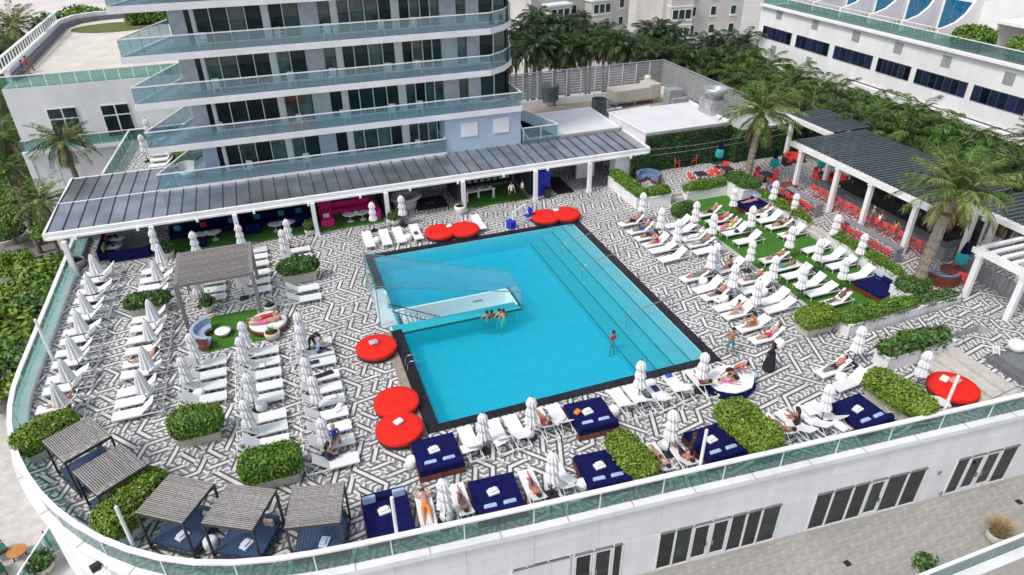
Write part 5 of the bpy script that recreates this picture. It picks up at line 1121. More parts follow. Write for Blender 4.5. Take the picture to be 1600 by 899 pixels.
# ================================================================ loungers
def lounger_proto(nm, lab, ang, cloth):
    t = thing(nm, lab, 'lounger'); wd = .70; hx_ = 1.32; bl = .86
    f = MB()
    for s in (-1, 1): f.box((1.17, s*(wd/2-.02), .30), (2.34, .04, .06))
    for x in (.02, 2.32): f.box((x, 0, .30), (.04, wd-.08, .05))
    f.build('frame', alu, t)
    for x in (.10, 2.22):
        for s in (-1, 1): MB().box((x, s*(wd/2-.025), .137), (.045, .045, .272)).build('leg', alu, t)
    # sling seat sags a little between the rails
    def sheet(L, n, sag):
        b = MB(); vs = []; fs = []
        for z in (0, -.025):
            for i in range(n+1):
                for j in range(5): v = (j/4-.5); vs.append((L*i/n, v*(wd-.05), z-sag*(1-4*v*v)))
        m = (n+1)*5
        for i in range(n):
            for j in range(4): k = i*5+j; fs += [(k, k+5, k+6, k+1), (k+m, k+m+1, k+m+6, k+m+5)]
        for i in range(n): k = i*5; fs += [(k, k+m, k+m+5, k+5), (k+4, k+9, k+9+m, k+4+m)]
        for j in range(4): k = j; fs += [(k, k+1, k+1+m, k+m)]; k = n*5+j; fs += [(k, k+m, k+1+m, k+1)]
        return b.add(vs, fs)
    sheet(hx_, 4, .018).build('seat', cloth, t, (0, 0, .345), smooth=False)
    bk = sheet(bl, 3, .018).build('backrest', cloth, t, (hx_, 0, .345)); bk.rotation_euler = (0, -ang, 0)
    if ang > .15:
        c, s_ = math.cos(ang), math.sin(ang); st_ = MB()
        for s in (-1, 1): MB().beam((hx_+bl*.6*c, s*.24, .345+bl*.6*s_-.03), (2.1, s*.24, .30), .025).build('strut', alu, t)
    return Proto(t)
LP = {'hi': lounger_proto('sun_lounger', 'white sling sun lounger', .72, sling), 'mid': lounger_proto('sun_lounger', 'white sling sun lounger', .48, sling), 'low': lounger_proto('sun_lounger', 'white sling sun lounger', .22, sling), 'flat': lounger_proto('sun_lounger', 'white sling sun lounger', 0., sling), 'grey': lounger_proto('sun_lounger', 'pale grey sling sun lounger', .66, slingg)}
LNG = {}
def lrow(key, items, heading, desc, kinds='hi'):
    """items: foot (x, y) in order; the label counts along the row"""
    for i, it in enumerate(items):
        k = kinds if isinstance(kinds, str) else kinds[i % len(kinds)]
        rz = heading+rnd.uniform(-.035, .035)
        o = LP[k].place((it[0], it[1], it[2] if len(it) > 2 else 0), rz, f'white sun lounger, {ORD[i]} from {desc}', 'white sun loungers'); LNG[key, i] = (it[0], it[1], it[2] if len(it) > 2 else 0., rz, k)
        o['category'] = 'lounger'
yA = [46.5, 45.5, 44.1, 43.05, 41.8, 40.85, 39.35, 38.4, 37.2, 36.15, 34.75, 33.8, 32.3, 31.2]
lrow('A', [(-13.62, y) for y in yA], 0, 'the pergola in the row along the left parapet', ['hi', 'hi', 'mid', 'hi'])
lrow('B', [(-10.0, y) for y in (45.5, 44.3, 43.25, 42.1, 39.4, 38.4, 37.2, 36.05, 34.85, 33.85, 32.3, 31.4, 30.45)], 0, 'the pergola in the second row from the left parapet', ['hi', 'mid', 'hi', 'hi'])
lrow('C', [(-4.7, y) for y in (44.6, 43.6, 42.6, 41.5, 40.5, 33.45, 32.36, 31.32, 30.28)], pi, 'the pergola in the row with the wood pergola', 'grey')
lrow('D', [(-1.95, y) for y in (46.1, 45.1, 44.05, 42.75, 41.6, 40.5, 33.5, 32.43, 31.37, 30.3, 29.3, 27.85, 26.95, 25.95)], pi, 'the seam roof in the row right of the wood pergola', ['grey', 'hi'])
lrow('E', [(.93, y) for y in (45.1, 44.0, 43.0, 39.6, 38.35, 33.3, 32.25, 31.4, 30.1, 29.05, 28.0, 26.95, 25.9, 24.9, 23.6)], pi, 'the seam roof in the row left of the pool', ['hi', 'grey', 'hi'])
lrow('P', [(x, 43.62+d) for x, d in ((5.0, .1), (6.2, 0), (7.25, 0), (8.5, .05), (13.3, 0))], pi/2, 'the left along the far pool edge', 'low')
lrow('F', [(x, 23.8) for x in (5.95, 7.35, 8.25, 9.6, 10.5, 13.9, 14.75, 15.85, 17.1, 18.45)], -pi/2, 'the left along the near pool edge', ['hi', 'hi', 'mid', 'hi', 'hi', 'hi', 'hi', 'mid'])
lrow('N', [(3.15, 20.65), (4.6, 20.5), (7.7, 20.2), (9.05, 20.1), (13.65, 19.75), (14.75, 19.68)], -pi/2-.05, 'the left in the row by the front parapet', ['low', 'mid', 'mid', 'hi', 'mid', 'mid'])
lrow('M', [(19.85, 19.5), (20.75, 19.5), (21.65, 19.5), (22.6, 19.5)], -pi/2+.12, 'the left of the four between two rounded hedges', ['hi', 'mid', 'mid', 'hi'])
O_ = {'A': (960, 270), 'B': (1040, 400), 'C': (1120, 270), 'D': (1220, 340)}
def cr(o, x, y, z=.35): q = O_[o]; p = G(q[0]+x/5.618, q[1]+y/5.618, z); return (p[0], p[1])
lrow('Q', [(23.05, y) for y in (40.6, 39.2, 38.1, 37.0, 36.1, 34.75, 32.0, 30.5, 29.6, 28.3, 27.4, 26.0, 24.8)], .05, 'the far end of the row right of the pool', ['hi', 'hi', 'mid', 'hi', 'mid', 'hi', 'mid'])
lrow('R', [cr('A', 450, 470), cr('A', 490, 525), cr('A', 600, 590), cr('A', 640, 640), cr('A', 700, 700), cr('A', 900, 860), cr('B', 640, 230), cr('B', 665, 310), cr('B', 830, 410), cr('B', 870, 480)], .04, 'the far end of the row along the lawn kerb', ['hi', 'mid', 'hi', 'mid', 'low', 'hi', 'mid', 'hi'])
lrow('S', [(29.35, y, .018) for y in (39.9, 38.6, 37.4, 36.5, 35.1, 32.2, 31.0, 29.95, 28.7, 27.7, 26.4)], .02, 'the far end of the left row on the lawn', ['hi', 'mid', 'hi', 'hi', 'hi', 'mid', 'flat', 'hi'])
lrow('T', [(33.0, y, .018) for y in (38.6, 37.4, 36.25, 34.85, 32.35, 30.95, 29.95, 28.4)], .03, 'the far end of the right row on the lawn', ['mid', 'hi', 'mid', 'hi'])
for i, (x, y, rz, lab, k) in enumerate(((G(1278, 585, .35)[0], G(1278, 585, .35)[1], .12, 'white sun lounger beside the parasol left of the ramp planter', 'mid'), (G(1304, 606, .35)[0], G(1304, 606, .35)[1], .1, 'pale grey sun lounger just left of the rounded hedge', 'grey'), (G(1484, 628, .35)[0], G(1484, 628, .35)[1], 2.55, 'pale grey sun lounger beside the red round bed on the right', 'grey'), (G(1462, 640, .35)[0], G(1462, 640, .35)[1], 2.7, 'pale grey sun lounger right of the rounded hedge at the parapet', 'grey'))):
    LP[k].place((x, y, 0), rz, lab, 'white sun loungers'); LNG['X', i] = (x, y, 0., rz, k)
lrow('U', [(-10.3, y, 1.905) for y in (68.0, 66.6, 65.2, 63.8, 62.4, 61.0)], 0, 'the far end on the sun terrace left of the tower', 'hi')
# ================================================================ closed parasols
def parasol(nm, lab, prof, star, m, m2=None, split=None, n=20):
    t = thing(nm, lab, 'parasol')
    MB().lathe([(.30, 0), (.30, .05), (.05, .07), (.05, .3), (.03, .32)], 18).build('base', dark, t)
    MB().lathe([(.024, .05), (.024, prof[0][1]+.02)], 8).build('pole', dark, t)
    if m2 is None: MB().lathe(prof, n, star=star, tw=.05).build('canopy', m, t)
    else:
        up_ = [p for p in prof if p[1] >= split]; lo = [p for p in prof if p[1] <= split]; MB().lathe(up_, n, star=star).build('canopy', m, t); MB().lathe(lo, n, star=star).build('valance', m2, t)
    MB().lathe([(.03, prof[0][1]), (.035, prof[0][1]+.06), (.01, prof[0][1]+.1)], 8).build('finial', dark, t)
    return Proto(t)
UA = parasol('closed_parasol', 'closed white parasol', [(.03, 2.35), (.11, 2.2), (.17, 2.0), (.21, 1.75), (.25, 1.5), (.31, 1.2), (.37, .95), (.30, .90)], .16, canvas)
UB = parasol('closed_parasol', 'closed white parasol', [(.03, 2.45), (.17, 2.28), (.23, 2.05), (.19, 1.92), (.15, 1.85), (.21, 1.7), (.25, 1.5), (.17, 1.38), (.24, 1.2), (.29, .95), (.23, .9)], .18, canvas)
UC = parasol('navy_teal_parasol', 'closed navy and teal parasol', [(.03, 2.5), (.09, 2.3), (.15, 2.0), (.18, 1.7), (.28, 1.6), (.34, 1.3), (.30, 1.0), (.15, .9)], .12, navy, teal, 1.7)
def prow(pts, proto, desc, z=0., grp_='closed white parasols', s=None):
    for i, p in enumerate(pts):
        x, y, _ = G(p[0], p[1], z) if len(p) == 2 else p; o = proto.place((x, y, z), rnd.random()*6, f'closed white parasol, {ORD[i]} from {desc}', grp_, (s or 1.)*rnd.uniform(.96, 1.04))
        o.rotation_euler = (rnd.uniform(-.02, .02), rnd.uniform(-.02, .02), rnd.random()*6)
prow([(159, 445), (150, 475), (144, 506), (136.5, 537), (127, 577.6), (115.6, 613), (105, 652)], UA, 'the pergola along the left parapet', s=.96)
prow([(258.7, 426), (253, 452), (247, 518.6), (241, 548), (237, 592.7), (232, 632)], UA, 'the pergola in the second lounger row', s=.94)
prow([(250, 408), (312, 412), (382, 398)], UB, 'the left among the three behind the wood pergola roof')
prow([(316, 478.6), (382, 466), (313, 578.5), (299.7, 616)], UB, 'the far end of the wood pergola lounger row')
prow([(391, 559), (386, 582), (400, 643.5), (396.5, 686)], UB, 'the far end of the row right of the wood pergola')
prow([(455, 390), (449, 408), (476.6, 545), (478, 563.4), (486, 615), (499.7, 648), (511, 713.5)], UB, 'the far end of the row left of the pool')
prow([(585, 361), (631, 353)], UB, 'the left at the far pool edge'); prow([(756.6, 706), (829.6, 684), (997.5, 626), (1091.6, 611)], UB, 'the left along the near pool edge')
prow([(697, 819), (861, 775), (1044, 709)], UB, 'the left in the row by the front parapet', s=1.05); prow([(1282, 662), (1331, 571), (1428.7, 608)], UB, 'the left around the rounded hedges at right', s=1.02)
prow([(1001.8, 348), (1029.4, 373), (1056, 393), (1107.6, 437), (1140.6, 467.6), (1175, 492.6)], UB, 'the far end of the row right of the pool'); prow([(1082.8, 362.6), (1109.5, 382), (1113, 430), (1168, 424), (1202, 453), (1246, 470)], UB, 'the far end of the row at the lawn kerb')
prow([(1143, 338), (1169, 371.5), (1228.6, 405), (1271, 425), (1310.8, 454)], UB, 'the far end in the left lawn row'); prow([(1203.7, 329), (1236.6, 346.5), (1298, 386), (1338, 415)], UB, 'the far end in the right lawn row'); prow([(-10.6, 67.3, 0), (-10.6, 63.1, 0)], UB, 'the far end on the sun terrace by the tower', 1.905)
for i, (px, py) in enumerate(((1121, 262), (1206, 277), (1279, 277), (1492, 432))):
    x, y, _ = G(px, py, UPZ); UC.place((x, y, UPZ), 0, ['closed navy and teal parasol in front of the boxwood wall', 'closed navy and teal parasol right of the far date palm trunk', 'closed navy and teal parasol behind the bar pergola column', 'closed teal parasol beside the near date palm trunk'][i], 'navy and teal parasols')
# ================================================================ day beds
def towel_roll(lab, x, y, z, rz=0., m=None, two=True):
    t = thing('towel', lab, 'towel', (x, y, z), rz, 'rolled towels')
    MB().box((0, 0, .05), (.5, .34, .1)).build('fold', m or clWhite, t, bev=.03); MB().box((0, .04, .14), (.34, .24, .08)).build('fold', m or clWhite, t, bev=.03); return t
def navybed(lab, x, y, rz, w=2.1, d=2.2, z=0., back=-1, pil=True, tw=None, twl=None, pm=None):
    t = thing('navy_day_bed', lab, 'day bed', (x, y, z), rz, 'navy day beds')
    for (cx, cy, sx, sy) in ((0, -d/2+.04, w, .08), (0, d/2-.04, w, .08), (-w/2+.04, 0, .08, d-.16), (w/2-.04, 0, .08, d-.16)): MB().box((cx, cy, .17), (sx, sy, .3)).build('base_board', maho, t)
    MB().box((0, 0, .40), (w-.06, d-.06, .22)).build('mattress', navy, t, bev=.05)
    if back: MB().box((0, back*(d/2-.19), .62), (w-.1, .34, .26)).build('bolster', navy, t, bev=.12, seg=3)
    if pil:
        for s in (-1, 1): MB().box((s*.42, back*(d/2-.5), .60), (.56, .22, .16)).build('pillow', pm or paleblue, t, bev=.07)
    if twl: towel_roll(twl, x+(-.1)*math.cos(rz), y+.15, z+.512, rz+.15)
    return t
def gz(px, py, z=.4): return G(px, py, z)[:2]
navybed('navy day bed beside the near left corner of the pool', *gz(683, 710), -.02, twl='white towel stack on the navy bed at the pool corner')
b2 = navybed('navy day bed with two upright pale pillows behind the white pole', *gz(606, 806), -.03, 1.95, 2.3, back=1, pil=False, twl='white towel stack on the navy bed behind the white pole')
for s in (-1, 1): MB().box((s*.62, .82, .68), (.55, .14, .42)).build('pillow', paleblue, b2, bev=.06)
navybed('navy day bed at the front parapet between two lounger pairs', *gz(776, 776), -.06, twl='white towel stack on the navy bed at the front parapet')
navybed('navy day bed at the near pool edge with orange bag on it', *gz(923, 650), -.04, 2.1, 2.2, twl='white towel stack on the navy bed with the orange bag')
navybed('navy day bed left of the slim clipped hedge', *gz(942, 735), -.08, 2.1, 2.2, twl='white towel stack on the navy bed left of the slim hedge')
navybed('navy day bed in front of the large rounded hedge, attendant beside it', *gz(1117, 694), .02, 2.1, 2.2, twl='white towel stack on the navy bed by the attendant')
navybed('navy day bed between loungers and the rounded hedge on the right', *gz(1345, 646), .08, 2.1, 2.2, twl='white towel stack on the navy bed by the right hedge')
nb = navybed('navy day bed with mahogany base on the lawn by the palm planter', 34.0, 26.75+.0, -pi/2+.12, 2.0, 2.1, .018, back=1, pil=False)
for s in (-1, 1): MB().box((s*.6, .78, .7), (.5, .16, .42)).build('pillow', paleblue, nb, bev=.06)
nb = navybed('navy day bed at the far end of the lawn under the date palm', 34.2, 39.9, -pi/2+.05, 1.9, 2.0, .018, back=1, pil=False); MB().box((-.55, .78, .7), (.5, .16, .42)).build('pillow', paleblue, nb, bev=.06)
x, y = gz(1141, 595); ob = thing('octagonal_day_bed', 'octagonal navy day bed covered in white towels at the pool corner', 'day bed', (x, y, 0), .1)
MB().lathe([(1.35, .05), (1.4, .12), (1.4, .42), (1.3, .5)], 8, sy=.85).build('base', navy, ob); MB().lathe([(1.28, .5), (1.25, .56), (.01, .57)], 16, sy=.85, star=.02).build('towel_cover', clWhite, ob)
def redbed(lab, px, py, z=0., r=1.13, xy=None):
    x, y = xy if xy else G(px, py, .45+z)[:2]; t = thing('round_red_day_bed', lab, 'day bed', (x, y, z), rnd.random(), 'round red day beds')
    MB().lathe([(r*.9, 0), (r*.97, .05), (r*.98, .22)], 36).build('base', dark, t); MB().lathe([(r*.96, .22), (r, .27), (r*1.01, .36), (r, .44), (r*.95, .49), (r*.8, .505), (.01, .51)], 44).build('cushion', red, t, smooth=True); MB().tube([(r*.985*math.cos(q*pi/20), r*.985*math.sin(q*pi/20), .462) for q in range(41)], .014, 5).build('piping', mat('dark_red_piping', (.42, .008, .008), .8), t); return t
redbed('round red day bed with grey pillow left of the pool stairwell', 588, 541); redbed('upper of the two touching red round beds left of the pool', 616, 619, xy=(G(616, 617, .45)[0], 26.6)); redbed('lower of the two touching red round beds left of the pool', 620, 654, xy=(G(620, 656, .45)[0], 24.65))
redbed('left of the two red round beds by the far pool edge loungers', 688, 361); redbed('right of the two red round beds by the far pool edge loungers', 725, 357); redbed('left of the two red round beds at the far right pool corner', 853, 337); redbed('right of the two red round beds at the far right pool corner', 884, 333)
redbed('round red day bed with striped pillow beside the steps at right', 1490, 604, r=1.2)
def pillow(lab, px, py, z, m, rz=0., s=.5):
    x, y, _ = G(px, py, z); return tag(MB().box((0, 0, .09), (s, s*.75, .16)).build('pillow', m, loc=(x, y, z), rz=rz, bev=.07, smooth=True), label=lab, cat='pillow')
pillow('grey striped pillow on the single red round bed', 584, 537, .51, mat('grey_stripe', (.42, .42, .46), .8, var=.3, scale=10), .15); pillow('folded white towel on the lower red round bed', 623, 661, .51, clWhite, .5, .45); pillow('white towel bundle on the right-hand red bed', 1475, 594, .51, clWhite, .4, .5); pillow('coral striped pillow on the right-hand red bed', 1492, 597, .51, mat('coral_stripe', (.65, .25, .18), .8, var=.4, scale=12), .2, .6)
pillow('patterned pillow between the far left pair of red beds', 702, 355, .51, clWhite, .3, .4); pillow('patterned pillow between the far right pair of red beds', 869, 330, .51, clWhite, .2, .4); pillow('orange bag on the navy bed at the near pool edge', 902, 646, .51, clOrange, .6, .36)
# white drum side tables
def drum(lab, px, py, z=0., r=.30, h=.45):
    x, y, _ = G(px, py, z+.25); t = thing('drum_table', lab, 'side table', (x, y, z), 0, 'white drum tables'); MB().lathe([(r*.72, 0), (r*.95, h*.25), (r, h*.55), (r*.9, h*.9), (r*.8, h), (.01, h)], 20).build('body', sling, t, smooth=True); MB().lathe([(r*.7, h), (r*.7, h+.02), (.01, h+.02)], 18).build('top', white, t)
for lab, px, py in (('white drum table left of the navy bed at the pool corner', 643, 722), ('white drum table between the first two near-edge loungers', 749, 692), ('white drum table right of the third near-edge lounger', 826, 676), ('white drum table right of the orange-bag navy bed', 959, 642), ('white drum table beside the front parasol and pale-shorts loungers', 698, 805), ('white drum table left of the slim-hedge navy bed', 910, 758), ('white drum table between the far-edge loungers, left', 588, 376), ('white drum table between the far-edge loungers, right', 638, 371), ('white drum table beside the woman in black', 1218, 537), ('white drum table between the third and fourth driftwood cabanas', 329, 848), ('white drum table beside the parasol near the parapet, two sunbathers', 1042, 695), ('white drum table under the parasol left of the ramp planter', 1314, 590), ('white drum table in the row right of the wood pergola', 408, 634), ('white drum table in the wood pergola lounger row', 311, 616), ('white drum table in the row right of the pool', 1131, 467), ('white drum table in the row right of the pool, farther one', 1099, 440), ('white drum table at the lawn kerb loungers', 1193, 456), ('white drum table under the far left lawn parasol', 1194, 338)): drum(lab, px, py)
# ================================================================ driftwood cabanas with slate-blue beds
def quad_frame(c, z):
    P = [Vector(G(a, b, z)) for a, b in c]; ctr = sum(P, Vector())/4; ex = ((P[2]-P[1])+(P[3]-P[0])); w = ex.length/2; ey = (P[1]-P[0])+(P[2]-P[3]); l = ey.length/2
    return ctr, math.atan2(ex.y, ex.x), w, l
def cabana(lab, c, z=2.15):
    ctr, an, w, l = quad_frame(c, z); w = min(max(w, 1.7), 2.1); l = min(max(l, 1.9), 2.3)
    t = thing('cabana', lab, 'cabana', (ctr.x, ctr.y, 0), an, 'driftwood cabanas'); dk = mat('cabana_frame', (.035, .037, .045), .5, var=.2)
    for sx in (-1, 1):
        for sy in (-1, 1): MB().box((sx*(w/2-.04), sy*(l/2-.04), 1.06), (.08, .08, 2.12)).build('post', dk, t)
        MB().box((sx*(w/2-.03), 0, z-.05), (.07, l, .11)).build('roof_rail', dk, t); MB().box((sx*(w/2-.04), 0, .22), (.07, l-.16, .1)).build('bed_rail', dk, t)
    for sy in (-1, 1): MB().box((0, sy*(l/2-.03), z-.05), (w-.14, .07, .11)).build('roof_rail', dk, t); MB().box((0, sy*(l/2-.04), .22), (w-.16, .07, .1)).build('bed_rail', dk, t)
    n = int(l/.085)
    for q in range(n): MB().box((rnd.uniform(-.012, .012), -l/2+l*(q+.5)/n, z+.035), (w-.02, .05, .03)).build('slat', cabw, t)
    m = MB(); k = 15; W_, L_ = w-.22, l-.2
    vs = []; prof = []
    for q in range(k*4+1):
        u = q/(k*4); prof.append((-W_/2+W_*u, .46+.025*abs(math.sin(u*k*pi))))
    for (a, b) in prof: vs += [(a, -L_/2, b), (a, L_/2, b), (a, -L_/2, .28), (a, L_/2, .28)]
    fs = []
    for q in range(k*4): i = q*4; fs += [(i, i+4, i+5, i+1), (i+2, i+6, i+4, i), (i+1, i+5, i+7, i+3)]
    e_ = k*16; fs += [(0, 1, 3, 2), (e_, e_+2, e_+3, e_+1)]
    m.add(vs, fs); m.build('mattress', denim, t)
    MB().box((0, L_/2-.1, .62), (W_, .16, .4)).build('back_cushion', denim, t, bev=.05); MB().box((W_/2-.35, L_/2-.28, .62), (.42, .14, .36)).build('pillow', mat('medallion_pillow', (.48, .36, .30), .8, var=.5, scale=11), t, bev=.05)
    return t, ctr, an, l
CB = [('driftwood cabana nearest the left parapet hedge', ((65.5, 690.5), (139, 651), (177, 683), (98, 722.6))), ('second driftwood cabana from the left', ((113, 738), (189, 695), (232, 730), (149, 774))), ('middle of the five driftwood cabanas, right of the tall hedge', ((210, 802), (262, 741), (335, 756), (290, 820))), ('fourth driftwood cabana from the left', ((315, 819), (355, 756), (433, 766), (394, 830))), ('rightmost driftwood cabana beside the navy bed', ((446, 825), (454, 765), (536, 753), (535, 819)))]
for i, (lab, c) in enumerate(CB):
    t, ctr, an, l = cabana(lab, c)
    if i > 1: towel_roll(['', '', 'rolled towel on the middle cabana bed', 'rolled towel on the fourth cabana bed', 'rolled towel on the rightmost cabana bed'][i], ctr.x+.15*math.cos(an)+.45*math.sin(an), ctr.y-.45*math.cos(an)+.15*math.sin(an), .47, an+1.3, mat('lavender_white_towel', (.62, .62, .76), .9))
# grey wood pergola over turf with a curved sofa
c = ((266, 443), (282, 393), (395, 380), (392, 430.5)); fb = G(293.5, 528, 0)
ZP = 3.0; ctr, an, w, l = quad_frame(c, ZP)
wp = thing('wood_pergola', 'weathered grey timber pergola over the turf with curved sofa', 'pergola', (ctr.x, ctr.y, 0), 0)
w, l = w, l
for sx in (-1, 1):
    for sy in (-1, 1): MB().box((sx*(w/2-.1), sy*(l/2-.1), (ZP-.2)/2), (.2, .2, ZP-.2)).build('post', greyw, wp, bev=.01, seg=1)
    MB().box((sx*(w/2-.1), 0, ZP-.08), (.2, l, .24)).build('side_beam', greyw, wp)
for sy in (-1, 1): MB().box((0, sy*(l/2-.09), ZP-.1), (w-.4, .18, .2)).build('end_beam', greyw, wp)
n = 17
for q in range(n): MB().box((0, -l/2+.25+(l-.5)*q/(n-1), ZP+.03), (w-.42, .14, .06)).build('slat', greyw, wp)
PGC = (ctr.x, ctr.y, w, l)
tf = tag(MB().prism([G(318, 552)[:2], G(421, 530)[:2], G(400, 483)[:2], G(331, 495)[:2]][::1], .006, .02).build('turf_mat', turf), 'rectangle of green turf under the grey wood pergola', 'turf mat')
def curved_sofa(lab, x, y, z, rz, R, sweep, outer, inner, group=None, h=.75):
    t = thing('curved_sofa', lab, 'sofa', (x, y, z), rz, group); n = 14
    def ringm(r0, r1, z0, z1):
        m = MB(); vs = []; 
        for q in range(n+1):
            a = -sweep/2+sweep*q/n; ca, sa = math.cos(a), math.sin(a); vs += [(r0*ca, r0*sa, z0), (r1*ca, r1*sa, z0), (r0*ca, r0*sa, z1), (r1*ca, r1*sa, z1)]
        fs = []
        for q in range(n): i = q*4; fs += [(i+2, i+3, i+7, i+6), (i+1, i+5, i+7, i+3), (i, i+2, i+6, i+4), (i, i+4, i+5, i+1)]
        fs += [(0, 1, 3, 2), (n*4, n*4+2, n*4+3, n*4+1)]; return m.add(vs, fs)
    ringm(R-.08, R, 0, h).build('shell', outer, t); ringm(R-.8, R-.09, .0, .25).build('seat_base', outer, t); ringm(R-.82, R-.3, .25, .42).build('seat_cushion', inner, t); ringm(R-.3, R-.09, .25, h+.03).build('back_cushion', inner, t); return t
x, y, _ = G(335, 521, .3); cs = curved_sofa('curved wicker sofa with pale blue cushions under the wood pergola', x, y, .02, pi, 1.35, 2.7, maho, mat('light_blue_cushion', (.30, .40, .55), .8, var=.1))
x, y, _ = G(348, 517, .3); t = thing('round_coffee_table', 'round white coffee table on the turf under the wood pergola', 'coffee table', (x, y, .02)); MB().lathe([(.28, 0), (.36, .12), (.45, .24), (.46, .3), (.3, .28), (.01, .27)], 22).build('top', sling, t, smooth=True)
x, y, _ = G(419, 502, .4); RB = (x, y); t = thing('round_wicker_bed', 'round wicker day bed with red and white towels under the wood pergola', 'day bed', (x, y, .02)); MB().lathe([(1.0, 0), (1.16, .12), (1.18, .3), (1.1, .33)], 30).build('base', maho, t); MB().lathe([(1.09, .3), (1.08, .42), (.9, .46), (.01, .46)], 30).build('mattress', clWhite, t, smooth=True)
# ================================================================ below the seam-roofed pergola
def strip(lab, x0, x1, y0, y1): return tag(MB().prism(rect(x0, x1, y0, y1), .006, .02).build('turf_mat', turf), lab, 'turf mat')
strip('green turf strip in front of the navy sofas under the pergola', -8.6, 1.3, 48.0, 51.6); strip('green turf strip under the pink sofa bay', 2.0, 6.8, 48.0, 51.6); strip('green turf strip under the buffet table bay', 13.4, 18.7, 48.0, 51.8)
def sofa(lab, x, y, rz, L, m, pil=(), d=.9, nm='sofa', arm=True, z=.02):
    t = thing(nm, lab, 'sofa', (x, y, z), rz); MB().box((0, 0, .2), (L, d, .36)).build('seat', m, t, bev=.05); MB().box((0, d/2-.1, .55), (L, .22, .5)).build('backrest', m, t, bev=.06)
    if arm:
        for s in (-1, 1): MB().box((s*(L/2-.1), -.05, .46), (.2, d-.1, .2)).build('arm', m, t, bev=.04)
    for (px_, mm) in pil: MB().box((px_, .12, .62), (.46, .16, .42)).build('pillow', mm, t, bev=.06)
    return t
sofa('long navy sofa with cyan and red pillows in the left pergola bay', -6.0, 51.0, 0, 5.2, navy, ((-2.0, cyan), (-.2, clRed), (1.8, cyan))); sofa('long navy sofa with cyan pillows left of the pink bay', -.9, 51.0, 0, 4.6, navy, ((-1.5, cyan), (.3, cyan), (1.6, cyan)))
sofa('hot pink sofa along the back of the pink bay', 4.2, 51.1, 0, 4.2, pink); sofa('hot pink side sofa at the right of the pink bay', 6.2, 49.6, -pi/2, 1.9, pink); sofa('navy armchair facing the left turf tables', *G(310, 378, .3)[:2], pi, 1.1, navy); sofa('navy armchair facing the right turf tables', *G(395, 357, .3)[:2], pi, 1.1, navy); sofa('navy armchair at the post left of the pink chair', *G(470, 345, .3)[:2], pi, 1.2, navy)
t = thing('pink_chair', 'hot pink high-backed slatted chair at the pergola post', 'chair', G(512, 350, 0)); MB().box((0, 0, .42), (.95, .9, .14)).build('seat', pink, t, bev=.03); MB().box((0, -.43, .22), (.95, .08, .42)).build('front_panel', pink, t)
for q in range(6): MB().box((-.4+.16*q, .45, 1.0), (.06, .06, 1.2)).build('back_slat', pink, t)
MB().box((0, .45, 1.6), (.95, .07, .08)).build('back_rail', pink, t); MB().box((.0, .2, .62), (.5, .18, .34)).build('pillow', clWhite, t, bev=.06)
def ovals(lab1, lab2, px, py, sp_=.95):
    x, y, _ = G(px, py, .6)
    for s, lab in ((-1, lab1), (1, lab2)):
        t = thing('oval_table', lab, 'table', (x+s*sp_/2, y, .02), s*.35, 'white oval tables'); MB().lathe([(.62, .56), (.64, .59), (.62, .62), (.01, .62)], 26, sx=.85, sy=.6).build('top', white, t); MB().lathe([(.03, .03), (.03, .56)], 8).build('stem', alu, t); MB().lathe([(.24, 0), (.24, .03)], 16).build('foot', alu, t)
    t = tag(MB().box((0, 0, .07), (.3, .18, .14)).build('menu_stand', mat('lilac_white', (.5, .48, .62), .6), loc=(x, y, .65)), f'small white menu box on the {lab1.split(" of ")[1]}' if ' of ' in lab1 else 'small menu box', 'menu box')
ovals('left oval table of the first pair on the turf', 'right oval table of the first pair on the turf', 323, 365); ovals('left oval table of the second pair on the turf', 'right oval table of the second pair on the turf', 440, 349); ovals('left oval table of the pair before the pink sofa', 'right oval table of the pair before the pink sofa', 556, 334)
sofa('navy sofa along the left pergola end with bright pillows', -12.6, 50.4, pi/2, 3.0, navy, ((-.9, clLime), (-.4, cyan), (.6, clRed)), z=0); sofa('short navy bench in front of the left end sofa', -11.0, 48.75, pi, 2.6, navy, z=0)
for i, (px, py) in enumerate(((176, 384), (182, 371))):
    x, y, _ = G(px, py, .5); t = thing('round_table', ['near white oval table by the left end navy sofa', 'far white oval table by the left end navy sofa'][i], 'table', (x, y, 0), 0, 'tables by the left end sofa'); MB().lathe([(.3, 0), (.42, .3), (.62, .42), (.64, .46), (.01, .46)], 24, sx=1, sy=.75).build('top', white, t, smooth=True); tag(MB().lathe([(.1, 0), (.13, .1), (.05, .12)], 10).build('bowl', dark, loc=(x, y, .46)), f'dark bowl on the {("near", "far")[i]} white oval table', 'bowl')
rug = tag(MB().prism(rect(-12.2, -9.4, 48.2, 51.9), .006, .016).build('wood_rug', greyst), 'grey floor panel in front of the left end navy sofa', 'floor panel')
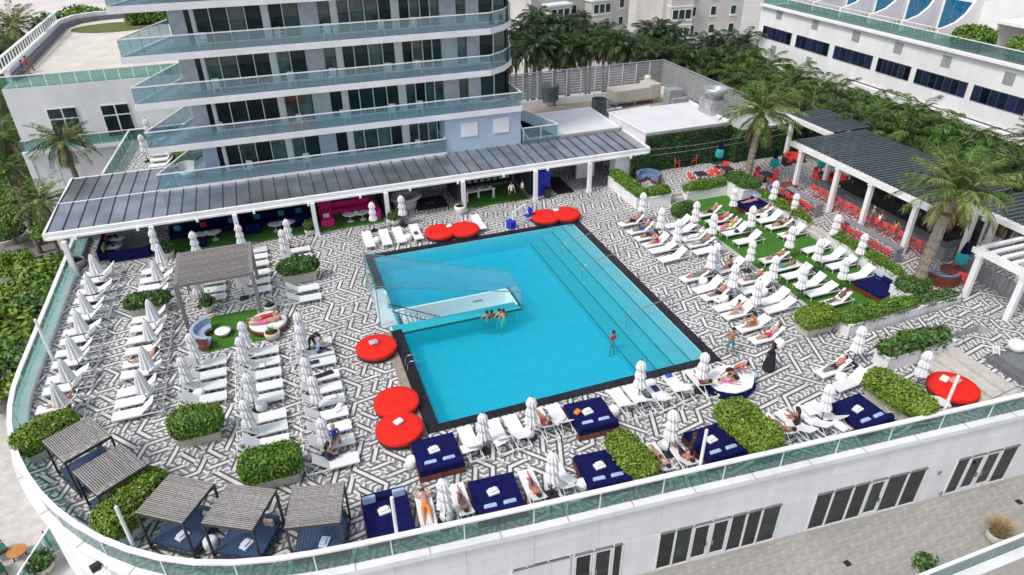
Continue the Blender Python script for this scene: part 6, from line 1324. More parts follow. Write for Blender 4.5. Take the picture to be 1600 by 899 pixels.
# white round bar, black mat with its mark, buffet
x, y, _ = G(634, 318, .5); t = thing('round_bar', 'round white bar counter under the pergola', 'bar', (x, y+.3, 0)); MB().lathe([(.85, 0), (.95, .5), (1.05, .95), (1.35, 1.0), (1.38, 1.08), (.8, 1.08), (.75, .95), (.01, .9)], 34).build('counter', mat('pale_stone', (.55, .54, .53), .5, var=.12, scale=2), t, smooth=True)
mx0 = [G(655, 304), G(694, 297), G(703, 321), G(668, 326)]
mt = thing('door_mat', 'black mat with a grey letter mark under the pergola', 'mat', (10.9, 50.2, 0)); 
MB().box((0, 0, .014), (2.6, 2.4, .02)).build('mat', mat('black_mat', (.02, .02, .022), .95, var=.2), mt)
lg = mat('grey_print', (.35, .35, .36), .9)
for a, b in (((-.36, .2), (-.2, -.2)), ((-.2, -.2), (0, .16)), ((0, .16), (.2, -.2)), ((.2, -.2), (.36, .2))): MB().beam(a+(.028,), b+(.028,), .07, .006).build('letter_stroke', lg, mt)
bf = thing('buffet_table', 'half-round white buffet table on the turf under the pergola', 'table', (14.9, 49.4, .02), .05); MB().prism([(1.3*math.cos(a*pi/12), .75*math.sin(a*pi/12)-.2) for a in range(13)], .8, .86).build('top', white, bf)
for x in (-1.15, 0, 1.15): MB().box((x, -.08 if x else .4, .4), (.14, .2, .8)).build('leg', white, bf)
for i in range(7):
    x, y = 13.95+.32*i, 49.55+.15*math.sin(i*.45*pi); t = thing('serving_dish', f'serving dish of food on the buffet table, {ORD[i]} from the left', 'dish', (x, y, .88), 0, 'buffet dishes'); MB().lathe([(.05, 0), (.11, .06), (.12, .09), (.08, .07), (.01, .07)], 12).build('bowl', (white, greyst, dark)[i % 3], t); MB().lathe([(.08, .06), (.07, .12), (.01, .15)], 9, star=.2).build('food', (clLime, clOrange, clRed, clYellow)[i % 4], t)
sh = thing('display_shelf', 'black shelf wall with white boxes behind the buffet', 'shelf', (16.0, 52.3, 0)); MB().box((0, .1, 1.2), (5.4, .25, 2.3)).build('backing', black, sh)
for r_ in range(4):
    for q in range(9): MB().box((-2.3+.57*q+.2*(r_ % 2), -.08, .45+.5*r_), (.34, .1, .2)).build('white_box', white, sh)
cbn = thing('blue_cabinet', 'tall bright blue cabinet under the pergola', 'cabinet', (20.0, 48.9, 0)); cb_ = flat('bright_blue', (.01, .03, .42)); MB().box((0, 0, 1.1), (1.3, 1.2, 2.1)).build('body', cb_, cbn)
for s in (-1, 1): MB().box((s*.32, -.62, 1.1), (.6, .04, 2.0)).build('door', cb_, cbn, bev=.01, seg=1); MB().box((s*.06, -.66, 1.1), (.03, .04, .3)).build('handle', steel, cbn)
tag(MB().prism(rect(21.2, 22.8, 48.0, 51.6), .006, .014).build('dark_mat', black), 'plain dark mat right of the blue cabinet', 'mat'); tag(MB().lathe([(.25, 0), (.3, .8), (.32, .85), (.28, .85), (.26, .1)], 16).build('waste_bin', dark, loc=(20.2, 47.8, 0)), 'dark waste bin beside the blue cabinet', 'bin')
pl2 = thing('pool_lift', 'white and blue pool lift chair at the far pool edge', 'pool lift', G(802, 355, 0), .3); MB().beam((0, 0, 0), (0, 0, 1.2), .12).build('mast', white, pl2); MB().beam((-.1, 0, 1.2), (1.3, .1, 1.5), .09).build('arm', white, pl2); MB().beam((1.3, .1, 1.5), (1.5, .1, .6), .07).build('hanger', white, pl2); MB().box((1.5, .1, .5), (.5, .5, .08)).build('seat', cb_, pl2); MB().box((1.72, .1, .8), (.07, .5, .55)).build('backrest', cb_, pl2); MB().box((-.2, 0, .3), (.5, .6, .6)).build('base', cb_, pl2)
# ================================================================ dining terrace and bar
rch = chairproto('dining_chair', 'coral dining chair', coral, .45, True, .46, .52)
def dtable(lab, px, py, n, labs, an0=0.):
    x, y, _ = G(px, py, UPZ+.7); t = thing('dining_table', lab, 'table', (x, y, UPZ), an0, 'dark dining tables'); MB().box((0, 0, .73), (.95, .95, .05)).build('top', maho if 'curved' in lab else dark, t, bev=.02, seg=1); MB().box((0, 0, .36), (.09, .09, .72)).build('stem', dark, t); MB().box((0, 0, .02), (.5, .5, .04)).build('foot', dark, t)
    for q in range(n):
        a = an0+pi+2*pi*q/n; rch.place((x+.85*math.cos(a), y+.85*math.sin(a), UPZ), a-pi/2, labs[q], 'coral dining chairs')
sides = ('left', 'right', 'far', 'near')
dtable('small dark table against the boxwood wall', 1070, 248, 2, ['coral chair left of the table at the boxwood wall', 'coral chair right of the table at the boxwood wall']); dtable('dark square table left of the navy parasol', 1095, 272, 2, ['coral chair left of the table behind the long planter', 'coral chair right of the table behind the long planter']); dtable('dark square table left of the far date palm trunk', 1136, 264, 3, ['coral chair left of the table by the palm planter', 'near coral chair at the table by the palm planter', 'far coral chair at the table by the palm planter']); dtable('dark table under the parasol right of the far palm', 1197, 272, 4, ['coral chair on the left under the right parasol', 'coral chair in front under the right parasol', 'coral chair on the right under the right parasol', 'coral chair behind under the right parasol']); dtable('dark table behind the bar pergola columns', 1290, 272, 4, ['coral chair left of the table behind the bar columns', 'coral chair in front of the table behind the bar columns', 'coral chair right of the table behind the bar columns', 'coral chair beyond the table behind the bar columns'])
bluec = mat('blue_cushion', (.12, .20, .34), .8, var=.2)
def gx(px, py, z): return G(px, py, z)
x, y, _ = gx(1013, 277, .9); curved_sofa('round dark sofa with blue cushions behind the corner planter', x, y, UPZ, .9, 1.1, 4.2, maho, bluec, 'curved terrace sofas'); x, y, _ = gx(1219, 302, .9); curved_sofa('wicker curved sofa behind the planter strip, left of the bar column', x, y, UPZ, 2.9, 1.15, 3.6, maho, bluec, 'curved terrace sofas'); x, y, _ = gx(1242, 250, .9); curved_sofa('dark curved sofa with coral chairs beside the boxwood wall', x, y, UPZ, 1.6, 1.1, 3.4, dark, coral, 'curved terrace sofas'); x, y, _ = gx(1305, 282, .9); curved_sofa('dark curved sofa behind the first bar columns', x, y, UPZ, 1.2, 1.0, 3.2, dark, coral, 'curved terrace sofas'); x, y, _ = gx(1470, 428, .9); curved_sofa('wicker curved sofa right of the near date palm', x, y, UPZ, 3.3, 1.15, 3.6, maho, bluec, 'curved terrace sofas')
for i, (px, py) in enumerate(((1232, 290), (1489, 422))):
    x, y, _ = G(px, py, UPZ+.7); t = thing('round_table', ['round mahogany table inside the wicker sofa left of the bar', 'round mahogany table inside the wicker sofa near the palm'][i], 'table', (x, y, UPZ), 0, 'round mahogany tables'); MB().lathe([(.72, .68), (.74, .72), (.01, .73)], 24).build('top', maho, t); MB().lathe([(.05, .02), (.05, .68)], 10).build('stem', dark, t); MB().lathe([(.3, 0), (.3, .03)], 16).build('foot', dark, t)
for px, py, lab in ((1238, 287, 'coral chair at the round table left of the bar'), (1497, 413, 'coral chair behind the round table near the palm'), (1502, 436, 'coral chair right of the round table near the palm')): x, y, _ = G(px, py, UPZ+.4); rch.place((x, y, UPZ), rnd.random()*3, lab, 'coral dining chairs')
# bar counter
a = Vector(G(1318, 300, 1.65)); b = Vector(G(1452, 377, 1.65)); BX = 40.4
bar = thing('bar_counter', 'long grey bar counter under the bar pergola', 'bar counter', (BX, 33.5, UPZ)); by0_, by1_ = 27.6-33.5, 39.6-33.5
MB().box((0, (by0_+by1_)/2, 1.12), (.75, by1_-by0_, .08)).build('top', mat('charcoal_top', (.10, .105, .115), .35, var=.2), bar); MB().box((.1, (by0_+by1_)/2, .54), (.4, by1_-by0_-.2, 1.08)).build('front', greyst, bar); MB().box((1.0, by0_+.3, 1.1), (1.6, .6, .08)).build('return_top', mat('charcoal_top', (.1, .1, .1)), bar); MB().box((1.0, by0_+.3, .53), (1.5, .5, 1.06)).build('return_front', greyst, bar)
bbk = thing('back_bar', 'dark back bar with bottles and equipment behind the counter', 'back bar', (42.6, 33.5, UPZ)); MB().box((0, 0, .5), (.8, 11.5, 1.0)).build('cabinet', black, bbk); MB().box((.5, 0, 1.2), (.1, 11.5, 2.4)).build('panel', dark, bbk); MB().box((.2, 0, 1.6), (.4, 11, .05)).build('shelf', dark, bbk)
btl = [flat('bottle_%d' % q, c_, .15) for q, c_ in enumerate(((.02, .12, .04), (.3, .14, .02), (.5, .5, .5), (.1, .02, .02)))]
for q in range(26): t = tag(MB().lathe([(.045, 0), (.045, .2), (.018, .25), (.018, .32)], 8).build('bottle', btl[q % 4], loc=(42.65+rnd.uniform(-.1, .1), 28.3+q*.41, UPZ+(1.0 if q % 2 else 1.63))), 'liquor bottle standing on the dark back bar', 'bottle', 'bottles on the back bar')
bst = thing('bar_stool', 'coral bar stool', 'stool'); 
MB().box((0, 0, .74), (.44, .42, .05)).build('seat', coral, bst, bev=.015, seg=1); MB().box((-.2, 0, .98), (.05, .42, .32)).build('backrest', coral, bst, bev=.015, seg=1)
for sx in (-1, 1):
    for sy in (-1, 1): MB().beam((sx*.18, sy*.17, .72), (sx*.23, sy*.22, 0), .035).build('leg', coral, bst)
for sy in (-1, 1): MB().beam((-.21, sy*.2, .28), (.21, sy*.2, .28), .025).build('footrest', coral, bst); MB().beam((-.19, sy*.18, .95), (.15, sy*.2, .92), .03).build('arm', coral, bst)
BS = Proto(bst)
for i in range(16): BS.place((39.55+rnd.uniform(-.05, .05), 39.1-.72*i, UPZ), rnd.uniform(-.2, .2), f'coral bar stool at the grey bar counter, {ORD[i]} from the far end', 'coral bar stools')
for j, (yc, L, nm_) in enumerate(((37.9, 3.6, 'far'), (31.0, 4.8, 'near'))):
    t = thing('high_table', f'long grey high table in front of the {nm_} end of the bar', 'table', (37.35, yc, UPZ)); MB().box((0, 0, 1.02), (.6, L, .07)).build('top', greyst, t)
    for s in (-1, 1): MB().box((0, s*(L/2-.06), .5), (.56, .1, 1.0)).build('leg', greyst, t)
    MB().box((-.1, 0, .25), (.05, L-.2, .05)).build('foot_rail', dark, t)
    for q in range(5 if j == 0 else 6): BS.place((36.72, yc-L/2+.4+q*(L-.7)/(4 if j == 0 else 5), UPZ), rnd.uniform(-.2, .2), f'coral stool tucked under the {nm_} high table, {ORD[q]} from the near end', 'coral bar stools')
# white pergolas over bar and terrace
def wpergola(lab, X, y0, y1, cols, xr, slat, roofmat, z=4.25):
    t = thing('white_pergola', lab, 'pergola', (X, (y0+y1)/2, UPZ), 0, 'white terrace pergolas'); L = y1-y0; h = z-UPZ
    for s in (-1, 1): MB().box((s*.16, 0, h), (.1, L, .34)).build('beam', white, t)
    n = int(L/.55)
    for q in range(n): MB().box((0, -L/2+L*(q+.5)/n, h+.1), (.22, .1, .12)).build('beam_block', white, t)
    for cx, cy in cols: MB().box((cx-X, cy-(y0+y1)/2, (h-.18)/2), (.32, .32, h-.18)).build('column', white, t, bev=.015, seg=1); MB().box((cx-X, cy-(y0+y1)/2, h-.28), (.42, .42, .1)).build('capital', white, t)
    m = int(L/slat)
    for q in range(m): MB().box(((xr-X)/2+.1, -L/2+L*(q+.5)/m, h+.2), (xr-X-.1, slat*(.62 if roofmat is not white else .42), .06 if roofmat is not white else .14)).build('roof_slat', roofmat, t)
    MB().box((xr-X-.1, 0, h), (.14, L, .3)).build('rear_beam', roofmat, t); return t
slt = objvar(mat('dark_slate_slat', (.055, .075, .085), .5, var=.2, scale=3), .2)
ct = [G(px, py, 4.0) for px, py in ((1256, 236), (1311, 264), (1356, 290), (1424, 324))]
ys_ = sorted([c_[1] for c_ in ct]); 
wpergola('white pergola with dark slatted roof over the bar', 38.75, 28.6, 41.9, [(38.75, y) for y in ys_]+[(45, 29), (45, 41.5), (42.0, 40.8)], 46.0, .36, slt)
wpergola('white pergola with dark slats behind the bar, by the boxwood wall', 43.0, 42.2, 47.7, [(43.0, 46.9), (43, 42.6), (46.6, 44.0)], 47.0, .36, slt); wpergola('white pergola with dark slats at the right edge beyond the palm', 41.4, 19.5, 28.1, [(41.4, 27.4), (43.6, 27.4), (41.4, 20)], 47.0, .4, slt)
wpergola('open white slatted pergola at the right edge above the ramp', 37.9, 17.0, 24.4, [(37.9, 23.9), (37.9, 21.15), (37.9, 17.4), (42.3, 23.9), (42.3, 17.6)], 42.6, .62, white, 3.6)
sw_ = thing('corrugated_screen', 'low grey corrugated screen wall behind the open white pergola', 'screen', (40.2, 24.8, UPZ)); 
for q in range(26): MB().box((.1, 1.8-.3*q, .55), (.05+.03*(q % 2), .28, 1.1)).build('rib', greyst, sw_)
# dark platform with white seat, ramp rails
x, y, _ = G(1565, 552, .9); pf = thing('dark_platform', 'dark grey low platform at the right edge', 'platform', (35.1, 16.6, UPZ)); MB().box((0, 0, .2), (3.6, 4.2, .4)).build('body', mat('slate_grey', (.12, .125, .14), .6, var=.15), pf, bev=.02, seg=1); MB().box((.15, .1, .43), (3.0, 3.5, .06)).build('top', mat('slate_top', (.16, .165, .18), .5, var=.15), pf)
tag(MB().lathe([(.3, 0), (.42, .12), (.46, .3), (.4, .46), (.2, .52), (.01, .53)], 18).build('white_pouf', sling, loc=(G(1592, 545, .95)[0]-.25, G(1592, 545, .95)[1], .96), smooth=True), 'white pouf on the dark platform at the right edge', 'pouf'); t = thing('folding_ladder', 'small folded white ladder on the dark platform', 'ladder', (*G(1556, 548, .96)[:2], .965), .7)
for s in (-1, 1): MB().box((0, s*.14, .05), (.9, .05, .06)).build('rail', alu, t)
for q in range(4): MB().box((-.3+.2*q, 0, .05), (.05, .26, .04)).build('rung', alu, t)
def handrail(lab, pts, posts, nm='handrail'):
    t = thing(nm, lab, 'handrail', pts[0]); o = Vector(pts[0]); MB().tube([Vector(p)-o for p in pts], .025, 8).build('rail', steel, t, smooth=True)
    for p in posts: MB().beam(Vector(p)-o-Vector((0, 0, .9)), Vector(p)-o, .03).build('post', steel, t)
r_ = lambda x: .0+max(0, min(1, (x-28.6)/7.6))*UPZ
handrail('steel handrail along the ramp, lawn side', [(28.6, 23.3, .0), (28.55, 23.3, .85), (28.8, 23.3, .95)]+[(x, 23.3, r_(x)+.95) for x in (31, 33, 35, 36.6)]+[(36.9, 23.3, .6)], [(x, 23.3, r_(x)+.95) for x in (30.5, 32.4, 34.3, 36.2)]); handrail('steel handrail along the ramp, steps side', [(28.6, 21.42, .0), (28.55, 21.42, .85), (28.8, 21.42, .95)]+[(x, 21.42, r_(x)+.95) for x in (31, 33, 35, 36.6)]+[(36.9, 21.42, .6)], [(x, 21.42, r_(x)+.95) for x in (33.4, 34.8, 36.2)])
handrail('steel handrail beside the pale stone steps', [(30.3, 20.15, 0), (30.3, 20.15, .9), (30.6, 20.15, 1.0), (32.9, 20.15, 1.45), (33.3, 20.15, 1.45), (33.3, 20.15, .6)], []); handrail('steel handrail at the near end of the steps', [(30.3, 16.05, 0), (30.3, 16.05, .9), (30.6, 16.05, 1.0), (32.9, 16.05, 1.45), (33.3, 16.05, 1.45), (33.3, 16.05, .6)], [])
# lower left terrace furniture
gch = flat('green_canvas', (.01, .14, .07)); orw = mat('orange_wood', (.42, .19, .05), .5, var=.2)
for i, (px, py, rz) in enumerate(((8, 858, .6), (2, 890, 2.2))):
    x, y, _ = G(px, py, LT+.4); t = thing('garden_armchair', ['green armchair left of the round wooden table', 'green armchair in front of the round wooden table'][i], 'armchair', (x-.3, y, LT), rz, 'green armchairs'); MB().box((0, 0, .4), (.7, .7, .14)).build('seat', gch, t, bev=.04); MB().box((-.33, 0, .7), (.12, .7, .6)).build('backrest', gch, t, bev=.04)
    for s in (-1, 1): MB().box((0, s*.36, .55), (.7, .06, .06)).build('arm', maho, t)
    for sx in (-1, 1):
        for sy in (-1, 1): MB().box((sx*.3, sy*.32, .17), (.06, .06, .34)).build('leg', maho, t)
x, y, _ = G(26, 861, LT+.4); t = thing('round_wood_table', 'round orange-brown wooden table at the lower left', 'table', (x, y, LT)); MB().lathe([(.42, .38), (.43, .42), (.01, .42)], 22).build('top', orw, t)
for q in range(3): MB().beam((.22*math.cos(q*2.1), .22*math.sin(q*2.1), .38), (.33*math.cos(q*2.1), .33*math.sin(q*2.1), 0), .05).build('leg', maho, t)
sr = thing('stair_railing', 'glass stair railing below the curved parapet at lower left', 'railing', (*G(55, 880, LT)[:2], LT)); 
for q in range(4): MB().box((0, 0, .55), (1.15, .02, .9)).build('glass_panel', railglass, sr, (.35*q, 1.2*q-1.5, 0), 1.28); MB().box((-.15+.35*q, 1.2*q-2.05, .5), (.05, .05, 1.05)).build('post', alu, sr)
MB().beam((-.3, -2.2, 1.05), (1.3, 2.9, 1.05), .07).build('top_rail', white, sr)
ub = thing('parasol_base', 'grey round parasol base on the lower left terrace', 'parasol base', (*G(80, 856, LT)[:2], LT)); MB().lathe([(.4, 0), (.4, .06), (.05, .08), (.05, .3)], 20).build('disc', galv, ub); MB().lathe([(.03, .3), (.03, 1.2)], 8).build('pole', dark, ub)
fl = thing('flood_light', 'small black flood light on the curved ledge', 'light', (*G(152, 892, -.3)[:2], -.28)); MB().box((0, 0, .2), (.35, .25, .3), .5).build('head', dark, fl, bev=.02, seg=1); MB().box((0, 0, .03), (.3, .1, .06)).build('bracket', steel, fl); MB().box((.4, .1, .1), (.3, .3, .18), .4).build('junction_box', white, fl)
# ================================================================ people
def person(lab, pose, loc, rz=0., skin=None, bottom=None, top=None, sleeve=None, legs=None, hair=None, style='short', s=1., group='guests and staff', thigh=None):
    body, hm = POSES[pose]; skin = skin or skinB
    o = put('person', body, None, loc, rz); tag(o, lab, 'person', group); o.scale = (s,)*3
    for i, m in enumerate((skin, bottom or skin, top or skin, sleeve or skin, legs or skin, thigh or legs or (bottom if bottom and (not top or bottom is clPlaid or bottom is clNavy) else skin))): o.material_slots[i].link = 'OBJECT'; o.material_slots[i].material = m
    if hair is not False:
        h = put('hair', hm[style], o); h.material_slots[0].link = 'OBJECT'; h.material_slots[0].material = hair or hairD
    return o
def onl(key, lab, pose=None, dx=0., **k):
    x, y, z, rz, kind = LNG[key]; ps = pose or {'hi': 'recline', 'grey': 'recline', 'mid': 'recline_mid', 'low': 'recline_low', 'flat': 'recline_low'}[kind]
    if ps == 'knee': ps = {'hi': 'recline_knee', 'grey': 'recline_knee', 'mid': 'recline_mid_knee', 'low': 'recline_low_knee', 'flat': 'recline_low_knee'}[kind]
    return person(lab, ps, (x+dx*math.cos(rz), y+dx*math.sin(rz), z), rz, **k)
def flatl(key, lab, pose='supine', dz=.35, flip=0., **k): x, y, z, rz, kind = LNG[key]; return person(lab, pose, (x+1.0*math.cos(rz), y+1.0*math.sin(rz), z+dz), rz+flip, **k)
L_, W_, Sx = 'long', clWhite, skinA
onl(('Q', 0), 'tanned person in dark swimwear reclining at the far end of the poolside row', 'knee', bottom=clBlack)
onl(('Q', 1), 'tanned person in blue shorts reclining in the poolside row', bottom=clBlue, skin=skinB)
onl(('Q', 2), 'person in dark clothes reclining beside the second poolside parasol', bottom=clNavy, top=clNavy, sleeve=clNavy, hair=hairB)
onl(('Q', 3), 'person in a red and white swimsuit sitting up in the poolside row', 'sit_up', bottom=clRed, top=clRed, style=L_, skin=Sx)
onl(('Q', 6), 'person in dark teal shirt reclining in the poolside row', bottom=clTeal, top=clTeal, hair=hairB)
onl(('Q', 8), 'tanned person in black shorts reclining in the poolside row', 'knee', bottom=clBlack)
onl(('Q', 10), 'pale person sitting up with white towel in the poolside row', 'sit_up', skin=skinA, bottom=W_, hair=hairB)
onl(('Q', 11), 'tanned person sitting forward beside the nearest poolside parasol', 'sit_up', bottom=clOrange, top=clOrange, style=L_)
onl(('Q', 12), 'person in lilac top reclining at the near end of the poolside row', top=clLilac, bottom=clRed, skin=Sx, hair=hairB, style=L_)
onl(('R', 2), 'person in white lying in the lawn kerb row', bottom=W_, top=W_, legs=W_, sleeve=W_, skin=Sx)
onl(('R', 3), 'person in grey trousers lying in the lawn kerb row', bottom=clGrey, legs=mat('pale_grey_trousers', (.42, .4, .4), .8), top=clGrey)
onl(('R', 5), 'bare-chested tanned person sitting up in the lawn kerb row', 'sit_up', bottom=clBlack)
onl(('R', 6), 'tanned person in grey shorts reclining at the lawn kerb', bottom=clGrey, skin=skinB, hair=hairB)
onl(('S', 0), 'tanned person reclining at the far end of the left lawn row', 'knee', bottom=clBlack); onl(('S', 1), 'sunburnt person lying second from the far end of the lawn row', bottom=clRed, skin=mat('skin_sunburnt', (.5, .16, .10), .5))
onl(('S', 2), 'person in yellow top with pink towel on the lawn', top=clYellow, bottom=clYellow, skin=Sx); onl(('S', 5), 'tanned person in dark shorts reclining mid lawn', bottom=clGrey); flatl(('S', 6), 'person in bright blue shorts lying flat on the lawn lounger', bottom=clTeal, skin=skinB, hair=hairB)
onl(('S', 10), 'dark-skinned person reclining beside the cube hedge', 'knee', bottom=W_, skin=skinC)
onl(('T', 0), 'person in grey lying at the far end of the right lawn row', bottom=clGrey, top=W_, skin=Sx); onl(('T', 2), 'person in black swimsuit reclining on the lawn', bottom=clBlack, top=clBlack, style=L_, skin=Sx); onl(('T', 3), 'person in grey shirt leaning forward on a lawn lounger', 'sit_up', bottom=clBlack, top=clGrey, sleeve=clGrey)
person('person in pink swimwear lying on the far navy lawn bed', 'supine', (34.3, 40.1, .54), .1, skinA, clPink, clPink, hair=hairB)
onl(('A', 12), 'person holding something red near the left parapet', 'knee', bottom=clRed, top=clRed, hair=hairB); onl(('A', 13), 'tanned person lying at the near end of the left parapet row', bottom=clGrey, skin=skinB); onl(('B', 8), 'tanned person with dark hair reclining in the second row', bottom=clTeal, skin=Sx, style=L_)
person('person in black crouching over the lounger left of the pool', 'stoop', (-.15, 33.0, .0), -.9, skinB, clBlack, clBlack, clBlack, clBlack, style=L_); onl(('E', 6), 'person in pale blue and navy sitting on a lounger left of the pool', 'sit_up', top=paleblue, sleeve=paleblue, bottom=clNavy, legs=clNavy, hair=hairG, skin=Sx, dx=-.3)
x, y, _ = G(524, 689, .4); person('person in blue shirt and plaid shorts sitting on a lounger', 'sit', (x, y+.2, .36), -pi/2, skinA, clPlaid, clBlue, clBlue, hair=hairG); x, y, _ = G(520, 715, .4); person('person in dark navy dress sitting on the nearest lounger of that row', 'sit', (x-.2, y+.0, .36), .5, skinA, clNavy, clNavy, hair=hairD, style=L_)
person('person in red swimsuit lying on the round wicker bed', 'prone', (RB[0]-.1, RB[1]+.3, .47), .1, skinA, clRed, clRed, hair=hairB); person('tanned person lying beside them on the round wicker bed', 'supine', (RB[0]-.1, RB[1]-.3, .48), .05, skinA, clPink, hair=hairB)
onl(('F', 3), 'person with red towel lying at the near pool edge', bottom=clRed, top=clPink, skin=skinB); onl(('F', 9), 'tanned person lying on the last lounger at the near pool edge', 'knee', bottom=clRed, skin=skinB)
flatl(('N', 0), 'person in orange shorts lying face down by the front parapet', 'prone', flip=pi, bottom=clOrange, skin=skinA, hair=hairB); onl(('N', 1), 'person in dark patterned shorts with raised leg by the front parapet', 'knee', bottom=clPlaid); onl(('N', 2), 'sunburnt person in brown shorts with arm behind head by the parapet', 'knee', bottom=clPlaid, skin=MATS['skin_sunburnt'])
onl(('N', 4), 'person with black and white clothes lying beside the slim hedge', bottom=clBlack, top=W_, skin=Sx); onl(('N', 5), 'tanned person in dark shorts lying by the white pole', 'knee', bottom=clBlack, skin=MATS['skin_sunburnt']); onl(('M', 0), 'person half hidden behind the rounded hedge', bottom=clGrey); onl(('M', 1), 'tanned person in black sitting up between the rounded hedges', 'sit_up', bottom=clBlack, top=clBlack, style=L_)
onl(('X', 0), 'person in grey trousers reclining left of the ramp planter', bottom=clBlack, legs=clGrey, skin=MATS['skin_sunburnt'])
x, y, _ = G(1149, 574, .7); person('sunburnt person sitting hunched on the octagonal bed', 'curl', (x, y, .5), -.9, MATS['skin_sunburnt'], clGrey, hair=hairD); x, y, _ = G(1147, 592, .6); person('tanned person leaning over on the octagonal bed', 'curl', (x+.15, y, .55), 2.9, skinB, clBlack, style=L_); x, y, _ = G(1138, 597, .6); person('child in pink top lying on the octagonal bed', 'prone', (x, y, .54), 2.6, skinA, clPink, clPink, s=.6)
x, y, _ = G(1139, 554); person('bare-chested person in blue shorts standing by the pool corner', 'hips', (x, y, 0), -2.2, skinB, clTeal, hair=hairD)
x, y, _ = G(1200, 578); w_ = person('person in a long black dress standing on the deck', 'stand', (x, y, 0), 2.2, skinC, clBlack, clBlack, clBlack, clBlack, style=L_); MB().lathe([(.34, .06), (.30, .5), (.22, .95), (.2, 1.2)], 14, star=.04).build('dress', clBlack, w_)
x, y, _ = G(1080, 718); person('attendant in black standing at the navy bed by the hedge', 'stand', (x-.1, y-.1, 0), 2.4, skinC, clBlack, clBlack, clBlack, clBlack)
for i, (px, py) in enumerate(((799, 316), (816, 312))): x, y, _ = G(px, py); person(['waiter in white shirt and black trousers left of the blue cabinet', 'second waiter in white shirt beside the blue cabinet'][i], 'stand', (x, y, .02), -1.5+i, skinC if i else skinB, clBlack, W_, W_, clBlack)
x, y, _ = G(1121, 400); person('attendant in blue shirt and white cap bending at the lawn kerb', 'stoop', (x, y, 0), 3.6, skinB, clBlack, clBlue, clBlue, clBlack, hair=W_)
person('bartender in bright blue shirt behind the bar', 'stand', (41.5, 29.9, UPZ), pi, skinC, clBlack, clBlue, clBlue, clBlack)
for i, (k, c_, hr) in enumerate(((9, W_, hairB), (8, clTeal, hairG), (11, clOrange, hairD))): person(['patron with brown hair and white top on a bar stool', 'patron in teal on a bar stool', 'patron in orange on a bar stool'][i], 'sit', (39.5, 39.1-.72*k, UPZ+.76), 0, skinA, clGrey, c_, hair=hr, style=L_ if i != 1 else 'short')
for i, (px, py) in enumerate(((759, 492), (766, 491), (778, 489), (784, 490))): x, y, _ = G(px, py, 0); person(['bather with dark hair at the stairwell rim, leftmost of four', 'bather second from left at the stairwell rim', 'bather with sunglasses third from left at the stairwell rim', 'bather rightmost of four at the stairwell rim'][i], 'hips', (x, y-.25, -1.33), 1.3+.2*i, (skinB, skinC, skinA, skinA)[i], (clBlack, clBlack, clTeal, clYellow)[i], (None, None, clBlack, clYellow)[i])
x, y, _ = G(958, 527); person('bather in a red shirt standing alone in the pool', 'stand', (x, y, -1.34), 2.0, skinB, clRed, clRed, clRed)
for i, (px, py) in enumerate(((57, 107), (64, 98))): q = onY(px, py, 82+5*i); person(['guest in blue sitting on the left roof terrace edge', 'guest in red sitting on the left roof terrace edge'][i], 'sit', (-20.3, 74.2+1.6*i, TZ+.55), .1, skinB, clGrey, (clBlue, clRed)[i], (clBlue, clRed)[i])
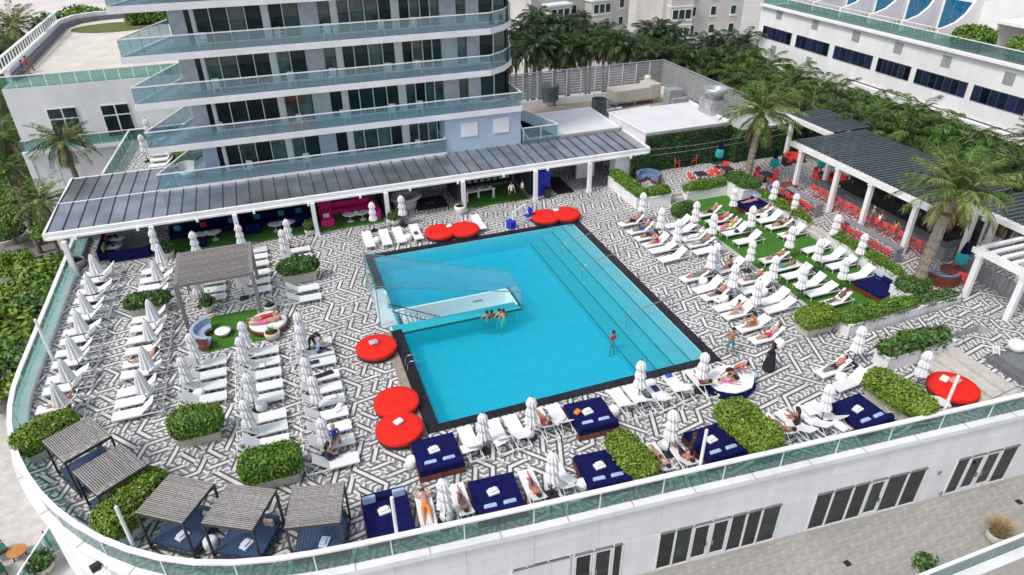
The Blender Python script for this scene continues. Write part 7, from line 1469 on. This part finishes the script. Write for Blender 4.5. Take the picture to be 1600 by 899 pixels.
# loose towels and bags
def cloth(lab, px, py, z, m, w=.5, d=.35, h=.1, rz=0.):
    x, y, _ = G(px, py, z); b = MB(); n = 6; r = random.Random(int(px*7+py))
    vs = [((i/n-.5)*w, (j/n-.5)*d, h*(.35+.65*r.random())*math.sin(pi*min(1, max(0, i/n)))**.3*math.sin(pi*j/n)**.3 if 0 < i < n and 0 < j < n else .005) for i in range(n+1) for j in range(n+1)]
    b.add(vs, [(i*(n+1)+j, (i+1)*(n+1)+j, (i+1)*(n+1)+j+1, i*(n+1)+j+1) for i in range(n) for j in range(n)]); return tag(b.build('towel', m, loc=(x, y, z), rz=rz, smooth=True), lab, 'towel', 'loose towels and clothes')
cloth('navy cloth on a lounger left of the pool', 491, 566, .36, clNavy, .5, .35, .12); cloth('black clothes laid on a lounger left of the pool', 506, 585, .36, clBlack, 1.0, .35, .1, .2); cloth('navy shorts on a lounger at the near pool edge', 1024, 607, .36, clNavy, .35, .5, .08); cloth('blue cloth on a lounger foot at the near pool edge', 1045, 587, .36, clBlue, .4, .3, .08); cloth('pink towel over a lounger foot on the lawn', 1130, 357, .4, clPink, .7, .3, .08, .4); cloth('black bag on a lounger on the lawn', 1151, 362, .4, clBlack, .35, .3, .2); cloth('turquoise tote bag beside the octagonal bed', 1171, 585, .5, mat('aqua_cloth', (.45, .65, .66), .7), .7, .6, .3); cloth('maroon towel on a far pool edge lounger', 650, 364, .4, mat('maroon_cloth', (.2, .02, .05), .8), .3, .4, .12)
for i, (px, py) in enumerate(((733, 700), (783, 688), (872, 655), (1036, 620), (1075, 607), (1265, 640), (1312, 665), (887, 748), (1230, 668))): cloth(f'rumpled white towel on a lounger near the front, {ORD[i]} of nine', px, py, .62 if i in (0, 1, 5, 6) else .45, clWhite, .75, .5, .16, .3*i)
for i, (px, py) in enumerate(((520, 620), (527, 640), (530, 634), (410, 570), (1120, 470), (1210, 440), (1010, 358))): cloth(f'small folded white towel on a side lounger, {ORD[i]} of seven', px, py, .37, clWhite, .45, .3, .1, .5*i)
# strings of lights between the poles and the pergolas
wire = mat('pale_wire', (.5, .5, .5), .6)
def wire_line(lab, a, b, sag):
    a, b = Vector(a), Vector(b); t = thing('string_light', lab, 'string light', a, 0, 'string lights'); pts = [(a.lerp(b, k/16)-a)+Vector((0, 0, -sag*4*(k/16)*(1-k/16))) for k in range(17)]; MB().tube(pts, .008, 4).build('wire', wire, t)
    for k in range(1, 16): MB().lathe([(.012, -.07), (.022, -.04), (.01, 0)], 6, pts[k]).build('bulb', wire, t)
wire_line('string light wire from the pergola end to the far white column', (29.5, 47.8, 2.9), (42.9, 46.9, 3.6), .3); wire_line('string light wire low along the boxwood wall', (29.6, 48.2, 2.2), (43.0, 46.9, 3.0), .2)
